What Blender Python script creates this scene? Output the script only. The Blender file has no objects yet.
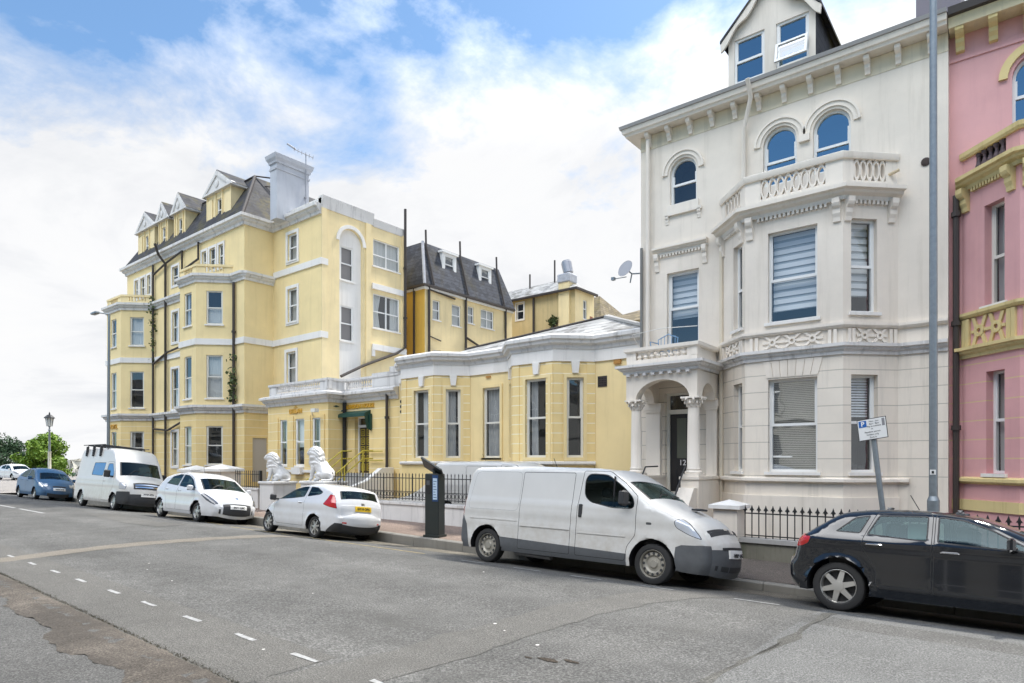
# A street of stuccoed seaside houses: yellow hotel and annexe, white house, pink house, parked vehicles.
import bpy, bmesh, math, random
from mathutils import Vector, Matrix
from mathutils.geometry import delaunay_2d_cdt
R = math.radians
random.seed(7)
scene = bpy.context.scene
COL = scene.collection

# ------------------------------------------------------------------ materials
MATS = {}
def new_mat(name):
    m = bpy.data.materials.new(name); m.use_nodes = True
    nt = m.node_tree; nt.nodes.clear()
    out = nt.nodes.new('ShaderNodeOutputMaterial')
    b = nt.nodes.new('ShaderNodeBsdfPrincipled')
    nt.links.new(b.outputs[0], out.inputs[0])
    MATS[name] = m
    return m, nt, b, out
def N(nt, t, **kw):
    n = nt.nodes.new(t)
    for k, v in kw.items(): setattr(n, k, v)
    return n
def mathn(nt, op, a, b=None, c=None):
    n = nt.nodes.new('ShaderNodeMath'); n.operation = op
    for i, v in enumerate((a, b, c)):
        if v is None: continue
        if isinstance(v, (int, float)): n.inputs[i].default_value = v
        else: nt.links.new(v, n.inputs[i])
    return n.outputs[0]
def mix(nt, fac, a, b, mode='MIX'):
    n = nt.nodes.new('ShaderNodeMix'); n.data_type = 'RGBA'; n.blend_type = mode
    for i, v in ((0, fac), (6, a), (7, b)):
        if isinstance(v, (int, float)): n.inputs[i].default_value = v
        elif isinstance(v, (tuple, list)): n.inputs[i].default_value = (*v[:3], 1)
        else: nt.links.new(v, n.inputs[i])
    return n.outputs[2]
def noise(nt, vec, scale, detail=4, rough=.6, dist=0):
    n = nt.nodes.new('ShaderNodeTexNoise'); n.inputs['Scale'].default_value = scale
    n.inputs['Detail'].default_value = detail; n.inputs['Roughness'].default_value = rough
    n.inputs['Distortion'].default_value = dist
    if vec is not None: nt.links.new(vec, n.inputs['Vector'])
    return n.outputs[0]
def ramp(nt, fac, stops, interp='LINEAR'):
    n = nt.nodes.new('ShaderNodeValToRGB'); cr = n.color_ramp; cr.interpolation = interp
    while len(cr.elements) < len(stops): cr.elements.new(.5)
    for e, (p, c) in zip(cr.elements, stops):
        e.position = p
        if isinstance(c, (int, float)): c = (c, c, c)
        e.color = (*c[:3], 1)
    nt.links.new(fac, n.inputs[0])
    return n.outputs[0]
def worldpos(nt):
    return nt.nodes.new('ShaderNodeNewGeometry').outputs['Position']
def scaled(nt, vec, s):
    n = nt.nodes.new('ShaderNodeMapping'); n.inputs['Scale'].default_value = s
    nt.links.new(vec, n.inputs['Vector']); return n.outputs[0]
def sepz(nt, vec):
    n = nt.nodes.new('ShaderNodeSeparateXYZ'); nt.links.new(vec, n.inputs[0]); return n.outputs
def bump(nt, b, h, strength=.3, dist=.02):
    n = nt.nodes.new('ShaderNodeBump'); n.inputs['Strength'].default_value = strength
    n.inputs['Distance'].default_value = dist
    nt.links.new(h, n.inputs['Height']); nt.links.new(n.outputs[0], b.inputs['Normal'])

def simple(name, col, rough=.6, metal=0, spec=.5, coat=0, var=.0, vscale=3, emit=None):
    m, nt, b, out = new_mat(name)
    b.inputs['Base Color'].default_value = (*col, 1); b.inputs['Roughness'].default_value = rough
    b.inputs['Metallic'].default_value = metal; b.inputs['Specular IOR Level'].default_value = spec
    b.inputs['Coat Weight'].default_value = coat; b.inputs['Coat Roughness'].default_value = .03
    if var:
        f = noise(nt, worldpos(nt), vscale, 5)
        f2 = ramp(nt, f, [(.3, 1 - var), (.7, 1 + var)])
        nt.links.new(mix(nt, 1, col, f2, 'MULTIPLY'), b.inputs['Base Color'])
    return m

def stucco(name, col, var=.10, streak=.14, joint=None, period=.4, jw=.02, z0=0., zmax=99., dirt=(.25, .23, .19), rough=.75, zmin=-9.):
    """painted render: blotchy weathering, rain streaks, optional painted/cut masonry joints"""
    m, nt, b, out = new_mat(name)
    P = worldpos(nt)
    big = noise(nt, P, .7, 5, .62)
    c = mix(nt, 1, col, ramp(nt, big, [(.28, 1 - var), (.72, 1 + var * .5)]), 'MULTIPLY')
    st = noise(nt, scaled(nt, P, (3.2, 3.2, .22)), 1.5, 6, .68)
    sm = ramp(nt, st, [(.52, 0), (.80, streak * 2.6)])
    c = mix(nt, sm, c, dirt)
    sp = noise(nt, P, 9, 3, .7)
    c = mix(nt, ramp(nt, sp, [(.66, 0), (.80, streak * 1.2)]), c, dirt)
    h = noise(nt, P, 42, 4, .7)
    if joint is not None:
        z = sepz(nt, P)[2]
        f = mathn(nt, 'FRACT', mathn(nt, 'DIVIDE', mathn(nt, 'ADD', z, 100 * period - z0), period))
        line = mathn(nt, 'LESS_THAN', f, jw / period)
        line = mathn(nt, 'MULTIPLY', line, mathn(nt, 'LESS_THAN', z, zmax))
        line = mathn(nt, 'MULTIPLY', line, mathn(nt, 'GREATER_THAN', z, zmin))
        c = mix(nt, mathn(nt, 'MULTIPLY', line, .8), c, joint)
        h = mathn(nt, 'SUBTRACT', h, mathn(nt, 'MULTIPLY', line, 1.5))
    nt.links.new(c, b.inputs['Base Color'])
    b.inputs['Roughness'].default_value = rough
    b.inputs['Specular IOR Level'].default_value = .3
    bump(nt, b, h, .25, .01)
    return m

WHITE = stucco('white_stucco', (.785, .715, .62), .12, .14, dirt=(.40, .35, .27))
WHITE_R = stucco('white_stucco_coursed', (.78, .71, .61), .11, .14, joint=(.38, .35, .30), period=.39, jw=.018, z0=.09, zmax=4.3, zmin=1.62)
TRIM = stucco('white_trim_paint', (.80, .775, .73), .06, .10)
WTRIM = stucco('cream_trim_paint', (.80, .735, .645), .08, .14, dirt=(.36, .32, .25))
TRIMD = stucco('weathered_white_trim', (.70, .68, .65), .12, .30, dirt=(.13, .12, .11))
YEL = stucco("yellow_stucco", (.85, .685, .365), .09, .08, dirt=(.40, .30, .15))
YELP = stucco('pale_yellow_stucco', (.84, .69, .395), .13, .12, dirt=(.36, .30, .18))
YELQ = stucco('yellow_stucco_pale_joints', (.84, .655, .315), .10, .08, joint=(.88, .82, .66), period=.305, jw=.028, z0=.1, zmax=5.0, zmin=1.9, dirt=(.42, .32, .16))
YELR = stucco('yellow_stucco_coursed', (.82, .635, .30), .10, .10, joint=(.85, .76, .56), period=.41, jw=.026, z0=.05, zmax=4.5, zmin=.9, dirt=(.40, .30, .15))
YELG = stucco('orange_lit_stucco', (.80, .50, .10), .10, .10, dirt=(.30, .2, .08))  # orange light on the rear house's street face, put into the colour
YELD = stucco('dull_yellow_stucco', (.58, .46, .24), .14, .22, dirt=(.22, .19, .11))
PINK = stucco('pink_stucco', (.70, .39, .388), .12, .12, dirt=(.40, .2, .2))
PINKR = stucco('pink_stucco_coursed', (.70, .38, .378), .12, .12, joint=(.70, .55, .28), period=.39, jw=.022, z0=.09, zmax=4.2, zmin=1.7, dirt=(.40, .2, .2))
PINKY = stucco('yellow_ornament_paint', (.70, .57, .28), .14, .26, dirt=(.34, .24, .08))
CONC = stucco('grey_concrete', (.40, .39, .37), .14, .22, dirt=(.16, .15, .13))
FLINT = stucco('mossy_flint_wall', (.20, .19, .15), .45, .5, dirt=(.06, .07, .04))
UPVC = simple('white_frame_paint', (.80, .80, .78), .35)
CREAMF = simple('old_frame_paint', (.72, .70, .63), .5)
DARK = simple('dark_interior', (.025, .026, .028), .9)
BLACKP = simple('black_paint', (.018, .018, .02), .35)
IRON = simple('black_iron', (.016, .017, .018), .45)
PIPE = simple('dark_cast_iron_pipe', (.045, .035, .03), .5)
GOLD = simple('gold_letters', (.62, .34, .03), .4)
GREEN = simple('dark_green_canvas', (.012, .06, .045), .6)
LEAD = simple('lead_flashing', (.42, .43, .46), .5, var=.15, vscale=5)
CURT = simple('net_curtain', (.62, .62, .60), .9)
CURTD = simple('grey_curtain', (.42, .42, .42), .9)
BLIND = simple('white_blind', (.74, .76, .78), .7)
RED = simple('red_cloth', (.5, .03, .04), .8)
GALV = simple('galvanised_steel', (.26, .29, .31), .42, metal=.55, var=.10, vscale=14)
ZINC = simple('dull_zinc', (.40, .40, .42), .4, metal=.6)
GREYD = simple('grey_dish', (.36, .36, .38), .6)
DOORG = simple('grey_door_paint', (.45, .43, .41), .6)
TERR = simple('terracotta', (.28, .10, .05), .8)
IVY = simple('ivy_leaves', (.07, .10, .03), .7, var=.5, vscale=9)
YRAIL = simple('yellow_handrail', (.52, .42, .06), .45)

def slate(name, col, moss, mossamt=.3, sc=1.0):
    m, nt, b, out = new_mat(name)
    P = worldpos(nt)
    # courses from height, random slates from a voronoi stretched along the course
    z = sepz(nt, P)[2]
    f = mathn(nt, 'FRACT', mathn(nt, 'MULTIPLY', mathn(nt, 'ADD', z, 50), 4.6 * sc))
    line = mathn(nt, 'LESS_THAN', f, .13)
    cell = nt.nodes.new('ShaderNodeTexVoronoi'); cell.inputs['Scale'].default_value = 3.5
    nt.links.new(scaled(nt, P, (1, 1, 1.3)), cell.inputs['Vector'])
    c = mix(nt, 1, col, ramp(nt, sepz(nt, cell.outputs['Color'])[0], [(0, .7), (1, 1.3)]), 'MULTIPLY')
    mo = noise(nt, P, .9, 6, .7)
    c = mix(nt, ramp(nt, mo, [(.5, 0), (.68, mossamt)]), c, moss)
    st = noise(nt, scaled(nt, P, (4, 4, .4)), 1.2, 5, .7)
    c = mix(nt, ramp(nt, st, [(.55, 0), (.85, .22)]), c, (.25, .25, .26))
    c = mix(nt, mathn(nt, 'MULTIPLY', line, .55), c, (.02, .02, .022))
    nt.links.new(c, b.inputs['Base Color']); b.inputs['Roughness'].default_value = .7; b.inputs['Specular IOR Level'].default_value = .2
    bump(nt, b, mathn(nt, 'SUBTRACT', mo, mathn(nt, 'MULTIPLY', line, .6)), .35, .03)
    return m
SLATE = slate('dark_slate', (.052, .052, .058), (.15, .125, .035), .75)
SLATEB = slate('blue_black_slate', (.065, .07, .085), (.11, .09, .04), .35)
SLATEW = slate('bleached_slate', (.37, .365, .35), (.09, .08, .065), .9, 1.2)
TILE = slate('brown_roof_tile', (.20, .16, .10), (.24, .19, .06), .6)

def window_glass(name, tint=(.75, .8, .8), refl=.22, gcol=(.9, .95, 1)):
    m, nt, b, out = new_mat(name); nt.nodes.remove(b)
    tr = N(nt, 'ShaderNodeBsdfTransparent'); tr.inputs[0].default_value = (*tint, 1)
    gl = N(nt, 'ShaderNodeBsdfGlossy'); gl.inputs['Roughness'].default_value = .015
    gl.inputs['Color'].default_value = (*gcol, 1)
    fr = N(nt, 'ShaderNodeFresnel'); gm = N(nt, 'ShaderNodeNewGeometry')
    nt.links.new(mathn(nt, 'SUBTRACT', 1.5, mathn(nt, 'MULTIPLY', gm.outputs['Backfacing'], .8333)), fr.inputs[0])
    # panes are never perfectly flat: a slow ripple bends the reflections
    P = worldpos(nt); h = noise(nt, P, 1.1, 2, .5)
    bm = N(nt, 'ShaderNodeBump'); bm.inputs['Strength'].default_value = .07; bm.inputs['Distance'].default_value = .06
    nt.links.new(h, bm.inputs['Height']); nt.links.new(bm.outputs[0], gl.inputs['Normal'])
    ms = N(nt, 'ShaderNodeMixShader')
    nt.links.new(mathn(nt, 'MINIMUM', mathn(nt, 'ADD', fr.outputs[0], refl), 1), ms.inputs[0])
    nt.links.new(tr.outputs[0], ms.inputs[1]); nt.links.new(gl.outputs[0], ms.inputs[2])
    nt.links.new(ms.outputs[0], out.inputs[0])
    return m
GLASS = window_glass('window_glass', (.92, .94, .94), .07)
GLASSR = window_glass('sky_blue_gloss_glass', (.35, .42, .5), .42, (.62, .86, 1.0))  # gloss tinted blue to stand in for reflected blue sky
CARGLASS = window_glass('car_glass', (.34, .43, .42), .03, (.36, .48, .52))
VANGLASS = window_glass('blue_tinted_glass', (.25, .32, .40), .40, (.36, .52, .78))
GLASSM = window_glass('bright_window_glass', (.88, .90, .90), .36)

# ------------------------------------------------------------------ mesh builder
class MB:
    def __init__(s): s.v = []; s.f = []; s.m = []; s.mats = []; s.cuts = []
    def cut(s): s.cuts.append((len(s.v), len(s.f)))
    def mi(s, mat):
        if mat not in s.mats: s.mats.append(mat)
        return s.mats.index(mat)
    def add(s, vs, fs, mat=None, M=None):
        o = len(s.v); i = s.mi(mat)
        s.v += [(M @ Vector(p)) if M is not None else Vector(p) for p in vs]
        for f in fs: s.f.append([o + k for k in f]); s.m.append(i)
        return s
    def box(s, x0, x1, y0, y1, z0, z1, mat=None, M=None, bev=0):
        if bev:
            b = bev
            vs = []
            for z, k in ((z0, b), (z0 + b, 0), (z1 - b, 0), (z1, b)):
                for x, y in ((x0 + k, y0 + k + (b if k == 0 else 0)), (x0 + k + (b if k == 0 else 0), y0 + k)) : pass
            # chamfered box: 24-gon rings
            def ring(z, q):
                e = b
                return [(x0 + q + e, y0 + q, z), (x1 - q - e, y0 + q, z), (x1 - q, y0 + q + e, z), (x1 - q, y1 - q - e, z),
                        (x1 - q - e, y1 - q, z), (x0 + q + e, y1 - q, z), (x0 + q, y1 - q - e, z), (x0 + q, y0 + q + e, z)]
            rs = [ring(z0, b), ring(z0 + b, 0), ring(z1 - b, 0), ring(z1, b)]
            vs = sum(rs, []); fs = []
            for k in range(3):
                for i in range(8):
                    j = (i + 1) % 8; fs.append([k * 8 + i, k * 8 + j, k * 8 + 8 + j, k * 8 + 8 + i])
            fs.append(list(range(7, -1, -1))); fs.append(list(range(24, 32)))
            return s.add(vs, fs, mat, M)
        vs = [(x0, y0, z0), (x1, y0, z0), (x1, y1, z0), (x0, y1, z0), (x0, y0, z1), (x1, y0, z1), (x1, y1, z1), (x0, y1, z1)]
        return s.add(vs, [(3, 2, 1, 0), (4, 5, 6, 7), (0, 1, 5, 4), (1, 2, 6, 5), (2, 3, 7, 6), (3, 0, 4, 7)], mat, M)
    def tube(s, pts, r, n=10, mat=None, M=None, caps=True):
        pts = [Vector(p) for p in pts]; rs = r if isinstance(r, (list, tuple)) else [r] * len(pts)
        vs = []; fs = []; up = None
        for i, p in enumerate(pts):
            d = (pts[min(i + 1, len(pts) - 1)] - pts[max(i - 1, 0)])
            d = d.normalized() if d.length > 1e-9 else Vector((0, 0, 1))
            if up is None: up = Vector((1, 0, 0)) if abs(d.x) < .8 else Vector((0, 1, 0))
            a = (up - d * up.dot(d)).normalized(); b = d.cross(a); up = a
            for k in range(n):
                t = 2 * math.pi * k / n
                vs.append(p + (a * math.cos(t) + b * math.sin(t)) * rs[i])
        for i in range(len(pts) - 1):
            for k in range(n):
                j = (k + 1) % n; fs.append([i * n + k, i * n + j, i * n + n + j, i * n + n + k])
        if caps:
            fs.append(list(range(n - 1, -1, -1))); fs.append(list(range((len(pts) - 1) * n, len(pts) * n)))
        return s.add(vs, fs, mat, M)
    def lathe(s, prof, n=16, mat=None, M=None, caps=True):
        """prof: (r, z) from bottom to top, turned round the z axis"""
        vs = []; fs = []
        for r, z in prof:
            for k in range(n):
                t = 2 * math.pi * k / n; vs.append((r * math.cos(t), r * math.sin(t), z))
        for i in range(len(prof) - 1):
            for k in range(n):
                j = (k + 1) % n; fs.append([i * n + k, i * n + j, i * n + n + j, i * n + n + k])
        if caps and prof[0][0] > 1e-4: fs.append(list(range(n - 1, -1, -1)))
        if caps and prof[-1][0] > 1e-4: fs.append(list(range((len(prof) - 1) * n, len(prof) * n)))
        return s.add(vs, fs, mat, M)
    def prism(s, poly, w0, w1, mat=None, M=None):
        """polygon (u,v) extruded along w (third local axis); M maps (u,v,w)"""
        n = len(poly)
        vs = [(u, v, w0) for u, v in poly] + [(u, v, w1) for u, v in poly]
        fs = [list(range(n - 1, -1, -1)), list(range(n, 2 * n))] + [[i, (i + 1) % n, n + (i + 1) % n, n + i] for i in range(n)]
        return s.add(vs, fs, mat, M)
    def ring(s, outer, inner, w0, w1, mat=None, M=None):
        n = len(outer)
        vs = [(u, v, w) for w in (w0, w1) for L in (outer, inner) for u, v in L]
        A, B, C, D = 0, n, 2 * n, 3 * n; fs = []
        for i in range(n):
            j = (i + 1) % n
            fs += [[C + i, C + j, D + j, D + i], [A + j, A + i, B + i, B + j], [A + i, A + j, C + j, C + i], [B + j, B + i, D + i, D + j]]
        return s.add(vs, fs, mat, M)
    def sweep(s, prof, path, mat=None, closed=False, capends=True):
        """prof (out, z) swept along plan path (x,y); 'out' is to the right of travel; mitred corners"""
        P = [Vector((p[0], p[1])) for p in path]; n = len(P); vs = []; fs = []; k = len(prof)
        for i in range(n):
            if closed: a, b, c = P[i - 1], P[i], P[(i + 1) % n]
            else: a, b, c = P[max(i - 1, 0)], P[i], P[min(i + 1, n - 1)]
            d1 = (b - a) if (b - a).length > 1e-9 else (c - b); d2 = (c - b) if (c - b).length > 1e-9 else (b - a)
            n1 = Vector((d1.y, -d1.x)).normalized(); n2 = Vector((d2.y, -d2.x)).normalized()
            m = (n1 + n2); m = m / max(m.dot(n1), .2)
            for o, z in prof: vs.append((b.x + m.x * o, b.y + m.y * o, z))
        for i in range(n if closed else n - 1):
            a = i * k; b = ((i + 1) % n) * k
            for j in range(k):
                q = (j + 1) % k; fs.append([a + j, b + j, b + q, a + q])
        if not closed and capends:
            fs.append(list(range(k))); fs.append(list(range((n - 1) * k, n * k))[::-1])
        return s.add(vs, fs, mat)
    def pieces(s):
        """one builder per piece marked with cut()"""
        out = []; prev = (0, 0)
        for c in s.cuts + [(len(s.v), len(s.f))]:
            if c[1] > prev[1]:
                b = MB(); b.mats = list(s.mats); b.v = s.v[prev[0]:c[0]]
                b.f = [[i - prev[0] for i in f] for f in s.f[prev[1]:c[1]]]; b.m = s.m[prev[1]:c[1]]; out.append(b)
            prev = c
        return out
    def build(s, name, mat=None, parent=None, smooth=None, local=False):
        me = bpy.data.meshes.new(name)
        off = Vector((0, 0, 0))
        if parent is not None and not local: off = base_of(parent)
        me.from_pydata([tuple(v - off) for v in s.v], [], s.f)
        mats = [(k if k is not None else mat) for k in s.mats] or [mat]
        for m in mats: me.materials.append(m)
        if len(mats) > 1: me.polygons.foreach_set('material_index', s.m)
        bm = bmesh.new(); bm.from_mesh(me); bmesh.ops.recalc_face_normals(bm, faces=bm.faces); bm.to_mesh(me); bm.free()
        if smooth is not None:
            me.shade_smooth()
            me.set_sharp_from_angle(angle=R(smooth))
        o = bpy.data.objects.new(name, me); COL.objects.link(o)
        if parent is not None: o.parent = parent
        return o

def base_of(o):
    while o.parent is not None: o = o.parent
    return Vector(o.location) if o.get('_w') else Vector((0, 0, 0))
def tag(o, label, cat, group=None, kind=None):
    if label: o['label'] = label
    if cat: o['category'] = cat
    if group: o['group'] = group
    if kind: o['kind'] = kind
    return o
def thing(name, label, cat, loc=(0, 0, 0), group=None, world=True):
    o = bpy.data.objects.new(name, None); COL.objects.link(o); o.location = loc
    o.empty_display_size = .3
    if world: o['_w'] = 1
    return tag(o, label, cat, group)
def pempty(name, parent, loc=(0, 0, 0)):
    o = bpy.data.objects.new(name, None); COL.objects.link(o); o.parent = parent; o.location = loc; return o
def structure(mb, name, mat=None, smooth=None):
    o = mb.build(name, mat, None, smooth); o['kind'] = 'structure'; return o
def dup_child(src, parent, M=None):
    c = src.copy(); COL.objects.link(c); c.parent = parent
    return c
def frame(ox, oy, dx, dy, oz=0):
    """wall frame: u along the wall, v up, w outward (to the right of travel)"""
    L = math.hypot(dx, dy); dx /= L; dy /= L
    return Matrix(((dx, 0, dy, ox), (dy, 0, -dx, oy), (0, 1, 0, oz), (0, 0, 0, 1)))
def seg_frame(p, q): return frame(p[0], p[1], q[0] - p[0], q[1] - p[1])
def rect(u0, u1, v0, v1): return [(u0, v0), (u1, v0), (u1, v1), (u0, v1)]
def archp(u0, u1, v0, v1, rise=None, n=14):
    """rectangle with a rounded head; v1 is the crown"""
    r = (u1 - u0) / 2 if rise is None else rise; c = (u0 + u1) / 2; a = (u1 - u0) / 2
    pts = [(u0, v0), (u1, v0)]
    for i in range(n + 1):
        t = math.pi * i / n
        pts.append((c + a * math.cos(t), v1 - r + r * math.sin(t)))
    return pts
def inset(poly, d):
    n = len(poly); out = []
    area = sum(poly[i][0] * poly[(i + 1) % n][1] - poly[(i + 1) % n][0] * poly[i][1] for i in range(n))
    sg = 1 if area > 0 else -1
    for i in range(n):
        a, b, c = Vector(poly[i - 1]), Vector(poly[i]), Vector(poly[(i + 1) % n])
        d1 = (b - a); d2 = (c - b)
        if d1.length < 1e-9 or d2.length < 1e-9: out.append(tuple(b)); continue
        n1 = Vector((-d1.y, d1.x)).normalized() * sg; n2 = Vector((-d2.y, d2.x)).normalized() * sg
        m = n1 + n2
        m = m / max(m.dot(n1), .35) if m.length > 1e-6 else n1
        out.append((b.x + m.x * d, b.y + m.y * d))
    return out
def inpoly(p, poly):
    x, y = p; c = False; n = len(poly); j = n - 1
    for i in range(n):
        xi, yi = poly[i]; xj, yj = poly[j]
        if (yi > y) != (yj > y) and x < (xj - xi) * (y - yi) / (yj - yi) + xi: c = not c
        j = i
    return c
def cdt(loops, extra=()):
    vs = []; es = []
    for L in loops:
        o = len(vs); vs += [Vector(p) for p in L]; es += [(o + i, o + (i + 1) % len(L)) for i in range(len(L))]
    vs += [Vector(p) for p in extra]
    r = delaunay_2d_cdt(vs, es, [], 0, 1e-6)
    return r[0], r[2]
def wall(mb, M, outline, openings, mat, depth=.14, room=.55, back=True):
    """wall face with real openings, reveals and a dark room behind each"""
    V, F = cdt([outline] + openings)
    fs = []
    for f in F:
        c = sum((V[i] for i in f), Vector((0, 0))) / len(f)
        if inpoly(c, outline) and not any(inpoly(c, o) for o in openings): fs.append(list(f))
    mb.add([(p.x, p.y, 0) for p in V], fs, mat, M)
    for o in openings:
        n = len(o)
        mb.add([(u, v, w) for w in (0, -depth) for u, v in o], [[i, (i + 1) % n, n + (i + 1) % n, n + i] for i in range(n)], mat, M)
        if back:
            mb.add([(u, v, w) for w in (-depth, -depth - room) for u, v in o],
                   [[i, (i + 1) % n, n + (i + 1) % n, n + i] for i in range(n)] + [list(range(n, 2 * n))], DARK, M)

def text_mesh(name, body, size, M, mat, parent, extrude=.004, align='CENTER', bold=0):
    cu = bpy.data.curves.new(name, 'FONT'); cu.body = body; cu.size = size; cu.extrude = extrude
    cu.align_x = align; cu.align_y = 'CENTER'; cu.offset = bold
    t = bpy.data.objects.new('tmp', cu); COL.objects.link(t)
    dg = bpy.context.evaluated_depsgraph_get(); dg.update()
    me = bpy.data.meshes.new_from_object(t.evaluated_get(dg))
    bpy.data.objects.remove(t)
    me.name = name; me.transform(Matrix.Translation(-base_of(parent)) @ M)
    me.materials.clear(); me.materials.append(mat)
    o = bpy.data.objects.new(name, me); COL.objects.link(o); o.parent = parent
    return o
# ================================================================== STREET: the ground falls to the gutter under the parked cars
def sst(a, b, x):
    t = min(1, max(0, (x - a) / (b - a))); return t * t * (3 - 2 * t)
SK = -.027                                     # the kerb runs a degree and a half off the house fronts
def vv(x, y): return y - SK * (x + 5)          # distance across the street
def yy(x, v): return v + SK * (x + 5)
def zroad(v):
    if v < 5: return .10
    z = .10 - .015 * (v - 5)
    if v > 8.6: z -= .105 * max(0, v - 9.2) + .0525 * min(v - 8.6, .6) * min(v - 8.6, .6) / .6
    return z
KV = 11.5
def zkerb(x): return -.13 + .0115 * min(max(0, -2.5 - x), 13.5)
def zpave(x, v): return zkerb(x) + .012 * max(0, v - KV)

def asphalt(name, base, var, fine=1.0, patch=None, cracks=.0):
    m, nt, b, out = new_mat(name)
    P = worldpos(nt)
    g = noise(nt, P, 55 * fine, 3, .75); g2 = noise(nt, P, 160, 2, .8)
    big = noise(nt, P, .45, 5, .6); mid = noise(nt, P, 3.2, 5, .65)
    c = mix(nt, 1, base, ramp(nt, g, [(.30, .38), (.5, .95), (.72, 2.15)]), 'MULTIPLY')
    c = mix(nt, 1, c, ramp(nt, g2, [(.35, .8), (.68, 1.35)]), 'MULTIPLY')
    c = mix(nt, 1, c, ramp(nt, big, [(.3, 1 - var), (.7, 1 + var)]), 'MULTIPLY')
    c = mix(nt, 1, c, ramp(nt, mid, [(.3, 1 - var * .6), (.7, 1 + var * .6)]), 'MULTIPLY')
    if patch is not None:
        pn = noise(nt, scaled(nt, P, (.35, .9, 1)), .8, 6, .7)
        c = mix(nt, ramp(nt, pn, [(.52, 0), (.66, .6)]), c, patch)
    # tyre-polished lanes along the street
    if 'worn' in name:
        yv = mathn(nt, 'ADD', sepz(nt, P)[1], mathn(nt, 'MULTIPLY', noise(nt, P, .3, 2), .5))
        ln = mathn(nt, 'SINE', mathn(nt, 'MULTIPLY', yv, 3.4)); c = mix(nt, 1, c, ramp(nt, mathn(nt, 'ADD', mathn(nt, 'MULTIPLY', ln, .5), .5), [(0, .93), (1, 1.07)]), 'MULTIPLY')
        oil = noise(nt, scaled(nt, P, (.5, 1.6, 1)), 1.1, 4, .6); c = mix(nt, ramp(nt, oil, [(.66, 0), (.76, .45)]), c, (.05, .049, .047))
    if cracks:
        v = nt.nodes.new('ShaderNodeTexVoronoi'); v.feature = 'DISTANCE_TO_EDGE'; v.inputs['Scale'].default_value = .8
        w = nt.nodes.new('ShaderNodeVectorMath'); w.operation = 'ADD'
        nz = nt.nodes.new('ShaderNodeTexNoise'); nz.inputs['Scale'].default_value = 1.6; nz.inputs['Detail'].default_value = 5
        nt.links.new(P, nz.inputs['Vector']); nt.links.new(P, w.inputs[0]); nt.links.new(nz.outputs['Color'], w.inputs[1]); nt.links.new(w.outputs[0], v.inputs['Vector'])
        ck = ramp(nt, v.outputs[0], [(0, cracks), (.012, 0)])
        gate = ramp(nt, noise(nt, P, .5, 3), [(.5, 0), (.6, 1)])
        c = mix(nt, mix(nt, 1, ck, gate, 'MULTIPLY'), c, (.03, .03, .028))
    nt.links.new(c, b.inputs['Base Color']); b.inputs['Roughness'].default_value = .85; b.inputs['Specular IOR Level'].default_value = .25
    bump(nt, b, mathn(nt, 'ADD', g, mathn(nt, 'MULTIPLY', g2, .5)), .5, .012)
    return m
ASPH = asphalt('worn_asphalt', (.103, .101, .095), .20, .80, (.078, .076, .070), .22)
ASPHP = asphalt('trench_asphalt', (.112, .108, .099), .12, 1.2, (.095, .091, .083), .1)
ASPHB = asphalt('brown_trench_asphalt', (.165, .148, .122), .14, 1.4)
ASPHD = asphalt('newer_patch_asphalt', (.125, .125, .120), .10, 1.1)
GUTT = asphalt('gutter_asphalt', (.135, .122, .098), .22, 1.2, (.11, .10, .08))
PAVR = asphalt('red_brick_paving', (.19, .145, .12), .14, .8, (.22, .17, .14))
PAVD = asphalt('brown_tarmac_paving', (.115, .098, .085), .14, 1)
PAVN = asphalt('near_pavement_tarmac', (.098, .096, .091), .12, 1.2)
PAVB = asphalt('crumbled_pavement_edge', (.105, .091, .076), .40, 1.0, (.048, .043, .037), .8)
KERB = stucco('granite_kerb', (.25, .238, .21), .22, .3, dirt=(.14, .13, .11))
PAINT = simple('worn_road_paint', (.33, .33, .32), .8, var=.4, vscale=18)
YPAINT = simple('yellow_road_paint', (.50, .38, .14), .7, var=.3, vscale=14)

def sheet(name, xs, vs, zf, mat, lift=0, edge=None):
    m = MB(); n = len(vs); pts = []; fs = []
    for x in xs:
        for v in vs: pts.append((x, yy(x, v), zf(x, v) + lift))
    for i in range(len(xs) - 1):
        for j in range(n - 1): fs.append([i * n + j, (i + 1) * n + j, (i + 1) * n + j + 1, i * n + j + 1])
    m.add(pts, fs, mat); return structure(m, name, mat, 40)
def lin(a, b, n): return [a + (b - a) * i / n for i in range(n + 1)]
XS = [-400, -200, -120] + lin(-90, 30, 60) + [60, 120]
VS = [2.7, 3.5, 5, 6, 7, 8, 8.6, 8.9, 9.2, 9.5, 9.8, 10.2, 10.7, 11.2, KV + .02]
sheet('road', XS, VS, lambda x, v: zroad(v), ASPH)
g = MB(); g.add([(-3000, -3000, -1.65), (3000, -3000, -1.65), (3000, 3000, -1.65), (-3000, 3000, -1.65)], [[0, 1, 2, 3]]); structure(g, 'ground', CONC)
g = MB(); g.add([(-3000, -200, -.07), (-51.5, -200, -.07), (-51.5, 400, -.07), (-3000, 400, -.07)], [[0, 1, 2, 3]]); structure(g, 'seafront_promenade', asphalt('promenade_paving', (.24, .22, .20), .1, .5))
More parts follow.
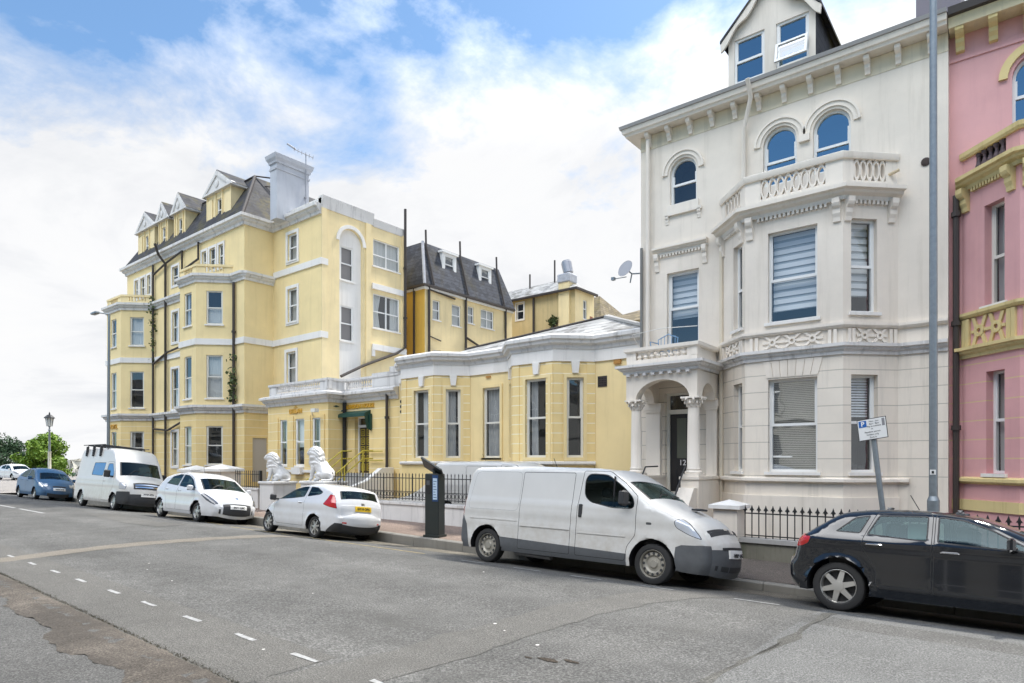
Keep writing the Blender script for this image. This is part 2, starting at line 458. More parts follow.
# far pavement, kerb, gutter band
XP = [-51] + lin(-48, 12, 30) + [40]
o = sheet('far_pavement', [x for x in XP if x <= -5.0] + [-5.0], [KV + .14, 12.2, 13, 14, 15, 16.4], lambda x, v: zpave(x, v) if v < 14.2 else zpave(x, v), PAVR)
sheet('far_pavement', [-5.0] + [x for x in XP if x > -5.0], [KV + .14, 12.2, 13.0, 13.98], zpave, PAVD)
sheet('gutter_band', lin(-40, 12, 26), [10.55, 10.9, 11.2, KV + .01], lambda x, v: zroad(v), GUTT, .004)
km = MB(); x = -50.5; rng = random.Random(11)
while x < 14:
    L = .92; a, b_ = x + .006, x + L - .006; j = rng.uniform(-.006, .006)
    vs = []
    for xx in (a, b_):
        zt = zkerb(xx) + j; 
        for v, z in ((KV, -.6), (KV - .01, zt - .025), (KV + .02, zt), (KV + .15, zt), (KV + .15, -.6)): vs.append((xx, yy(xx, v), z))
    km.add(vs, [[0, 1, 6, 5], [1, 2, 7, 6], [2, 3, 8, 7], [3, 4, 9, 8], [0, 4, 3, 2, 1], [5, 6, 7, 8, 9]], KERB); x += L
structure(km, 'kerb', KERB)
# near pavement (photographer's side)
NE = 2.75
def zn(x, v): return .20 if v < NE - .02 else .19
sheet('near_pavement', lin(-60, 20, 40), [-4.5, -2, 0, 1.0, 2.38, NE - .16], lambda x, v: .19 if v < NE - .2 else .165, PAVN)
# ragged brown strip where the surfacing has broken away along the kerb
rs = MB(); n = 420; pts = []
for i in range(n + 1):
    x = -30 + 36 * i / n
    inn = 2.12 + .07 * math.sin(x * 1.1) + .07 * math.sin(x * 2.9 + 1) + .03 * math.sin(x * 9) + .02 * rng.gauss(0, 1)
    for v, z in ((NE + .015 * rng.gauss(0, 1), .115), (NE - .08, .16), (NE - .3, .182), ((inn + NE) / 2, .196), (inn, .194)): pts.append((x, yy(x, v), z + .003 * rng.gauss(0, 1)))
fs = []
for i in range(n):
    for j in range(4): fs.append([i * 5 + j, (i + 1) * 5 + j, (i + 1) * 5 + j + 1, i * 5 + j + 1])
rs.add(pts, fs, PAVB); structure(rs, 'crumbled_pavement_edge', PAVB, 60)
wd = MB()
for _ in range(2600):
    x = rng.uniform(-14, -3.5); c = Vector((x, yy(x, NE + abs(rng.gauss(0, .025))), .115)); s = rng.uniform(.004, .012)
    a = Vector((rng.gauss(0, 1), rng.gauss(0, 1), 0)).normalized() * s * .5; wd.add([c - a, c + a, c + Vector((rng.gauss(0, .012), rng.gauss(0, .012), s * 1.6))], [[0, 1, 2]])
w_ = wd.build('moss_and_weeds', simple('kerb_moss', (.06, .055, .035), .9)); tag(w_, 'thin moss and grit growing in the near kerb joint', 'moss', kind='stuff')
# trench reinstatements across the street
def band(name, pts, half, mat, lift, seed):
    r = random.Random(seed); m = MB(); V = []; dense = []
    for (x0, v0), (x1, v1) in zip(pts, pts[1:]):
        k = max(2, int(math.dist((x0, v0), (x1, v1)) / .25))
        for i in range(k): dense.append((x0 + (x1 - x0) * i / k, v0 + (v1 - v0) * i / k))
    dense.append(pts[-1]); n = len(dense)
    for i, (x, v) in enumerate(dense):
        a = dense[max(i - 1, 0)]; b = dense[min(i + 1, n - 1)]; d = Vector((b[0] - a[0], b[1] - a[1])).normalized()
        for k, s in enumerate((-1, -.33, .33, 1)):
            h = half * s + (r.gauss(0, .03) if abs(s) == 1 else 0); X = x - d.y * h; Vv = v + d.x * h
            V.append((X, yy(X, Vv), zroad(Vv) + lift))
    m.add(V, [[i * 4 + j, (i + 1) * 4 + j, (i + 1) * 4 + j + 1, i * 4 + j + 1] for i in range(n - 1) for j in range(3)], mat); return structure(m, name, mat)
band('road_patch', [(-4.85, 2.85), (-4.6, 4.2), (-4.55, 5.5), (-4.55, 7), (-4.25, 8.3), (-3.7, 9.6), (-3.5, 10.5)], .36, ASPHP, .004, 1)
band('road_patch', [(-15.2, 2.9), (-15.7, 4.5), (-15.95, 6), (-15.85, 7.5), (-15.2, 9.3), (-14.9, 10.4)], .33, ASPHB, .005, 2)
band('road_patch', [(-2.3, 3.0), (-2.2, 5.2), (-2.0, 7.5), (-2.0, 9.3)], .035, asphalt('mossy_seam', (.088, .085, .076), .3, 1), .006, 3)
pp = MB(); pp.add([(x, yy(x, v), zroad(v) + .0045) for v in (2.75, 4, 5, 6, 7, 8, 9, 9.6) for x in (-2.15, 0, 12)], [[i * 3 + j, i * 3 + j + 1, i * 3 + j + 4, i * 3 + j + 3] for i in range(7) for j in range(2)], ASPHD); structure(pp, 'road_patch', ASPHD)
pp = MB(); pp.add([(x, yy(x, v), zroad(v) + .0035) for v in (2.72, 3.2, 3.75) for x in lin(-24, -5.2, 20)], [[i * 21 + j, i * 21 + j + 1, i * 21 + j + 22, i * 21 + j + 21] for i in range(2) for j in range(20)], ASPHP); structure(pp, 'parking_strip', ASPHP)
band('road_patch', [(-26.5, 8.3), (-22, 8.0), (-20, 8.2)], .45, ASPHP, .006, 5)
# paint
def dash(m, x0, x1, v, w=.085, mat=PAINT, lift=.009):
    k = max(2, int((x1 - x0) / .3)); r = random.Random(int(x0 * 100)); V = []
    for i in range(k + 1):
        x = x0 + (x1 - x0) * i / k
        for s in (-.5, .5):
            h = v + s * w + r.gauss(0, .004); V.append((x, yy(x, h), zroad(h) + lift))
    m.add(V, [[i * 2, i * 2 + 2, i * 2 + 3, i * 2 + 1] for i in range(k)], mat)
pm = MB()
for c in (-21.6, -20.3, -18.9, -17.4, -15.75, -14.3, -12.96, -11.68, -10.3, -9.08, -7.81, -6.55, -5.42, -4.2):
    dash(pm, c - .21, c + .21, vv(c, 3.6 + .012 * (-9 - c)), .055)
for c in (-34.0, -29.9, -43, -52): dash(pm, c - 1.7, c + 1.7, 6.95, .12)
for c in (-7.2, -5.9, -4.6, -3.0, -8.6, -20, -23): dash(pm, c - .32, c + .32, 9.35, .07)
structure(pm, 'road_marking', PAINT)
ym = MB()
for a, b_ in ((-26, -20.5), (-19.2, -10.3)): dash(ym, a, b_, 10.0 if a < -20 else 9.62, .05, YPAINT)
structure(ym, 'yellow_line', YPAINT)
# pale stones / chewing gum marks and a pothole
st = MB(); r = random.Random(9)
for _ in range(11):
    x = r.uniform(-14, -1); v = r.uniform(3.2, 8.8); T = Matrix.Translation((x, yy(x, v), zroad(v) + .006)); st.lathe([(r.uniform(.012, .026), 0), (.001, .004)], 7, None, T)
so = st.build('pebbles', simple('pale_spots', (.6, .58, .54), .8)); tag(so, 'scattered pale pebbles and gum spots on the asphalt', 'pebbles', kind='stuff')
ph = MB(); r = random.Random(4)
for cx_, cv_, q in ((-3.55, 5.02, .13), (-3.36, 5.12, .09), (-3.75, 4.95, .05)):
    ring_ = [(cx_ + q * 1.3 * r.uniform(.5, 1) * math.cos(t), cv_ + q * .45 * r.uniform(.5, 1) * math.sin(t)) for t in [2 * math.pi * k / 14 for k in range(14)]]
    ph.add([(x, yy(x, v), zroad(v) + .006) for x, v in ring_], [list(range(14))])
structure(ph, 'pothole', asphalt('pothole_dirt', (.05, .04, .03), .2, 1))
# ------------------------------------------------------------------ window parts
GAUZE = simple('blind_gauze', (.42, .46, .49), .9)
def wavy(mb, M, u0, u1, v0, v1, w, mat, amp=.03, per=.13, taper=0):
    n = max(6, int((u1 - u0) / per * 6)); vs = []; fs = []
    for k, v in enumerate((v0, (v0 + v1) / 2, v1)):
        for i in range(n + 1):
            t = i / n; u = u0 + (u1 - u0) * t * (1 - taper * (1 - abs(k - 1)) )
            vs.append((u, v, w + amp * math.sin(t * (u1 - u0) / per * 2 * math.pi + .7 * k) + .01 * math.sin(9 * t)))
    for k in range(2):
        for i in range(n):
            a = k * (n + 1) + i; fs.append([a, a + 1, a + n + 2, a + n + 1])
    mb.add(vs, fs, mat, M)
def window(parent, M, poly, depth=.12, mid=None, mull=(), fill=None, sill=.06, fmat=None, glass=None, fw=.055, surround=None, smat=None, label=None, hbars=(), openlow=False):
    fmat = fmat or UPVC; glass = glass or GLASS
    us = [p[0] for p in poly]; vs = [p[1] for p in poly]; u0, u1, v0, v1 = min(us), max(us), min(vs), max(vs)
    inn = inset(poly, fw)
    f = MB(); f.ring(poly, inn, -depth - .07, -depth, fmat, M)
    if mid is not None:
        f.box(u0 + fw * .9, u1 - fw * .9, mid - .03, mid + .03, -depth - .062, -depth - .006, fmat, M)
        # the upper sash stands in front of the lower one
        f.box(u0 + fw * .8, u0 + fw + .028, mid, v1 - fw - (.0 if len(poly) == 4 else (u1 - u0) / 2 - .02), -depth - .05, -depth - .012, fmat, M)
        f.box(u1 - fw - .028, u1 - fw * .8, mid, v1 - fw - (.0 if len(poly) == 4 else (u1 - u0) / 2 - .02), -depth - .05, -depth - .012, fmat, M)
    for u in mull: f.box(u - .035, u + .035, v0 + fw * .9, v1 - fw * .9, -depth - .066, -depth + .004, fmat, M)
    for hb in hbars: f.box(hb[0], hb[1], hb[2] - .015, hb[2] + .015, -depth - .055, -depth - .02, fmat, M)
    o = f.build('window', fmat, parent)
    if label: o['label'] = label
    p = MB(); ip = inset(poly, fw * .8); p.add([(u, v, -depth - .045) for u, v in ip], [list(range(len(ip)))], glass, M)
    p.build('pane', glass, o)
    if fill:
        kind = fill[0]; m = MB(); w = -depth - .16
        if kind == 'net': wavy(m, M, u0 + .03, u1 - .03, v0 + .03, v0 + (v1 - v0) * fill[1], w, CURT, .02, .1); m.build('net_curtain', CURT, o, 60)
        elif kind == 'curtains':
            a = (u1 - u0) * fill[1]; mt = fill[2] if len(fill) > 2 else CURT
            wavy(m, M, u0 + .02, u0 + a, v0 + .03, v1 - .02, w, mt, taper=.25); m.build('curtain', mt, o, 60)
            m = MB(); wavy(m, M, u1 - a * .85, u1 - .02, v0 + .03, v1 - .02, w, mt); m.build('curtain', mt, o, 60)
        elif kind == 'drape':
            mt = fill[3] if len(fill) > 3 else CURT
            wavy(m, M, u0 + (u1 - u0) * fill[1], u0 + (u1 - u0) * fill[2], v0 + .03, v1 - .02, w, mt); m.build('curtain', mt, o, 60)
        elif kind == 'blind':
            vb = v1 - (v1 - v0) * fill[1]; st = fill[2]; v = v1 - .03
            bm_ = fill[3] if len(fill) > 3 else BLIND
            while v - st * .62 > vb:
                m.box(u0 + .05, u1 - .05, v - st * .62, v, w - .012, w, bm_, M); v -= st
            if st > .1: m.box(u0 + .045, u1 - .045, vb, v1 - .02, w - .03, w - .02, GAUZE, M)
            m.build('blind', bm_, o)
        elif kind == 'sheet':
            m.box(u0 + .05, u1 - .05, v1 - (v1 - v0) * fill[1], v1 - .02, w - .01, w, fill[2] if len(fill) > 2 else BLIND, M); m.build('blind', BLIND, o)
    if sill:
        m = MB(); m.box(u0 - .07, u1 + .07, v0 - .07, v0 - .001, -depth - .05, sill, None, M); m.build('sill', smat or TRIM, o)
    if surround:
        m = MB(); outp = inset(poly, -surround); ip2 = poly
        m.ring(outp, ip2, .002, .045, None, M); m.build('surround', smat or TRIM, o)
    return o

def baluster_data(name, h, mat, r=.055):
    m = MB(); m.lathe([(r * .9, 0), (r * .9, .06 * h), (r * .5, .1 * h), (r * .62, .2 * h), (r, .34 * h), (r * .9, .45 * h), (r * .45, .68 * h), (r * .5, .82 * h), (r * .8, .88 * h), (r * .9, .92 * h), (r * .9, h)], 10, mat)
    o = m.build(name, mat, None, 50); me = o.data; bpy.data.objects.remove(o); return me
def balusters(parent, me, p, q, n, z, ends=.5):
    b = base_of(parent)
    for i in range(n):
        t = (i + ends) / (n - 1 + 2 * ends)
        o = bpy.data.objects.new('baluster', me); COL.objects.link(o); o.parent = parent
        o.location = Vector((p[0] + (q[0] - p[0]) * t, p[1] + (q[1] - p[1]) * t, z)) - b
CORN = lambda z0, z1, out: [(-.02, z0), (out * .25, z0), (out * .3, z0 + (z1 - z0) * .28), (out * .62, z0 + (z1 - z0) * .45), (out * .70, z0 + (z1 - z0) * .62), (out, z0 + (z1 - z0) * .70), (out, z1), (-.02, z1 + .015)]
FLAT = lambda z0, z1, out: [(-.02, z0), (out, z0), (out, z1), (-.02, z1)]
def part(name, mat, parent, fn, smooth=None, label=None):
    m = MB(); fn(m); o = None
    for b in (m.pieces() if m.cuts else [m]):
        k = b.build(name, mat, parent, smooth)
        if label: k['label'] = label
        o = o or k
    return o
def bracket(mb, M, u, v0, v1, wid, out, mat=None):
    """scrolled console: side profile in (w,v), extruded along u"""
    h = v1 - v0
    prof = [(0, v0), (out * .25, v0 + h * .02), (out * .32, v0 + h * .2), (out * .5, v0 + h * .36), (out * .52, v0 + h * .55), (out * .85, v0 + h * .66), (out, v0 + h * .78), (out, v1), (0, v1)]
    mb.cut()
    n = len(prof); vs = [(u - wid / 2, v, w) for w, v in prof] + [(u + wid / 2, v, w) for w, v in prof]
    fs = [list(range(n)), list(range(n, 2 * n))[::-1]] + [[i, n + i, n + (i + 1) % n, (i + 1) % n] for i in range(n)]
    mb.add(vs, fs, mat, M)
def dentils(mb, M, u0, u1, v0, v1, out, n, mat=None, frac=.55):
    mb.cut()
    st = (u1 - u0) / n
    for i in range(n): mb.box(u0 + i * st, u0 + i * st + st * frac, v0, v1, -.01, out, mat, M)
def xpanel(mb, M, u0, u1, v0, v1, n, mat=None, w=.045):
    """frieze of raised rosettes joined by diagonal straps"""
    mb.cut(); st = (u1 - u0) / n; h = v1 - v0; cv = (v0 + v1) / 2
    for i in range(n):
        cu = u0 + st * (i + .5); r = min(h * .30, st * .3)
        out = [(cu + r * math.cos(2 * math.pi * k / 12), cv + r * math.sin(2 * math.pi * k / 12)) for k in range(12)]
        inn = [(cu + r * .42 * math.cos(2 * math.pi * k / 12), cv + r * .42 * math.sin(2 * math.pi * k / 12)) for k in range(12)]
        mb.ring(out, inn, 0, w, mat, M)
        for sx in (-1, 1):
            for sy in (-1, 1):
                a = (cu + sx * r * .6, cv + sy * r * .6); b = (cu + sx * st * .36, v0 if sy < 0 else v1)
                mb.prism([(a[0] - .035, a[1]), (a[0] + .035, a[1]), (b[0] + .04, b[1]), (b[0] - .04, b[1])], -.01, w * .8, mat, M)
            mb.box(min(cu + sx * r, cu + sx * st / 2), max(cu + sx * r, cu + sx * st / 2), cv - .03, cv + .03, -.01, w * .7, mat, M)
def pipe(parent, pts, r=.05, mat=None, name='drainpipe', collars=()):
    m = MB(); m.tube(pts, r, 8)
    for c in collars: m.tube([(c[0], c[1], c[2] - .05), (c[0], c[1], c[2] + .05)], r * 1.5, 8)
    return m.build(name, mat or PIPE, parent, 40)
def scroll_baluster_row(mb, M, u0, u1, v0, v1, n, mat=None, w0=-.12, w1=-.02):
    """pierced parapet of linked rings (heavy moulded openings, as on the bay balcony)"""
    st = (u1 - u0) / n; cv = (v0 + v1) / 2; h = (v1 - v0) / 2
    for i in range(n):
        cu = u0 + st * (i + .5)
        out = [(cu + st * .52 * math.cos(2 * math.pi * k / 16), cv + h * 1.02 * math.sin(2 * math.pi * k / 16)) for k in range(16)]
        inn = [(cu + st * .36 * math.cos(2 * math.pi * k / 16), cv + h * .74 * math.sin(2 * math.pi * k / 16)) for k in range(16)]
        mb.ring(out, inn, w0, w1, mat, M)

# ================================================================== WHITE HOUSE
W0 = 16.3; WB = 15.38
wh = thing('terraced_house', 'tall off-white house with a canted bay, columned porch and attic dormer', 'house', (-4.8, 16.3, 0))
xl, xr = -8.44, -1.28
bay = [(-6.15, W0), (-5.225, WB), (-3.107, WB), (-2.196, W0)]
fl_ = frame(xl, W0, 1, 0); bf = seg_frame(bay[1], bay[2]); bl = seg_frame(bay[0], bay[1]); br = seg_frame(bay[2], bay[3])
U = lambda x: x - xl
lw = rect(.78, 1.69, 5.15, 7.12); aw1 = archp(.87, 1.63, 8.95, 10.17)
aw2 = archp(3.35, 4.14, 8.78, 10.19); aw3 = archp(4.5, 5.31, 8.78, 10.2)
door = rect(.72, 1.56, 1.12, 3.85)
m = MB()
BH = 7.75   # bay roof level
wall(m, fl_, [(0, 4.45), (U(bay[0][0]), 4.45), (U(bay[0][0]), BH), (U(bay[3][0]), BH), (U(bay[3][0]), 4.45), (U(xr), 4.45), (U(xr), 11.1), (0, 11.1)], [lw, aw1, aw2, aw3], WHITE)
wall(m, fl_, [(0, -1.6), (U(bay[0][0]), -1.6), (U(bay[0][0]), 4.45), (0, 4.45)], [door], WHITE_R, depth=.16)
wall(m, fl_, rect(U(bay[3][0]), U(xr), -1.6, 4.45), [], WHITE_R)
wb0, wb1 = rect(.53, 1.60, 1.75, 3.89), rect(.53, 1.60, 5.21, 7.30)
base_w = rect(.45, 1.75, -.7, .66)
L = 1.30
for M_, ln, o0, o1 in ((bf, 2.118, wb0, wb1), (bl, L, rect(.70, 1.16, 1.75, 3.88), rect(.70, 1.16, 5.21, 7.27)), (br, L, rect(.19, .82, 1.75, 3.89), rect(.19, .80, 5.25, 7.30))):
    wall(m, M_, rect(0, ln, -1.6, 4.45), [o0] + ([base_w] if M_ is bf else []), WHITE_R, depth=.15)
    wall(m, M_, rect(0, ln, 4.45, BH), [o1], WHITE, depth=.13)
m.add([(x, y, BH) for x, y in bay], [[0, 1, 2, 3]], LEAD)
# side and back walls
m.add([(xl, W0, -1.6), (xl, W0, 11.1), (xl, 26, 11.1), (xl, 26, -1.6), (xr, W0, -1.6), (xr, W0, 11.1), (xr, 26, 11.1), (xr, 26, -1.6)], [[0, 1, 2, 3], [7, 6, 5, 4], [3, 2, 6, 7]], WHITE)
m.build('wall', WHITE, wh)
# windows
window(wh, fl_, lw, .12, 6.15, fill=('blind', .62, .17), fw=.07, smat=WTRIM)
window(wh, fl_, aw1, .10, 9.50, fw=.06, glass=GLASS, sill=0)
window(wh, fl_, aw2, .10, 9.38, fw=.06, glass=GLASSR, sill=0)
window(wh, fl_, aw3, .10, 9.38, fw=.06, glass=GLASSR, sill=0)
window(wh, bf, wb0, .13, 2.84, fill=('blind', .98, .042, simple('grey_venetian', (.50, .485, .45), .7)), fw=.06, glass=GLASSM, hbars=[(.58, 1.02, 2.1)])
window(wh, bf, wb1, .11, 6.20, fill=('blind', .86, .165), fw=.045, glass=GLASS)
window(wh, bl, rect(.70, 1.16, 1.75, 3.88), .13, 2.84)
window(wh, bl, rect(.70, 1.16, 5.21, 7.27), .11, 6.18)
window(wh, br, rect(.19, .82, 1.75, 3.89), .13, 2.85, fill=('blind', .45, .06), glass=GLASS)
window(wh, br, rect(.19, .80, 5.25, 7.30), .11, 6.28, fill=('blind', .80, .165), glass=GLASS)
window(wh, bf, base_w, .13, None, mull=(.9,), sill=0)
# mouldings
bayx = [(-6.15 - .25, W0)] + bay + [(-2.196 + .1, W0)]
part('plinth', WHITE, wh, lambda m: m.sweep(FLAT(-1.6, 1.20, .05), bay))
part('sill_course', WTRIM, wh, lambda m: m.sweep([(-.02, 1.50), (.05, 1.51), (.10, 1.54), (.10, 1.60), (-.02, 1.63)], bay + [(-1.98, W0)]))
part('string_course', TRIMD, wh, lambda m: (m.sweep(CORN(4.33, 4.57, .15), bay + [(xr, W0)])))
part('string_course', WTRIM, wh, lambda m: (m.sweep([(-.02, 4.90), (.05, 4.91), (.09, 4.96), (.09, 5.02), (-.02, 5.04)], bay + [(xr, W0)])))
def frz(m):
    xpanel(m, bf, .42, 1.72, 4.60, 4.89, 3); xpanel(m, br, .30, 1.02, 4.60, 4.89, 2); xpanel(m, bl, .3, 1.0, 4.60, 4.89, 2)
    for M_, us in ((bf, (.16, .28, 1.86, 1.97)), (br, (.13, .22, 1.10, 1.2)), (bl, (.1, .2, 1.12, 1.21))):
        for u in us: m.cut(); m.box(u - .035, u + .035, 4.58, 4.89, -.01, .05, None, M_)
part('frieze', WTRIM, wh, frz)
part('keystone_band', WHITE, wh, lambda m: [m.prism([(.5 + k * .16 - .0, 3.93), (.5 + (k + 1) * .16 - .012, 3.93), (.42 + (k + 1) * .187 - .012, 4.32), (.42 + k * .187, 4.32)], -.01, .018, None, bf) for k in range(7)])
# bay cornice + brackets + dentils
part('bay_cornice', WTRIM, wh, lambda m: m.sweep(CORN(7.68, 7.96, .28), bay, capends=True))
def bk(m):
    for M_, us in ((bf, (.12, 2.0)), (br, (.10, 1.12)), (bl, (.14, 1.18))):
        for u in us: bracket(m, M_, u, 7.22, 7.72, .15, .17)
part('bracket', WTRIM, wh, bk)
def dn(m):
    dentils(m, bf, .3, 1.85, 7.60, 7.69, .07, 16); dentils(m, br, .25, 1.05, 7.60, 7.69, .07, 8); dentils(m, bl, .3, 1.08, 7.60, 7.69, .07, 8)
part('dentil_course', WTRIM, wh, dn)
def para(m):
    m.sweep(FLAT(7.96, 8.14, -.03 + .02), bay); 
    m.sweep([(-.16, 8.60), (.03, 8.60), (.05, 8.64), (.05, 8.74), (.0, 8.77), (-.16, 8.77)], bay)
    m.sweep([(-.14, 7.96), (-.02, 7.96), (-.02, 8.14), (-.14, 8.14)], bay)
    for M_, ln, ps in ((bf, 2.118, ((0.0, .36), (1.76, 2.118))), (br, L, ((0, .26), (1.02, L))), (bl, L, ((.0, .2), (1.04, L)))):
        for a, b in ps: m.box(a, b, 8.13, 8.61, -.14, -.015, None, M_)
    scroll_baluster_row(m, bf, .36, 1.76, 8.14, 8.60, 8); scroll_baluster_row(m, br, .26, 1.02, 8.14, 8.60, 5); scroll_baluster_row(m, bl, .2, 1.04, 8.14, 8.60, 5)
part('balustrade', WTRIM, wh, para, 40)
# hood mould over first-floor window, arched surrounds
def hood(m):
    m.sweep(CORN(7.66, 7.84, .16), [(xl + .40, W0 + .0), (xl + 1.95, W0)])
    for u in (.5, 1.86): bracket(m, fl_, u, 7.2, 7.68, .12, .13)
part('window_hood', WTRIM, wh, hood)
part('dentil_course', WTRIM, wh, lambda m: (dentils(m, fl_, .6, 1.78, 7.58, 7.66, .06, 13), m.box(.58, 1.80, 7.64, 7.66, -.01, .05, None, fl_)))
def arcs(m):
    for (a, b, v0, v1) in ((.87, 1.63, 8.95, 10.17), (3.35, 4.14, 8.95, 10.19), (4.5, 5.31, 8.95, 10.2)):
        r = (b - a) / 2; c = (a + b) / 2; zc = v1 - r
        m.cut()
        for ra, rb, w in ((.06, .16, .035), (.16, .21, .065)):
            o = [(c + (r + rb) * math.cos(math.pi * k / 18), zc + (r + rb) * math.sin(math.pi * k / 18)) for k in range(19)]
            i = [(c + (r + ra) * math.cos(math.pi * k / 18), zc + (r + ra) * math.sin(math.pi * k / 18)) for k in range(19)]
            m.prism(o + i[::-1], 0, w, None, fl_)
    m.cut(); m.box(.74, 1.78, 8.66, 8.74, -.01, .07, None, fl_); m.box(.80, 1.7, 8.74, 8.94, -.01, .05, None, fl_)
    for u in (.8, 1.70): bracket(m, fl_, u, 8.44, 8.68, .09, .07)
    m.cut()
    for u in (4.32,): m.box(u - .12, u + .12, 9.62, 9.78, -.01, .08, None, fl_)
part('arched_surround', WTRIM, wh, arcs)
# eaves
def eav(m):
    m.sweep([(0, 11.06), (.32, 11.06), (.34, 11.12), (.38, 11.14), (.41, 11.25), (.36, 11.27), (.0, 11.33)], [(xl, 26), (xl, W0), (xr, W0)])
part('eaves_cornice', WTRIM, wh, eav)
part('gutter', simple('gutter_grey', (.32, .31, .30), .5), wh, lambda m: m.sweep([(.38, 11.25), (.44, 11.26), (.46, 11.34), (.38, 11.34)], [(xl, 26), (xl, W0), (xr, W0)]))
for k in range(12):
    mm = MB(); bracket(mm, fl_, .28 + k * .598, 10.70, 11.05, .11, .26); mm.build('corbel', WTRIM, wh)
part('eaves_band', stucco('ochre_band', (.74, .66, .50), .1, .2), wh, lambda m: m.box(.0, U(xr), 10.66, 11.05, -.01, .012, None, fl_))
part('roof', SLATE, wh, lambda m: m.add([(xl - .3, W0 - .3, 11.33), (xr, W0 - .3, 11.33), (xr, 21, 13.5), (xl + 2, 21, 13.5), (xl - .3, 26.5, 11.33), (xr, 26.5, 11.33)], [[0, 1, 2, 3], [4, 0, 3], [5, 4, 3, 2]]))
# pipes
pipe(wh, [(xl + .27, W0 - .12, 10.9), (xl + .27, W0 - .12, 5.05)], .055, WTRIM)
pipe(wh, [(xl + .05, W0 - .07, 7.95), (xl + .05, W0 - .07, 4.6)], .04, simple('grey_pipe', (.2, .2, .19), .5))
pipe(wh, [(-5.28, W0 - .6, 11.3), (-5.28, W0 - .35, 10.95), (-5.53, W0 - .10, 10.35), (-5.55, W0 - .09, 8.7)], .055, WTRIM)
pipe(wh, [(-6.11, W0 - .10, 7.4), (-6.11, W0 - .10, .4)], .05, stucco('cream_pipe_paint', (.68, .61, .49), .1, .1))
part('soil_vent', simple('dark_hole', (.05, .035, .03), .8), wh, lambda m: m.lathe([(.09, 0), (.09, .02), (.05, .03)], 12, None, Matrix.Translation((-1.68, W0 - .0, 8.43)) @ Matrix.Rotation(R(90), 4, 'X')))
part('overflow_pipe', stucco('cream_pipe_end', (.6, .5, .34), .1, .1), wh, lambda m: m.tube([(-2.55, W0 + .02, 8.27), (-2.35, W0 - .12, 8.30), (-2.15, W0 - .16, 8.34)], .035, 8))
# porch ------------------------------------------------------------
PX0, PX1, PY = -8.14, -6.21, 14.9
pf = frame(PX0, PY, 1, 0); ps = frame(PX1, PY, 0, 1)
def porch_wall(m):
    o = [(0, 3.55), (.27, 3.55)] + [(1.0 + .73 * math.cos(math.pi - math.pi * k / 16), 3.55 + .50 * math.sin(math.pi * k / 16)) for k in range(1, 16)] + [(1.73, 3.55), (1.93, 3.55), (1.93, 4.45), (0, 4.45)]
    V, F = cdt([o]); fs = [list(f) for f in F if inpoly(sum((V[i] for i in f), Vector((0, 0))) / 3, o)]
    for w in (0, -.3): m.add([(p.x, p.y, w) for p in V], fs, None, pf)
    m.add([(u, v, w) for w in (0, -.3) for u, v in o], [[i, (i + 1) % len(o), len(o) + (i + 1) % len(o), len(o) + i] for i in range(len(o))], None, pf)
    so = [(.30, 3.57)] + [(.70 + .40 * math.cos(math.pi - math.pi * k / 12), 3.55 + .40 * math.sin(math.pi * k / 12)) for k in range(1, 12)] + [(1.10, 3.57), (1.4, 3.57), (1.4, 4.23), (.30, 4.23)]
    for X, fr_ in ((PX1, ps), (PX0, frame(PX0, W0, 0, -1))):
        so2 = so if X == PX1 else [(1.4 - u, v) for u, v in so][::-1]
        m.prism(so2, -.25, -.002, None, fr_)
    m.box(PX0 + .02, PX1 - .02, PY + .02, W0, 4.3, 4.44)
part('porch', WHITE, wh, porch_wall)
def pcor(m):
    m.sweep(CORN(4.24, 4.46, .22), [(PX0, W0), (PX0, PY), (PX1, PY), (PX1, W0)]); dentils(m, pf, .05, 1.9, 4.18, 4.25, .10, 8, frac=.4)
part('porch_cornice', TRIMD, wh, pcor)
def pbal(m):
    pth = [(PX0, W0), (PX0, PY), (PX1, PY), (PX1, W0)]
    m.sweep([(-.16, 4.46), (-.01, 4.46), (-.01, 4.60), (-.16, 4.60)], pth)
    m.sweep([(-.18, 4.80), (.02, 4.80), (.05, 4.83), (.05, 4.91), (-.18, 4.94)], pth)
    m.box(0, .27, 4.6, 4.81, -.15, -.012, None, pf); m.box(1.66, 1.93, 4.6, 4.81, -.15, -.012, None, pf)
    m.box(0, .2, 4.6, 4.81, -.15, -.012, None, ps); m.box(.2, 1.4, 4.59, 4.81, -.12, -.04, None, ps)
pb = part('balcony_parapet', WTRIM, wh, pbal)
bme = baluster_data('baluster', .22, WTRIM, .075)
balusters(pb, bme, (PX0 + .27, PY + .08), (PX0 + 1.66, PY + .08), 8, 4.59)
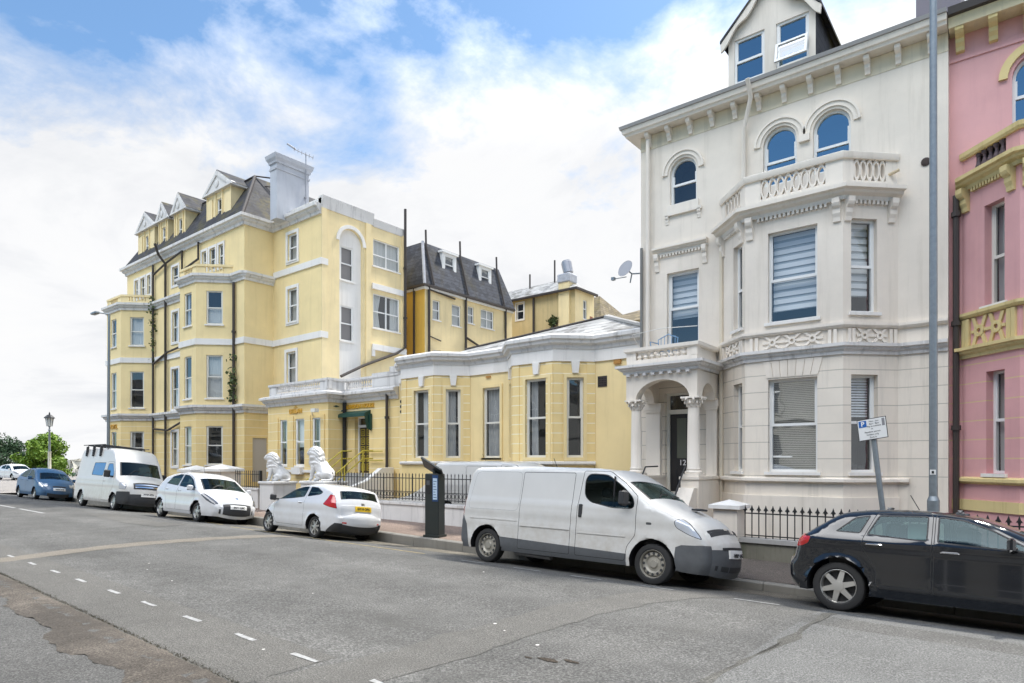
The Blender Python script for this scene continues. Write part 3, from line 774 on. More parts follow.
def column(parent, x, y, z0, z1, r):
    m = MB(); T = Matrix.Translation((x, y, 0)); h = z1 - z0
    m.box(x - r * 1.4, x + r * 1.4, y - r * 1.4, y + r * 1.4, z0, z0 + .07)
    m.lathe([(r * 1.32, z0 + .07), (r * 1.38, z0 + .11), (r * 1.1, z0 + .15), (r * 1.18, z0 + .19), (r, z0 + .23), (r * .97, z0 + h * .5), (r * .88, z1 - .26), (r * .98, z1 - .25), (r * .9, z1 - .22), (r * .95, z1 - .20), (r * 1.25, z1 - .06)], 20, None, T)
    o = m.build('column', WTRIM, parent, 40)
    c = MB(); rng = random.Random(5)
    for tier, (zz, rr, n) in enumerate(((z1 - .20, r * .95, 8), (z1 - .12, r * 1.12, 8))):
        for k in range(n):
            t = 2 * math.pi * (k + .5 * tier) / n; ca, sa = math.cos(t), math.sin(t)
            c.tube([(x + ca * rr, y + sa * rr, zz - .04), (x + ca * rr * 1.12, y + sa * rr * 1.12, zz + .05), (x + ca * rr * 1.5, y + sa * rr * 1.5, zz + .07), (x + ca * rr * 1.55, y + sa * rr * 1.55, zz + .03)], [.035, .04, .03, .018], 6)
    c.box(x - r * 1.55, x + r * 1.55, y - r * 1.55, y + r * 1.55, z1 - .045, z1)
    c.build('capital', WTRIM, o, 50)
    return o
column(wh, PX0 + .20, PY + .18, 1.62, 3.58, .145); column(wh, PX1 - .17, PY + .18, 1.62, 3.58, .155)
for x in (PX0 + .05, PX1 - .14):
    m = MB(); m.box(x - .12 if x < -7 else x - .14, x + .30 if x < -7 else x + .14, W0 - .16, W0, 1.2, 3.58); o = m.build('pilaster', WTRIM, wh)
    m = MB(); m.box(x - .16 if x < -7 else x - .19, x + .35 if x < -7 else x + .19, W0 - .21, W0 + .0, 3.40, 3.575); m.box(x - .14 if x < -7 else x - .17, x + .33 if x < -7 else x + .17, W0 - .19, W0, 3.33, 3.40); m.build('capital', WTRIM, o)
def peds(m):
    for x0, x1 in ((PX0 - .02, PX0 + .44), (PX1 - .40, PX1 + .06)):
        m.cut()
        m.box(x0, x1, PY - .06, W0, -.5, 1.55); m.box(x0 - .03, x1 + .03, PY - .09, W0, 1.55, 1.62)
        # sloping string of the steps in front
        m.prism([(13.95, -.3), (PY - .06, -.3), (PY - .06, 1.35), (PY - .25, 1.35), (13.95, .45)], -x1 + .04, -x0 - .04, None, Matrix(((0, 0, -1, 0), (1, 0, 0, 0), (0, 1, 0, 0), (0, 0, 0, 1))))
part('pedestal', WHITE, wh, peds)
def stp(m):
    for k in range(8): m.box(PX0 + .4, PX1 - .38, 13.9 + k * .17, W0 - .02, -.6 + .02 * k, .05 + (k + 1) * .138)
part('step', CONC, wh, stp)
# door
dM = fl_
m = MB(); m.ring(rect(.72, 1.56, 1.12, 3.85), rect(.80, 1.50, 1.16, 3.79), -.22, -.14, CREAMF, dM); m.box(.8, 1.5, 3.28, 3.40, -.21, -.13, CREAMF, dM)
df = m.build('door_frame', CREAMF, wh)
m = MB(); m.add([(.8, 3.4, -.19), (1.5, 3.4, -.19), (1.5, 3.79, -.19), (.8, 3.79, -.19)], [[0, 1, 2, 3]], GLASS, dM); m.build('fanlight', GLASS, df)
m = MB(); m.box(.81, 1.49, 1.16, 3.27, -.22, -.17, BLACKP, dM); m.ring(rect(.97, 1.31, 2.05, 3.19), rect(1.0, 1.28, 2.08, 3.16), -.171, -.155, BLACKP, dM)
m.ring(rect(.97, 1.31, 1.3, 1.8), rect(1.0, 1.28, 1.33, 1.77), -.171, -.155, BLACKP, dM)
dr = m.build('door', BLACKP, wh); dr['label'] = 'black panelled front door with a tall glazed panel'
m = MB(); m.add([(1.0, 2.08, -.163), (1.28, 2.08, -.163), (1.28, 3.16, -.163), (1.0, 3.16, -.163)], [[0, 1, 2, 3]], None, dM); m.build('door_pane', simple('frosted_pane', (.12, .13, .10), .25), dr)
text_mesh('house_number', '12', .21, dM @ Matrix.Translation((1.17, 1.95, -.150)), UPVC, dr)
m = MB(); m.box(.52, .62, 2.32, 2.66, 0, .04, None, dM); ic = m.build('intercom_panel', ZINC, wh)
m = MB(); m.box(.55, .59, 2.38, 2.5, .04, .05, None, dM); m.build('button', UPVC, ic)
for x in (PX0 + .55, PX1 - .32):
    pipe(wh, [(x, 14.15, .95), (x, 14.9, 1.85), (x, 15.6, 1.86)], .02, IRON, 'handrail')
# attic dormer
DY = 16.6; dx0, dx1 = -6.07, -3.95; dfm = frame(dx0, DY, 1, 0)
g = [(0, 11.5), (2.12, 11.5), (2.12, 13.0), (1.06, 14.08), (0, 13.0)]
dw1, dw2 = rect(.15, .92, 11.78, 12.92), rect(1.20, 1.97, 11.80, 12.92)
dm = MB(); wall(dm, dfm, g, [dw1, dw2], WTRIM, depth=.06)
for x in (dx0, dx1): dm.add([(x, DY, 11.4), (x, DY, 13.0), (x, 19.6, 13.0), (x, 19.6, 12.5), (x, 17, 11.4)], [[0, 1, 2, 3, 4]], SLATE)
dorm = dm.build('dormer', WTRIM, wh)
part('dormer_roof', SLATE, dorm, lambda m: [m.add([(a, DY - .18, za), (b, DY - .18, zb), (b, 20.4, zb), (a, 20.4, za), (a, DY - .18, za + .07), (b, DY - .18, zb + .07), (b, 20.4, zb + .07), (a, 20.4, za + .07)], [[3, 2, 1, 0], [4, 5, 6, 7], [0, 1, 5, 4], [2, 3, 7, 6], [0, 4, 7, 3], [1, 2, 6, 5]]) for a, za, b, zb in ((dx0 - .16, 12.88, (dx0 + dx1) / 2, 14.1), (dx1 + .16, 12.88, (dx0 + dx1) / 2, 14.1))])
def barge(m):
    for sg in (1, -1):
        c = 1.06; pts_o = []; pts_i = []
        for k in range(21):
            t = k / 20; u = c - sg * (1.22 * (1 - t)); v = 12.86 + t * 1.25
            pts_o.append((u, v)); wv = .17 + .06 * math.sin(t * 4 * math.pi + .6)
            pts_i.append((u + sg * .02, v - wv))
        m.prism(pts_o + pts_i[::-1], .10, .16, None, dfm)
part('bargeboard', WTRIM, dorm, barge)
window(wh, dfm, dw1, .04, 12.34, sill=0, fw=.06, glass=GLASSR)
wo = window(wh, dfm, dw2, .04, 12.34, sill=0, fw=.06, glass=GLASSR, label='attic window with its lower sash tilted open')
T = dfm @ Matrix.Translation((0, 12.34, .0)) @ Matrix.Rotation(R(-14), 4, 'X') @ Matrix.Translation((0, -12.34, .03))
m = MB(); m.ring(rect(1.21, 1.96, 11.83, 12.34), rect(1.27, 1.90, 11.89, 12.29), 0, .05, None, T); m.build('open_sash', UPVC, wo)
m = MB(); m.add([(1.27, 11.89, .02), (1.90, 11.89, .02), (1.90, 12.29, .02), (1.27, 12.29, .02)], [[0, 1, 2, 3]], None, T); m.build('sash_pane', GLASS, wo)
ch = MB(); ch.box(-2.1, -1.2, 18.4, 19.6, 11.6, 14.4, None); ch.box(-2.2, -1.1, 18.3, 19.7, 14.4, 14.6, None)
chm = ch.build('chimney', stucco('grey_purple_render', (.24, .22, .25), .1, .2), wh)

# ================================================================== PINK HOUSE
pk = thing('terraced_house', 'pink house with mustard yellow mouldings, right of the tall off-white house', 'house', (1.5, 16.3, 0))
px0, px1 = -1.28, 6.2
W0 = 16.5; pb_ = [(-1.05, W0), (-.09, 15.53), (2.0, 15.53), (2.97, W0)]
pw = frame(px0, W0, 1, 0); pl = seg_frame(pb_[0], pb_[1]); pfm = seg_frame(pb_[1], pb_[2]); pr = seg_frame(pb_[2], pb_[3])
V_ = lambda x: x - px0
m = MB()
paw = [archp(V_(-.22), V_(.62), 8.7, 10.2), archp(V_(1.0), V_(1.84), 8.7, 10.2), archp(V_(4.0), V_(4.84), 8.9, 10.2)]
wall(m, pw, [(0, 4.25), (V_(pb_[0][0]), 4.25), (V_(pb_[0][0]), 7.7), (V_(pb_[3][0]), 7.7), (V_(pb_[3][0]), 4.25), (V_(px1), 4.25), (V_(px1), 11.1), (0, 11.1)], paw + [rect(V_(4.0), V_(4.9), 5.2, 7.1)], PINK)
wall(m, pw, rect(0, V_(pb_[0][0]), -1.6, 4.25), [], PINKR); wall(m, pw, rect(V_(pb_[3][0]), V_(px1), -1.6, 4.25), [rect(V_(4.0), V_(5.0), 1.2, 3.8)], PINKR)
LP = math.dist(pb_[0], pb_[1])
for M_, ln, a, b in ((pl, LP, .60, 1.03), (pfm, 2.09, .5, 1.6), (pr, math.dist(pb_[2], pb_[3]), .2, .8)):
    wall(m, M_, rect(0, ln, -1.6, 4.25), [rect(a, b, 1.75, 3.80)], PINKR, depth=.18)
    wall(m, M_, rect(0, ln, 4.25, 7.7), [rect(a - .04, b, 5.13, 7.16)], PINK, depth=.18)
m.add([(x, y, 7.7) for x, y in pb_], [[0, 1, 2, 3]], LEAD)
m.add([(px1, W0, -1.6), (px1, W0, 11.1), (px1, 26, 11.1), (px1, 26, -1.6)], [[0, 1, 2, 3]], PINK)
m.build('wall', PINK, pk)
for M_, a, b in ((pl, .60, 1.03), (pfm, .5, 1.6), (pr, .2, .8)):
    window(pk, M_, rect(a, b, 1.75, 3.80), .16, 2.82, fill=('curtains', .3), fmat=UPVC)
    window(pk, M_, rect(a - .04, b, 5.13, 7.16), .16, 6.1, fill=('curtains', .42, CURTD), fmat=CREAMF)
for p_ in paw: window(pk, pw, p_, .12, 9.4, sill=0, glass=GLASSR)
window(pk, pw, rect(V_(4.0), V_(4.9), 5.2, 7.1), .16, 6.1)
part('sill_course', PINKY, pk, lambda m: m.sweep([(-.02, 1.52), (.06, 1.54), (.11, 1.58), (.11, 1.64), (-.02, 1.68)], pb_))
part('plinth_band', PINKY, pk, lambda m: m.sweep(FLAT(.98, 1.20, .04), [(px0 + .05, W0)] + pb_ + [(px1, W0)]))
part('string_course', PINKY, pk, lambda m: m.sweep(CORN(4.14, 4.36, .18), [(px0 + .1, W0)] + pb_ + [(px1, W0)]))
part('ledge', PINKY, pk, lambda m: m.sweep([(-.02, 4.96), (.06, 4.97), (.1, 5.02), (.1, 5.08), (-.02, 5.1)], pb_))
def pfr(m):
    xpanel(m, pl, .26, 1.08, 4.38, 4.95, 2, None, .05); xpanel(m, pfm, .3, 1.8, 4.38, 4.95, 3, None, .05)
    for M_, us in ((pl, (.08, .18, 1.16, 1.26)), (pfm, (.1, .2, 1.9, 2.0))):
        for u in us: m.cut(); m.box(u - .045, u + .045, 4.38, 4.95, -.01, .055, None, M_)
part('frieze', PINKY, pk, pfr)
def pcn(m):
    m.sweep(CORN(7.64, 7.90, .26), [(px0 + .12, W0)] + pb_ + [(3.2, W0)]); dentils(m, pl, .3, 1.02, 7.56, 7.65, .08, 10); dentils(m, pfm, .3, 1.8, 7.56, 7.65, .08, 16)
    for M_, us in ((pl, (.12, 1.2)), (pfm, (.12, 1.97))):
        for u in us: bracket(m, M_, u, 7.2, 7.68, .16, .2)
part('bay_cornice', PINKY, pk, pcn)
def pbl(m):
    m.sweep([(-.16, 8.32), (.04, 8.32), (.07, 8.37), (.07, 8.46), (-.16, 8.49)], pb_)
part('coping', PINKY, pk, pbl)
def pbp(m):
    for M_, ln in ((pl, 1.35), (pfm, 2.09), (pr, 1.35)):
        m.cut(); m.box(0, .34, 7.9, 8.33, -.15, -.012, None, M_); m.cut(); m.box(ln - .3, ln, 7.9, 8.33, -.15, -.012, None, M_)
pbo = part('balcony_parapet', PINK, pk, pbp)
bm2 = baluster_data('baluster', .42, simple('dark_baluster', (.10, .07, .08), .7, var=.4, vscale=20), .07)
for (p, q, n) in (((-.80, W0 - .17), (-.30, W0 - .68), 5), ((.3, 15.61), (1.65, 15.61), 8)): balusters(pbo, bm2, p, q, n, 7.9)
part('balcony_backing', simple('dark_backing', (.03, .03, .028), .9), pk, lambda m: (m.box(.34, 1.05, 7.92, 8.32, -.16, -.13, None, pl)))  # plain near-black panel behind the balusters
for k in range(12):
    mm = MB(); bracket(mm, pw, .2 + k * .56, 10.62, 11.02, .15, .40); mm.build('corbel', PINKY, pk)
part('eaves_band', PINK, pk, lambda m: m.box(0, V_(px1), 10.46, 10.52, -.01, .03, None, pw))
part('eaves_cornice', stucco('pale_cream_paint', (.70, .62, .42), .1, .15), pk, lambda m: m.sweep([(0, 11.0), (.42, 11.0), (.46, 11.2), (.0, 11.25)], [(px0 + .02, W0), (px1, W0)]))
part('gutter', PIPE, pk, lambda m: m.sweep([(.40, 11.2), (.56, 11.21), (.58, 11.36), (.40, 11.36)], [(px0 + .02, W0), (px1, W0)]))
part('roof', SLATE, pk, lambda m: m.add([(px0, W0 - .4, 11.3), (px1, W0 - .4, 11.3), (px1, 21, 13.7), (px0, 21, 13.7), (px0, 26.5, 11.3), (px1, 26.5, 11.3)], [[0, 1, 2, 3], [3, 2, 5, 4]]))
for a, b in ((-.22, .62), (1.0, 1.84), (4.0, 4.84)):
    c = (a + b) / 2; r = .42
    part('arched_surround', PINKY, pk, lambda m: m.prism([(V_(c) + (r + .22) * math.cos(math.pi * k / 16), 9.78 + (r + .22) * math.sin(math.pi * k / 16)) for k in range(17)] + [(V_(c) + (r + .07) * math.cos(math.pi * k / 16), 9.78 + (r + .07) * math.sin(math.pi * k / 16)) for k in range(16, -1, -1)], 0, .06, None, pw))
pipe(pk, [(px0 + .13, W0 - .10, 7.6), (px0 + .13, W0 - .10, .2)], .06, PIPE, collars=[(px0 + .13, W0 - .10, z) for z in (7.2, 4.9, 2.7)])
# ================================================================== SINGLE-STOREY ANNEXE
F0 = 17.0; FB = 16.08
an = thing('hotel_annexe', 'low single-storey yellow annexe with a white parapet and gold-lettered entrance', 'building', (-15, 17, 0))
ax0, ax1 = -22.88, -8.42
b1 = [(-19.09, F0), (-18.19, FB), (-16.49, FB), (-15.59, F0)]
b2 = [(-13.77, F0), (-12.87, FB), (-11.30, FB), (-10.37, F0)]
path = [(-19.38, F0)] + b1 + b2 + [(ax1, F0)]
def opn(u0, u1): return rect(u0, u1, 2.11, 4.57)
m = MB()
fw_ = frame(ax0, F0, 1, 0); X_ = lambda x: x - ax0
ed = rect(.66, 1.62, 1.5, 3.86)
wall(m, fw_, rect(0, X_(-19.38), -1.4, 4.95), [ed], YELR, depth=.2)
wall(m, fw_, rect(X_(-19.38), X_(b1[0][0]), -1.4, 5.85), [], YEL)
wF = opn(X_(-14.95), X_(-14.17))
wall(m, fw_, rect(X_(b1[3][0]), X_(b2[0][0]), -1.4, 5.85), [wF], YEL, depth=.14)
wall(m, fw_, rect(X_(b2[3][0]), X_(ax1), -1.4, 5.85), [], YEL)
wins = []
for b in (b1, b2):
    f_l, f_f, f_r = seg_frame(b[0], b[1]), seg_frame(b[1], b[2]), seg_frame(b[2], b[3])
    lf = b[2][0] - b[1][0]
    a, c = (.68, 1.52) if b is b1 else (.52, 1.40)
    for M_, ln, o in ((f_l, 1.28, opn(.38, .90)), (f_f, lf, opn(a, c)), (f_r, 1.29, opn(.42, .95))):
        wall(m, M_, rect(0, ln, -1.4, 5.85), [o], YELQ, depth=.16); wins.append((M_, o))
# entrance portico block
D0, D1, DYY = -27.55, -22.88, 16.14
pd = frame(D0, DYY, 1, 0)
dws = [rect(1.00, 1.60, 1.80, 3.86), rect(2.24, 2.93, 1.80, 3.86), rect(3.52, 4.12, 1.80, 3.86)]
wall(m, pd, rect(0, 4.67, -1.4, 4.95), dws, YELR, depth=.24)
wall(m, frame(D1, DYY, 0, 1), rect(0, .86, -1.4, 4.95), [], YELR); wall(m, frame(D0, 19.2, 0, -1), rect(0, 3.06, -1.4, 4.95), [], YELR)
m.add([(D0, DYY, 4.95), (D1, DYY, 4.95), (D1, F0, 4.95), (-19.38, F0, 4.95), (-19.38, 26, 4.95), (D0, 26, 4.95)], [[0, 1, 2, 3, 4, 5]], LEAD)
m.add([(-19.4, F0 + .3, 5.5), (ax1, F0 + .3, 5.5), (ax1, 25, 5.5), (-19.4, 25, 5.5)], [[0, 1, 2, 3]], LEAD)
m.add([(x, y, 5.84) for x, y in b1], [[0, 1, 2, 3]], TRIMD); m.add([(x, y, 5.84) for x, y in b2], [[0, 1, 2, 3]], TRIMD)
m.add([(-19.38, F0, 4.9), (-19.38, F0, 5.85), (-19.38, 25, 5.85), (-19.38, 25, 4.9)], [[0, 1, 2, 3]], TRIMD)
m.build('wall', YEL, an)
fl = [('drape', .30, .62), ('drape', .35, .62, CURT), ('drape', .12, .7, CURTD), ('drape', .1, .9, CURTD), ('drape', .1, .4, CURTD), None]
k = 0
for i, (M_, o) in enumerate(wins):
    window(an, M_, o, .055, 3.35, fill=fl[i % len(fl)], fw=.07, fmat=CREAMF, sill=.02)
window(an, fw_, wF, .055, 3.34, fill=('drape', .1, .75, CURTD), fw=.07, fmat=CREAMF, sill=.04)
part('red_garment', RED, an, lambda m: wavy(m, wins[2][0], .47, .60, 3.70, 4.10, -.30, RED, .01))
for i, o in enumerate(dws): window(an, pd, o, .04, 2.85, fill=(('drape', .35, .95), ('sheet', .6), ('drape', .4, .98))[i], fw=.06, fmat=UPVC, sill=.03)
part('window_box', TRIM, an, lambda m: m.box(2.25, 2.92, 1.42, 1.72, .0, .22, None, pd))
# parapet: plain white frieze then a moulded cornice, running round both bays
part('parapet', TRIM, an, lambda m: (m.sweep([(-.02, 5.06), (.05, 5.06), (.05, 5.46), (-.02, 5.46)], path)))
part('parapet_cornice', TRIMD, an, lambda m: m.sweep([(-.02, 5.44), (.08, 5.44), (.10, 5.54), (.20, 5.60), (.22, 5.68), (.27, 5.72), (.27, 5.82), (.10, 5.90), (-.30, 5.90)], path))
def keys(m):
    for M_, o in wins + [(fw_, wF)]:
        c = (o[0][0] + o[1][0]) / 2
        if M_ is fw_: continue
        m.cut(); m.prism([(c - .09, 4.70), (c + .09, 4.70), (c + .13, 5.06), (c - .13, 5.06)], -.01, .09, None, M_)
part('keystone', TRIM, an, keys)
def arch_(m):
    for M_, o in wins + [(fw_, wF)]:
        m.cut(); op = inset(o, -.10); m.ring(op, o, -.005, .04, None, M_)
part('architrave', YEL, an, arch_)
part('sill_course', TRIM, an, lambda m: [(m.cut(), m.sweep([(-.02, 1.86), (.06, 1.87), (.10, 1.91), (.10, 1.97), (-.02, 2.0)], b)) for b in (b1, b2)])
def pier(m):
    for b in (b1, b2):
        for p, q in ((b[0], b[1]), (b[1], b[2]), (b[2], b[3])):
            f_ = seg_frame(p, q); ln = math.dist(p, q)
            m.cut(); m.box(.0, .26, 2.0, 5.06, -.01, .025, YELQ, f_); m.cut(); m.box(ln - .26, ln, 2.0, 5.06, -.01, .025, YELQ, f_)
part('quoin', YELQ, an, pier)
def vents(m):
    for i in range(5): m.box(X_(-10.26), X_(-9.95), 4.27 + i * .068, 4.31 + i * .068, -.01, .02, PIPE, fw_)
    for i in range(4): m.box(X_(-10.26) + i * .1, X_(-10.26) + i * .1 + .02, 4.27, 4.60, -.01, .018, PIPE, fw_)
    m.box(X_(-10.26), X_(-9.95), 4.27, 4.60, -.02, .004, DARK, fw_)
part('air_vent', PIPE, an, vents)
part('alarm_box', simple('rusty_orange_plastic', (.45, .22, .05), .6), an, lambda m: (m.box(X_(-9.68), X_(-9.45), 4.92, 5.03, 0, .07, None, fw_), m.cut(), m.box(X_(-14.80), X_(-14.6), 4.92, 4.98, 0, .05, None, fw_)))
part('wall_plate', BLACKP, an, lambda m: [(m.cut(), m.lathe([(.07, 0), (.07, .03)], 10, None, Matrix.Translation((-19.25, F0, z)) @ Matrix.Rotation(R(90), 4, 'X'))) for z in (3.95, 4.15, 4.35)])
# sloping bleached slate roof behind the parapet
def rf(m):
    A = [(-18.9, F0 + .5, 5.78), (-8.6, F0 + .5, 5.9), (-11.75, 20, 7.15), (-18.6, 20, 6.72)]
    m.add(A + [(-8.6, 22.5, 5.95), (-19, 23, 5.6)], [[0, 1, 2, 3], [1, 4, 2], [3, 2, 4, 5]])
part('roof', SLATEW, an, rf)
part('ridge_tile', PIPE, an, lambda m: m.tube([(-18.6, 20, 6.75), (-11.75, 20, 7.18)], .05, 6))
part('hip_tile', CONC, an, lambda m: (m.tube([(-11.75, 20, 7.17), (-8.6, F0 + .5, 5.95)], .08, 6), m.cut(), m.tube([(-11.75, 20.1, 7.17), (-9.6, 21.5, 6.35)], .12, 6)))
# entrance block mouldings
dpath = [(D0, 19.1), (D0, DYY), (D1, DYY), (D1, F0), (-19.40, F0)]
part('entrance_cornice', TRIMD, an, lambda m: m.sweep([(-.02, 4.48), (.05, 4.49), (.08, 4.60), (.16, 4.66), (.20, 4.76), (.30, 4.80), (.30, 4.90), (.12, 4.97), (-.3, 4.97)], dpath))
def ebal(m):
    m.sweep([(-.22, 4.97), (-.04, 4.97), (-.04, 5.08), (-.22, 5.08)], dpath)
    m.sweep([(-.24, 5.40), (-.02, 5.40), (.0, 5.44), (.0, 5.52), (-.24, 5.55)], dpath)
    for a, b in ((.04, .62), (4.0, 4.67)): m.box(a, b, 5.07, 5.41, -.21, -.05, None, pd)
    m.box(-.86 + .86, .86, 5.07, 5.41, -.21, -.05, None, frame(D1, DYY, 0, 1))
    m.box(.0, .1, 5.07, 5.41, -.2, -.05, None, fw_); m.box(1.75, 3.5, 5.07, 5.62, -.21, -.03, None, fw_)
    m.box(2.9, 3.5, 5.55, 5.80, -.21, -.0, None, fw_)
eb = part('balustrade', TRIMD, an, ebal)
bm3 = baluster_data('baluster', .34, TRIMD, .055)
balusters(eb, bm3, (D0 + .62, DYY + .13), (D0 + 4.0, DYY + .13), 24, 5.07); balusters(eb, bm3, (ax0 + .1, F0 + .13), (ax0 + 1.75, F0 + .13), 11, 5.07)
def pil(m):
    for a, b in ((.62, .9), (1.68, 2.14), (3.02, 3.44), (4.22, 4.45)):
        m.cut(); m.box(a, b, 1.6, 3.98, -.01, .05, YELR, pd)
    m.cut(); m.box(0, 4.67, 1.50, 1.62, -.01, .09, TRIM, pd)
part('pilaster', YELR, an, pil)
text_mesh('lettering', 'DELLAN', .27, pd @ Matrix.Translation((2.29, 4.20, .02)), GOLD, an, .02, bold=.008)
m = MB(); m.prism([(2.14, 4.36), (2.44, 4.36), (2.29, 4.46)], .0, .03, GOLD, pd); m.build('crest', GOLD, an)
text_mesh('lettering', 'LONDON HOUSE', .235, fw_ @ Matrix.Translation((1.02, 4.30, .02)), GOLD, an, .02, bold=.01)
# green door canopy with side curtains
def can(m):
    prof = [(0.0, 4.12), (1.78, 4.12), (1.84, 3.86), (-.04, 3.86)]
    m.add([(.04, 4.12, 0), (1.72, 4.12, 0), (1.78, 3.98, .36), (-.02, 3.98, .36), (-.02, 3.84, .37), (1.78, 3.84, .37)], [[0, 1, 2, 3], [3, 2, 5, 4]], None, fw_)
    for u in (-.02, 1.78):
        s = .0 if u < 1 else 0
        m.add([(u if u < 1 else u - .06, 4.12, 0), (u, 3.98, .36), (u, 3.84, .37), (u, 3.35, .26), (u if u < 1 else u - .02, 3.25, .0)], [[0, 1, 2, 3, 4]], None, fw_)
        m.prism([(u - .06, 3.3), (u + .06, 3.3), (u + .05, 3.95), (u - .05, 3.95)], .02, .12, None, fw_)
part('door_canopy', GREEN, an, can)
m = MB(); m.ring(ed, rect(.74, 1.54, 1.5, 3.80), -.28, -.18, TRIM, fw_); m.box(.74, 1.54, 3.42, 3.52, -.27, -.12, TRIM, fw_); dfr = m.build('door_frame', TRIM, an)
m = MB(); m.add([(.74, 3.52, -.23), (1.54, 3.52, -.23), (1.54, 3.8, -.23), (.74, 3.8, -.23)], [[0, 1, 2, 3]], GLASS, fw_); m.build('fanlight', GLASS, dfr)
DBR = simple('dark_brown_door', (.045, .028, .015), .4)
for s, (a, b) in enumerate(((.75, 1.135), (1.145, 1.53))):
    m = MB(); m.box(a, b, 1.5, 3.42, -.26, -.22, DBR, fw_)
    for r_ in range(5):
        v = 1.6 + r_ * .365; o_ = rect(a + .06, b - .06, v, v + .29)
        m.ring(o_, inset(o_, .022), -.222, -.205, YRAIL, fw_); i_ = inset(o_, .075); m.ring(i_, inset(i_, .018), -.222, -.205, YRAIL, fw_)
    d_ = m.build('door', DBR, an); d_['label'] = 'dark brown door leaf with gilt square panels'
def steps(m):
    for k in range(9): m.box(-22.6, -20.6, 14.5 + k * .26, F0, -1.2, .1 + (k + 1) * .155)
part('step', CONC, an, steps)
def hrail(m):
    for x in (-22.3, -20.9):
        for dz in (0, -.32): m.tube([(x, 14.6, 1.15 + dz), (x, 16.4, 2.42 + dz), (x, 16.9, 2.42 + dz)], .028, 8)
        for t in (0, .5, 1): m.tube([(x, 14.6 + 1.8 * t, .1 + 1.27 * t), (x, 14.6 + 1.8 * t, 1.17 + 1.27 * t)], .03, 8)
    for z in (2.40, 2.02): m.tube([(-21.2, F0 - .1, z), (-20.3, F0 - .1, z)], .022, 8)
part('handrail', YRAIL, an, hrail)
def lant(m):
    m.box(.02, .06, 4.05, 4.2, 0, .1, None, fw_)
    T = Matrix.Translation((-23.05, F0 - .45, 0)); m.lathe([(.06, 4.02), (.13, 4.1), (.16, 4.28), (.24, 4.32), (.12, 4.42), (.03, 4.55)], 8, None, T)
    m.tube([(-22.8, F0 - .02, 4.2), (-23.05, F0 - .45, 4.05)], .03, 6)
part('wall_lantern', GREEN, an, lant)
pipe(an, [(ax0 + .1, F0 - .11, 4.5), (ax0 + .1, F0 - .11, .2)], .075, IRON, collars=[(ax0 + .1, F0 - .11, 2.4)])
pipe(an, [(-20.0, F0 - .12, 4.75), (-20.0, F0 - .12, -.2)], .06, PIPE, collars=[(-20.0, F0 - .12, 3.75)])
part('flood_light', CREAMF, an, lambda m: (m.tube([(-24.0, DYY, 3.98), (-23.6, DYY - .3, 4.1), (-23.2, DYY - .35, 4.12)], .025, 6), m.box(-23.4, -23.1, DYY - .5, DYY - .3, 4.05, 4.2)))

# ================================================================== SEAFRONT HOTEL (far-left block)
ht = thing('seafront_hotel', 'tall yellow hotel with white bands and pedimented dormers at the left end', 'building', (-38, 19, 0))
A0 = 17.2; AB = 15.87; BY = 18.84; BX = -27.26; AX = -31.64; AL = -46.7
a1 = [(-46.4, A0), (-46.34, AB), (-44.06, AB), (-42.70, A0)]
a2 = [(-37.3, A0), (-35.96, AB), (-34.11, AB), (-32.79, A0)]
fa = frame(AL, A0, 1, 0); A_ = lambda x: x - AL
fb = frame(AX, BY, 1, 0); fc = frame(BX, BY, 0, 1); fret = frame(AX, A0, 0, 1)
apath = [(AL, 28), (AL, A0)] + a1 + a2 + [(AX, A0), (AX, BY), (BX, BY)]
tops = []
m = MB()
w3 = []
for c in (-44.2, -35.0):
    for du, wd in ((-.95, .42), (0, .56), (.95, .42)): w3.append(rect(A_(c + du) - wd / 2 - (.05), A_(c + du) + wd / 2 + .05, 12.55, 13.75))
mids = [rect(A_(-39.95), A_(-39.15), 12.5, 13.6), rect(A_(-39.95), A_(-39.15), 9.1, 10.9), rect(A_(-40.0), A_(-39.1), 5.1, 7.5), rect(A_(-40.0), A_(-39.2), 1.7, 3.75)]
segs = [(AL, a1[0][0]), (a1[3][0], a2[0][0]), (a2[3][0], AX)]
wall(m, fa, rect(0, A_(AX), 11.8, 14.5), w3 + [mids[0]], YEL, depth=.12)
for s in segs:
    wall(m, fa, rect(A_(s[0]), A_(s[1]), -.5, 4.6), [mids[3]] if s is segs[1] else [], YELR)
    wall(m, fa, rect(A_(s[0]), A_(s[1]), 4.6, 11.8), mids[1:3] if s is segs[1] else [], YEL)
aw = []
for b in (a1, a2):
    for i in range(3):
        f_ = seg_frame(b[i], b[i + 1]); ln = math.dist(b[i], b[i + 1])
        if ln < 1.0:
            u = None
        else:
            c = ln * .5 if i != 2 else ln * .50; hw = .42
            u = (c - hw, c + hw)
        o0 = [rect(u[0], u[1], 1.8, 3.85)] if u else []; o1 = [rect(u[0], u[1], 5.32, 7.6), rect(u[0], u[1], 9.22, 11.0)] if u else []
        wall(m, f_, rect(0, ln, -.5, 4.6), o0, YELR, depth=.16); wall(m, f_, rect(0, ln, 4.6, 11.8), o1, YEL, depth=.16)
        for o in o0 + o1: aw.append((f_, o))
    m.add([(x, y, 11.8) for x, y in b], [[0, 1, 2, 3]], LEAD)
rd = rect(.46, 1.28, .9, 3.22)
wall(m, fret, rect(0, BY - A0, -.5, 4.6), [rd], YELR, depth=.08, room=.1); wall(m, fret, rect(0, BY - A0, 4.6, 14.5), [], YEL)
bw = [rect(1.42, 2.28, 12.45, 13.85), rect(1.42, 2.28, 9.25, 11.0), rect(1.30, 2.18, 6.05, 7.7)]
wall(m, fb, rect(0, BX - AX, -.5, 14.6), bw, YEL, depth=.14)
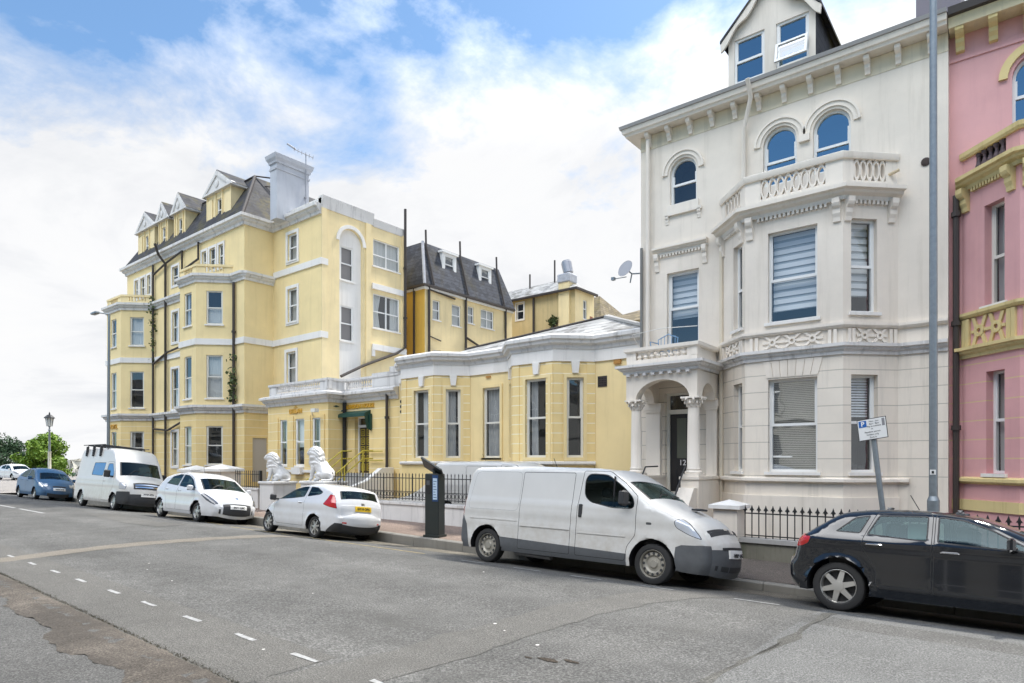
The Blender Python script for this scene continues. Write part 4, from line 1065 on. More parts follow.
# side wing: tall arched recess with white infill, paired windows
rec = archp(1.06, 2.52, 5.0, 13.98); cw = [rect(3.22, 5.08, 12.48, 13.92), rect(3.22, 5.08, 9.15, 11.0)]
wall(m, fc, rect(0, 5.5, -.5, 14.62), [rec] + cw, YELP, depth=.13, back=False)
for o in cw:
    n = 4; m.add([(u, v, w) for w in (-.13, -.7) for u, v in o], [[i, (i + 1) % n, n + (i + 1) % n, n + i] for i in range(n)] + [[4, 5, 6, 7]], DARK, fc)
iw = [rect(1.22, 2.02, 11.32, 13.05), rect(1.22, 2.02, 8.2, 10.0)]
wall(m, fc @ Matrix.Translation((0, 0, -.13)), rec, iw, TRIM, depth=.05)
m.add([(AX, BY, 14.6), (BX, BY, 14.6), (BX, 24.34, 14.6), (AX - 6, 24.34, 14.6), (AX - 6, BY, 14.6)], [[0, 1, 2, 3, 4]], LEAD)
m.add([(BX, 24.34, -.5), (BX, 24.34, 14.6), (AL, 24.34, 14.6), (AL, 24.34, -.5), (AL, A0, 14.6), (AL, A0, -.5)], [[0, 1, 2, 3], [3, 2, 4, 5]], YELP)
m.build('wall', YEL, ht)
nfill = [('net', 1.0), ('net', .5), ('curtains', .3), None]
for i, (f_, o) in enumerate(aw): window(ht, f_, o, .05, (o[0][1] + o[2][1]) / 2, fill=nfill[i % 4], fw=.07, fmat=CREAMF, sill=.08)
for i, o in enumerate(w3 + mids): window(ht, fa, o, .05, (o[0][1] + o[2][1]) / 2, fill=nfill[(i + 1) % 4], fw=.05, fmat=CREAMF, sill=.05, surround=.14)
for i, o in enumerate(bw): window(ht, fb, o, .07, (o[0][1] + o[2][1]) / 2, fill=('sheet', 1, CURTD), fw=.08, fmat=UPVC, sill=.08, surround=.16)
for o in iw: window(ht, fc @ Matrix.Translation((0, 0, -.13)), o, .03, (o[0][1] + o[2][1]) / 2, fill=('sheet', 1, simple('taupe_blind', (.22, .19, .18), .8) if 'taupe_blind' not in MATS else MATS['taupe_blind']), fw=.06, sill=.06)
window(ht, fc, cw[0], .05, 13.1, mull=(4.15,), fill=('net', 1), sill=.05); window(ht, fc, cw[1], .05, 10.05, mull=(4.15,), fill=('curtains', .35), sill=.05, hbars=[])
dd = MB(); dd.box(.46, 1.28, .9, 3.22, -.10, -.06, DOORG, fret); d_ = dd.build('door', DOORG, ht); d_['label'] = 'plain grey side door'
# mouldings
cpath = apath + [(BX, 24.34)]
part('ground_floor_cornice', TRIMD, ht, lambda m: m.sweep(CORN(4.52, 4.95, .26), apath))
part('string_course', TRIM, ht, lambda m: m.sweep(FLAT(8.14, 8.46, .07), apath + [(BX, BY + .35)]))
part('bay_cornice', TRIMD, ht, lambda m: m.sweep(CORN(11.42, 11.86, .26), apath[:-2] + [(AX, A0), (AX, BY)]))
part('string_course', TRIM, ht, lambda m: m.sweep(FLAT(11.78, 12.10, .07), [(AX + .1, BY), (BX, BY), (BX, BY + .35)]))
part('eaves_cornice', TRIMD, ht, lambda m: m.sweep(CORN(14.28, 14.78, .36), [(AL, 24), (AL, A0), (AX, A0), (AX, BY), (BX, BY)]))
def parc(m):
    m.sweep([(-.25, 14.60), (.04, 14.60), (.06, 14.8), (.10, 15.08), (.12, 15.2), (-.25, 15.22)], [(BX, BY), (BX, 22.06)])
    m.sweep([(-.25, 14.60), (.03, 14.55), (.05, 14.62), (.08, 14.86), (.10, 14.96), (-.25, 14.98)], [(BX, 22.06), (BX, 24.34)])
    m.box(AX, BX, BY, BY + .25, 14.7, 15.1)
part('parapet', TRIMD, ht, parc)
def hb(m):
    for b in (a1, a2):
        m.cut(); m.sweep([(-.14, 11.86), (-.02, 11.86), (-.02, 12.0), (-.14, 12.0)], b); m.sweep([(-.16, 12.28), (.02, 12.28), (.02, 12.40), (-.16, 12.40)], b)
        for i in range(3):
            f_ = seg_frame(b[i], b[i + 1]); ln = math.dist(b[i], b[i + 1])
            if ln < 1: continue
            m.box(0, ln * .25, 12.0, 12.3, -.14, -.03, None, f_); m.box(ln * .76, ln, 12.0, 12.3, -.14, -.03, None, f_)
            for k in range(5): m.box(ln * (.30 + .1 * k), ln * (.30 + .1 * k) + .07, 12.0, 12.3, -.12, -.05, None, f_)
part('balcony_parapet', YELP, ht, hb)
def arcc(m):
    r = .73; o = [(1.79 + (r + .20) * math.cos(math.pi * k / 20), 13.25 + (r + .20) * math.sin(math.pi * k / 20)) for k in range(21)]
    i = [(1.79 + (r + .02) * math.cos(math.pi * k / 20), 13.25 + (r + .02) * math.sin(math.pi * k / 20)) for k in range(20, -1, -1)]
    m.prism(o + i, 0, .06, None, fc)
    m.cut(); m.box(3.12, 5.5, 11.22, 11.52, 0, .10, None, fc); m.cut(); m.box(3.12, 5.5, 7.95, 8.27, 0, .12, None, fc); m.box(3.1, 3.3, 7.6, 8.1, 0, .09, None, fc)
part('arch_moulding', TRIM, ht, arcc)
def pils(m):
    m.box(.0, .30, -.5, 14.6, -.01, .05, None, fc); m.cut(); m.box(2.72, 3.06, -.5, 14.6, -.01, .06, None, fc); m.cut(); m.box(5.24, 5.5, -.5, 14.6, -.01, .06, None, fc)
part('pilaster', YELP, ht, pils)
# mansard roof
def mans(m):
    z0, z1 = 14.78, 17.75
    P0 = [(AL - .2, A0 - .2, z0), (AX + .2, A0 - .2, z0), (AX + .2, 24.4, z0), (AL - .2, 24.4, z0)]
    P1 = [(AL + .9, 18.75, z1), (AX - 1.7, 18.75, z1), (AX - 1.7, 23.4, z1), (AL + .9, 23.4, z1)]
    m.add(P0 + P1, [[0, 1, 5, 4], [1, 2, 6, 5], [2, 3, 7, 6], [3, 0, 4, 7], [4, 5, 6, 7]])
mz = part('mansard_roof', SLATE, ht, mans)
part('hip_lead', PIPE, mz, lambda m: (m.tube([(AX + .2, A0 - .2, 14.78), (AX - 1.7, 18.75, 17.78)], .09, 6), m.tube([(AL + .9, 18.75, 17.8), (AX - 1.7, 18.75, 17.8)], .06, 6), m.tube([(AX - 1.7, 18.75, 17.8), (AX - .2, 21, 17.8)], .04, 6), m.tube([(AX - 1.7, 18.75, 17.3), (AX - .2, 21, 17.3)], .03, 6)))
def dormer(cx, w, wide):
    z0, ze, zp = 14.9, 16.95, 18.05; y0 = 17.55; f_ = frame(cx - w / 2, y0, 1, 0)
    m = MB(); ow = rect(w / 2 - .27, w / 2 + .27, 15.35, 16.6)
    wall(m, f_, rect(0, w, z0, ze), [ow], YELP, depth=.1)
    for x in (cx - w / 2, cx + w / 2): m.add([(x, y0, z0), (x, y0, ze), (x, 19.4, ze), (x, 19.4, z0)], [[0, 1, 2, 3]], YELP)
    d = m.build('dormer', YELP, ht)
    window(d, f_, ow, .06, 15.98, sill=0, fw=.05)
    def trim(m):
        m.prism([(-.28, ze), (w + .28, ze), (w + .28, ze + .1), (w / 2, zp + .06), (-.28, ze + .1)], -.1, .14, None, f_)
        m.ring([(-.28, ze), (w + .28, ze), (w / 2, zp + .02)], [(.12, ze + .1), (w - .12, ze + .1), (w / 2, zp - .22)], .14, .2, None, f_)
        m.lathe([(.2, 0), (.2, .05), (.1, .07)], 12, None, f_ @ Matrix.Translation((w / 2, ze + .42, .14)))
        if wide:
            for u in (.10, w - .10 - w * .2): m.box(u, u + w * .2, 15.25, 16.7, -.01, .05, YELP, f_)
        for u in (0, w / 2 - .42, w / 2 + .34, w - .09): m.box(u, u + .09, z0, ze, -.01, .06, YELP, f_)
        m.box(-.06, w + .06, z0, 15.1, -.02, .10, None, f_)
    part('pediment', TRIMD, d, trim)
    part('fascia', TRIMD, d, lambda m: [(m.cut(), m.box(a, b, y0 - .1, 19.2, ze - .02, ze + .09)) for a, b in ((cx - w / 2 - .28, cx - w / 2 + .02), (cx + w / 2 - .02, cx + w / 2 + .28))])
    part('dormer_roof', SLATE, d, lambda m: m.add([(cx - w / 2 - .3, y0 - .15, ze + .08), (cx, y0 - .15, zp + .1), (cx + w / 2 + .3, y0 - .15, ze + .08), (cx - w / 2 - .3, 19.8, ze + .08), (cx, 19.8, zp + .1), (cx + w / 2 + .3, 19.8, ze + .08)], [[0, 1, 4, 3], [1, 2, 5, 4]]))
for cx, w, wd in ((-44.45, 2.5, 1), (-41.95, 1.35, 0), (-39.7, 1.5, 0), (-34.95, 2.75, 1)): dormer(cx, w, wd)
ch = MB(); ch.box(-30.6, -30.0, 18.05, 19.95, 14.5, 17.35); ch.add([(-30.6, 19.95, 14.6), (-30, 19.95, 14.6), (-30, 19.95, 15.6), (-30.6, 19.95, 15.6), (-30.6, 21.2, 14.6), (-30, 21.2, 14.6), (-30, 21.2, 14.9), (-30.6, 21.2, 14.9)], [[3, 2, 6, 7], [1, 5, 6, 2], [0, 3, 7, 4]])
ch.sweep([(-.1, 17.02), (.04, 17.02), (.05, 17.1), (.02, 17.1)], [(-30.6, 18.05), (-30.0, 18.05), (-30, 19.95), (-30.6, 19.95)], closed=True)
ch.sweep([(-.28, 17.34), (.06, 17.34), (.08, 17.45), (.16, 17.58), (.20, 17.76), (-.28, 17.80)], [(-30.6, 18.05), (-30.0, 18.05), (-30, 19.95), (-30.6, 19.95)], closed=True)
cho = ch.build('chimney', stucco('grey_white_chimney_render', (.50, .52, .56), .14, .16, dirt=(.25, .27, .33)), ht)
def aer(m):
    x, y = -29.9, 19.7; m.tube([(x, y, 15.4), (x, y, 18.35)], .03, 6); m.tube([(x - .3, y - .5, 18.5), (x + .2, y + .3, 18.2)], .02, 5)
    for k in range(6):
        t = k / 5; m.tube([(x - .3 + .5 * t - .2, y - .5 + .8 * t + .12, 18.5 - .3 * t), (x - .3 + .5 * t + .2, y - .5 + .8 * t - .12, 18.5 - .3 * t)], .012, 4)
    m.tube([(x - .25, y - .45, 18.5), (x - .5, y - .8, 18.75)], .05, 5)
    m.box(x - .2, x + .05, y - .05, y + .05, 15.45, 15.5); m.box(x - .2, x + .05, y - .05, y + .05, 16.0, 16.05)
part('tv_aerial', ZINC, ht, aer)
# pipes
pipe(ht, [(BX + .16, 24.2, 16.1), (BX + .16, 24.2, 8.35), (BX + .14, 23.6, 7.95), (BX + .14, 21.4, 7.05), (BX + .14, 19.9, 6.3)], .075, PIPE, collars=[(BX + .16, 24.2, 10), (BX + .16, 24.2, 12.8)])
pipe(ht, [(-32.5, A0 - .12, 11.4), (-32.5, A0 - .12, .2)], .075, PIPE, collars=[(-32.5, A0 - .12, 8.8)])
pipe(ht, [(-42.4, A0 - .12, 14.2), (-42.4, A0 - .12, .2)], .07, PIPE)
pipe(ht, [(-40.6, A0 - .75, 15.0), (-40.6, A0 - .55, 14.4), (-40.6, A0 - .14, 13.9), (-40.6, A0 - .14, .2)], .075, PIPE)
pipe(ht, [(-42.4, A0 - .14, 13.55), (-40.6, A0 - .14, 13.95), (-38.4, A0 - .14, 14.25), (-38.4, A0 - .14, 12.9), (-38.4, A0 - .14, 13.1), (-36.4, A0 - .14, 13.4), (-36.4, A0 - .14, 14.35)], .06, PIPE)
pipe(ht, [(-42.4, A0 - .14, 8.0), (-40.4, A0 - .14, 8.55), (-38.0, A0 - .14, 8.75)], .06, PIPE)
pipe(ht, [(-42.4, A0 - .14, 4.0), (-40.3, A0 - .14, 3.85), (-38.0, A0 - .14, 4.4)], .06, PIPE)
rng = random.Random(3)
def ivy(m):
    for (x, y, z0, z1, n, sp) in ((-32.5, A0 - .2, 5.1, 6.9, 150, .16), (-32.5, A0 - .2, 7.2, 7.6, 20, .10), (-42.3, A0 - .2, 10.0, 12.2, 90, .13), (-42.3, A0 - .2, 8.2, 10.0, 30, .10)):
        for _ in range(n):
            c = Vector((x + rng.gauss(0, sp), y + rng.gauss(0, .1), rng.uniform(z0, z1))); s = rng.uniform(.05, .10)
            a = Vector((rng.gauss(0, 1), rng.gauss(0, 1), rng.gauss(0, 1))).normalized() * s; b = a.cross(Vector((rng.gauss(0, 1), rng.gauss(0, 1), rng.gauss(0, 1)))).normalized() * s
            m.add([c - a, c + b, c + a, c - b], [[0, 1, 2, 3]])
iv = part('ivy', IVY, ht, ivy)
text_mesh('lettering', 'HOTEL', .42, seg_frame(a1[1], a1[2]) @ Matrix.Translation((1.14, 4.15, .03)), GOLD, ht, .02)

# ================================================================== REAR HOUSE WITH BLACK MANSARD
rh = thing('rear_house', 'yellow house with a black slate mansard and white box dormers behind the annexe', 'house', (-30, 29, 0))
RX, RY0, RY1 = -26.9, 25.5, 33.5
fr_ = frame(RX, RY0, 0, 1); fr2 = frame(-36, RY0, 1, 0)
rw = [rect(.62, 1.24, 10.25, 11.4), rect(2.22, 3.0, 10.17, 11.44), rect(3.62, 4.2, 10.55, 11.6), rect(4.84, 6.1, 10.5, 11.65)]
rw2 = [rect(.7, 1.3, 7.2, 8.5), rect(2.3, 3.1, 7.2, 8.45), rect(4.9, 6.0, 7.2, 8.5)]
m = MB(); wall(m, fr_, rect(0, 8, -.5, 12.1), rw + rw2, YELP, depth=.1); wall(m, fr2, rect(0, 9.1, -.5, 12.1), [], YELG)
m.add([(RX, RY1, -.5), (RX, RY1, 12.1), (-36, RY1, 12.1), (-36, RY1, -.5)], [[0, 1, 2, 3]], YELP); m.build('wall', YELP, rh)
for o in rw + rw2: window(rh, fr_, o, .06, (o[0][1] + o[2][1]) / 2, fill=('net', 1), sill=.05, mull=((o[0][0] + o[1][0]) / 2,) if o[1][0] - o[0][0] > 1 else ())
def rm(m):
    z0, z1 = 12.1, 14.78; e = .18; i = .55
    P0 = [(-36, RY0 - e, z0), (RX + e, RY0 - e, z0), (RX + e, RY1 + e, z0), (-36, RY1 + e, z0)]; P1 = [(-36, RY0 + i - .2, z1), (RX - i, RY0 + i - .2, z1), (RX - i, RY1 - i - .2, z1), (-36, RY1 - i, z1)]
    m.add(P0 + P1, [[0, 1, 5, 4], [1, 2, 6, 5], [2, 3, 7, 6], [4, 5, 6, 7]])
rmo = part('mansard_roof', SLATEB, rh, rm)
part('hip_lead', LEAD, rmo, lambda m: m.tube([(RX + .19, RY0 - .19, 12.1), (RX - .53, RY0 + .33, 14.8)], .09, 6))
part('gutter', PIPE, rh, lambda m: m.sweep([(.16, 12.0), (.28, 12.0), (.28, 12.12), (.16, 12.12)], [(-36, RY0), (RX, RY0), (RX, RY1)]))
part('fascia', UPVC, rh, lambda m: m.sweep([(.0, 11.88), (.14, 11.88), (.14, 12.05), (.0, 12.05)], [(-36, RY0), (RX, RY0), (RX, RY1)]))
frd = fr_ @ Matrix.Translation((0, 0, -.20))
for (u0, u1) in ((1.62, 2.82), (4.9, 6.1)):
    m = MB(); o = rect(u0 + .2, u1 - .2, 13.28, 14.32); wall(m, frd, rect(u0, u1, 13.1, 14.5), [o], UPVC, depth=.05, room=.25)
    for u in (u0, u1): m.add([(u, 13.1, 0), (u, 14.5, 0), (u, 14.5, -.8), (u, 13.1, -.5)], [[0, 1, 2, 3]], UPVC, frd)
    m.box(u0 - .10, u1 + .10, 14.45, 14.56, -.8, .10, UPVC, frd); d = m.build('dormer', UPVC, rh)
    window(d, frd, o, .02, 13.8, fill=('net', 1), sill=0)
for (u, zt, zb) in ((.5, 15.5, 12.1), (3.4, 15.6, 12), (6.9, 15.5, 12)):
    w = -.5 if zt > 13 else .1; t0 = .18
    pts = [(RX - .45, RY0 + u, zt), (RX - .42, RY0 + u, 14.6), (RX + .25, RY0 + u, 12.2)]
    pipe(rh, pts, .06, PIPE)
for u, z0, z1 in ((.25, 12, 3), (3.35, 12, 3), (7.2, 12, 3)): pipe(rh, [(RX + .1, RY0 + u, z0), (RX + .1, RY0 + u, z1)], .075, PIPE)
pipe(rh, [(RX + .12, RY0 + 3.3, 9.6), (RX + .12, RY0 + 4.6, 9.2), (RX + .12, RY0 + 4.6, 8.3), (RX + .12, RY0 + 3.4, 8.0)], .07, PIPE); pipe(rh, [(RX + .1, RY0 + .3, 11.9), (RX + .1, RY0 + 2.4, 11.75)], .05, PIPE); pipe(rh, [(RX + .1, RY0 + .3, 9.2), (RX + .1, RY0 + 1.2, 9.05)], .04, PIPE)
pipe(rh, [(-27.7, RY0 - .1, 12), (-27.7, RY0 - .1, 3)], .06, PIPE)

# ================================================================== FAR HOUSE WITH CHIMNEY
fh = thing('rear_house', 'dull yellow house behind the annexe with a tilted pot on its corner chimney', 'house', (-26, 38, 0))
SX0, SX1, SY0, SY1 = -32.0, -23.5, 36.0, 38.4
f1 = frame(SX0, SY0, 1, 0); f2 = frame(SX1, SY0, 0, 1)
sw = [rect(3.5, 4.15, 12.1, 13.25)]; sw2 = [rect(1.0, 1.5, 11.7, 13.0)]
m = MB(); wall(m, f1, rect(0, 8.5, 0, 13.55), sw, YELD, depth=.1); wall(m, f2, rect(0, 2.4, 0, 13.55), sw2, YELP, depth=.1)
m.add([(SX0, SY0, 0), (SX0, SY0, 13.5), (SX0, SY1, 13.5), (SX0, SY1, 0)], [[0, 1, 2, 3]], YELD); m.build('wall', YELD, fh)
window(fh, f1, sw[0], .06, 12.7, sill=.05, surround=.1); window(fh, f2, sw2[0], .06, 12.4, sill=.05, fill=('net', 1))
part('hatch', TERR, fh, lambda m: m.box(1.85, 2.2, 11.3, 12.0, -.03, .02, None, f2))
part('roof', SLATEW, fh, lambda m: m.add([(SX0 - .2, SY0 - .25, 13.5), (SX1 + .25, SY0 - .25, 13.55), (SX1 + .25, SY1, 13.5), (SX0, SY1, 13.5), (SX0 + 1.5, 37.5, 14.75), (SX1 - 1.5, 37.4, 14.8)], [[0, 1, 5, 4], [1, 2, 5], [2, 3, 4, 5]]))
part('gutter', PIPE, fh, lambda m: m.sweep([(.2, 13.42), (.34, 13.42), (.34, 13.56), (.2, 13.56)], [(SX0, SY0), (SX1, SY0), (SX1, SY1)]))
m = MB(); m.box(-24.75, -23.9, 35.85, 36.7, 0, 14.05, YELP); m.box(-24.83, -23.82, 35.77, 36.78, 14.05, 14.65, LEAD, bev=.06); cs = m.build('chimney', YELP, fh)
m = MB(); m.lathe([(.34, 0), (.36, .75), (.30, .80), (.30, .86)], 12, None, Matrix.Translation((-24.3, 36.4, 14.8)) @ Matrix.Rotation(R(-14), 4, 'Y')); m.lathe([(.25, -.3), (.25, .1)], 10, None, Matrix.Translation((-24.3, 36.4, 14.8))); m.build('chimney_pot', ZINC, cs, 40)
pipe(fh, [(-26.9, SY0 - .1, 13.4), (-26.9, SY0 - .1, 9)], .08, PIPE); pipe(fh, [(-26.9, SY0 - .12, 10.0), (-24.9, SY0 - .12, 11.4)], .08, PIPE)
pipe(fh, [(-28.2, 37.2, 14.2), (-28.2, 37.2, 15.6)], .06, PIPE); pipe(fh, [(-26, 37.2, 14.2), (-26, 37.2, 16.2)], .06, PIPE)
part('ivy', IVY, fh, lambda m: [m.add([c - a, c + b, c + a, c - b], [[0, 1, 2, 3]]) for c, a, b in [(Vector((-25.2 + rng.gauss(0, .18), 35.8, 11.5 + rng.gauss(0, .16))), Vector((rng.gauss(0, .08), rng.gauss(0, .08), rng.gauss(0, .08))), Vector((rng.gauss(0, .08), rng.gauss(0, .08), rng.gauss(0, .08)))) for _ in range(90)]])
rb = thing('rear_house', 'brown tiled hipped roof showing between the annexe ridge and the white house', 'house', (-10, 30, 0))
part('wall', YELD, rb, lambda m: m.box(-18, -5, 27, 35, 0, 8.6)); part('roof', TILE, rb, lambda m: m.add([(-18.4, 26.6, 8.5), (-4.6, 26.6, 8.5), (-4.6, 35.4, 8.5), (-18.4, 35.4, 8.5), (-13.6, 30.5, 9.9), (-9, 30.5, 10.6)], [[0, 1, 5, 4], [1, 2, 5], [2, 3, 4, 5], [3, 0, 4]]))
gb = thing('rear_house', 'brown gabled roof end right of the far chimney, behind the annexe ridge', 'house', (-26, 50, 0))
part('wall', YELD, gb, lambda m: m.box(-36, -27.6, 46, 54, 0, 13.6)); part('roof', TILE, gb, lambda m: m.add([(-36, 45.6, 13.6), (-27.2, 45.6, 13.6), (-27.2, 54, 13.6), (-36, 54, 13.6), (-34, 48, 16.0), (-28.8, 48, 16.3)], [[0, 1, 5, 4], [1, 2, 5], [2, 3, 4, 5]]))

# ================================================================== TERRACE ACROSS THE STREET (behind the photographer; it shows in the window reflections)
op = thing('terraced_house', 'long cream terrace with many windows on the near side of the street', 'house', (-8, -4, 0))
m = MB(); OY = -4.5; fo = frame(26, OY, -1, 0); wo_ = []
for k in range(14):
    for z in (1.2, 4.6): wo_.append(rect(1.2 + k * 5.0, 2.4 + k * 5.0, z, z + 2.2)); wo_.append(rect(3.2 + k * 5.0, 4.2 + k * 5.0, z, z + 2.2))
OPW = stucco('opposite_cream', (.34, .33, .30), .1, .1); OPG = simple('opposite_panes', (.10, .105, .11), .2)
wall(m, fo, rect(0, 72, -.5, 8.2), [], OPW)
for o in wo_:
    m.ring(inset(o, -.10), o, -.01, .05, OPW, fo); m.box(o[0][0], o[1][0], o[0][1], o[2][1], -.01, .01, OPG, fo); m.box(o[0][0], o[1][0], (o[0][1] + o[2][1]) / 2 - .04, (o[0][1] + o[2][1]) / 2 + .04, .0, .03, UPVC, fo); m.box((o[0][0] + o[1][0]) / 2 - .03, (o[0][0] + o[1][0]) / 2 + .03, o[0][1], o[2][1], 0, .03, UPVC, fo)
m.build('wall', OPW, op)
part('cornice', OPW, op, lambda m: m.sweep(CORN(7.7, 8.2, .4), [(26, OY), (-46, OY)])); part('string_course', OPW, op, lambda m: m.sweep(CORN(3.9, 4.2, .2), [(26, OY), (-46, OY)]))
part('roof', SLATE, op, lambda m: m.add([(26.3, OY + .4, 8.2), (-46, OY + .4, 8.2), (-46, OY - 4, 10.0), (26.3, OY - 4, 10.0), (26.3, OY - 9, 8.2), (-46, OY - 9, 8.2)], [[0, 1, 2, 3], [3, 2, 5, 4]]))
# ================================================================== VEHICLES
def paint(name, col, rough=.28, dirt=None, coat=.6, metal=0):
    m, nt, b, out = new_mat(name); P = nt.nodes.new('ShaderNodeTexCoord').outputs['Object']
    c = mix(nt, 1, col, ramp(nt, noise(nt, P, 1.5, 4), [(.3, .96), (.7, 1.03)]), 'MULTIPLY')
    if dirt:
        z = sepz(nt, P)[2]; low = nt.nodes.new('ShaderNodeMapRange'); low.inputs[1].default_value = 1.35; low.inputs[2].default_value = .2; low.inputs[3].default_value = 0; low.inputs[4].default_value = 1
        nt.links.new(z, low.inputs[0]); n_ = ramp(nt, noise(nt, P, 5, 6, .7), [(.35, 0), (.75, 1)])
        c = mix(nt, mathn(nt, 'MULTIPLY', mathn(nt, 'MULTIPLY', low.outputs[0], n_), dirt[0]), c, dirt[1])
    nt.links.new(c, b.inputs['Base Color']); b.inputs['Roughness'].default_value = rough; b.inputs['Metallic'].default_value = metal
    b.inputs['Coat Weight'].default_value = coat; b.inputs['Coat Roughness'].default_value = .04; b.inputs['Coat IOR'].default_value = 1.45
    return m
SEAM = simple('panel_gap', (.02, .02, .02), .8)
RUB = simple('black_plastic', (.03, .031, .033), .6)
GREYP = simple('grey_plastic', (.085, .09, .095), .55, var=.1, vscale=8)
TYRE = simple('tyre_rubber', (.022, .022, .022), .85)
ALLOY = simple('alloy_rim', (.55, .54, .51), .35, metal=.75)
STEEL = simple('steel_rim', (.36, .34, .29), .5, metal=.5)
REDL = simple('red_lamp', (.45, .008, .008), .12, coat=1)
CLEARL = simple('clear_lamp', (.50, .53, .57), .15, metal=.15, coat=1)
SMOKEL = simple('smoked_lamp', (.10, .105, .12), .12, coat=1)
CHROME = simple('chrome', (.7, .7, .72), .12, metal=1)
PLW = simple('white_plate', (.72, .72, .70), .4)
PLY = simple('yellow_plate', (.75, .50, .03), .4)
TRIMB = simple('window_rubber', (.012, .012, .013), .5)

def fillet(pts, default=.10):
    """rounds the corners of an open polyline [(x,z,tag,bow,rad?)]; the tag belongs to the segment that starts at the point"""
    out = []; n = len(pts)
    for i, p in enumerate(pts):
        x, z, tg, bw = p[:4]; rad = p[4] if len(p) > 4 else default
        if i in (0, n - 1): out.append((x, z, tg, bw)); continue
        a, b = pts[i - 1], pts[i + 1]
        da = math.dist(a[:2], p[:2]); db = math.dist(b[:2], p[:2]); ra = min(rad, da * .48); rb = min(rad, db * .48)
        A = (x + (a[0] - x) * ra / da, z + (a[1] - z) * ra / da); B = (x + (b[0] - x) * rb / db, z + (b[1] - z) * rb / db)
        K = 6
        for k in range(K + 1):
            t = k / K; q = ((1 - t) ** 2 * A[0] + 2 * t * (1 - t) * x + t * t * B[0], (1 - t) ** 2 * A[1] + 2 * t * (1 - t) * z + t * t * B[1])
            tagk = (tg if k == K else (a[2] if a[2] == tg else 'body'))
            out.append((q[0], q[1], tagk, bw))
    res = [out[0]]
    for p, q in zip(out, out[1:]):
        d = math.dist(p[:2], q[:2]); k = max(1, int(d / .10))
        for i in range(1, k + 1):
            t = i / k; res.append((p[0] + (q[0] - p[0]) * t, p[1] + (q[1] - p[1]) * t, q[2] if i == k else p[2], p[3] + (q[3] - p[3]) * t))
    return res
def dens(poly, d=.09):
    out = []
    for i, a in enumerate(poly):
        b = poly[(i + 1) % len(poly)]; k = max(1, int(math.dist(a, b) / d))
        for j in range(k): out.append((a[0] + (b[0] - a[0]) * j / k, a[1] + (b[1] - a[1]) * j / k))
    return out
def roundp(poly, rad=.05):
    out = []; n = len(poly)
    for i in range(n):
        a, p, b = poly[i - 1], poly[i], poly[(i + 1) % n]
        da, db = math.dist(a, p), math.dist(b, p); ra, rb_ = min(rad, da * .45), min(rad, db * .45)
        A = (p[0] + (a[0] - p[0]) * ra / da, p[1] + (a[1] - p[1]) * ra / da); B = (p[0] + (b[0] - p[0]) * rb_ / db, p[1] + (b[1] - p[1]) * rb_ / db)
        for k in range(4):
            t = k / 3; out.append(((1 - t) ** 2 * A[0] + 2 * t * (1 - t) * p[0] + t * t * B[0], (1 - t) ** 2 * A[1] + 2 * t * (1 - t) * p[1] + t * t * B[1]))
    return out
def segdist(p, a, b):
    dx, dz = b[0] - a[0], b[1] - a[1]; L2 = dx * dx + dz * dz
    t = 0 if L2 < 1e-12 else min(1, max(0, ((p[0] - a[0]) * dx + (p[1] - a[1]) * dz) / L2))
    return math.hypot(p[0] - a[0] - t * dx, p[1] - a[1] - t * dz)

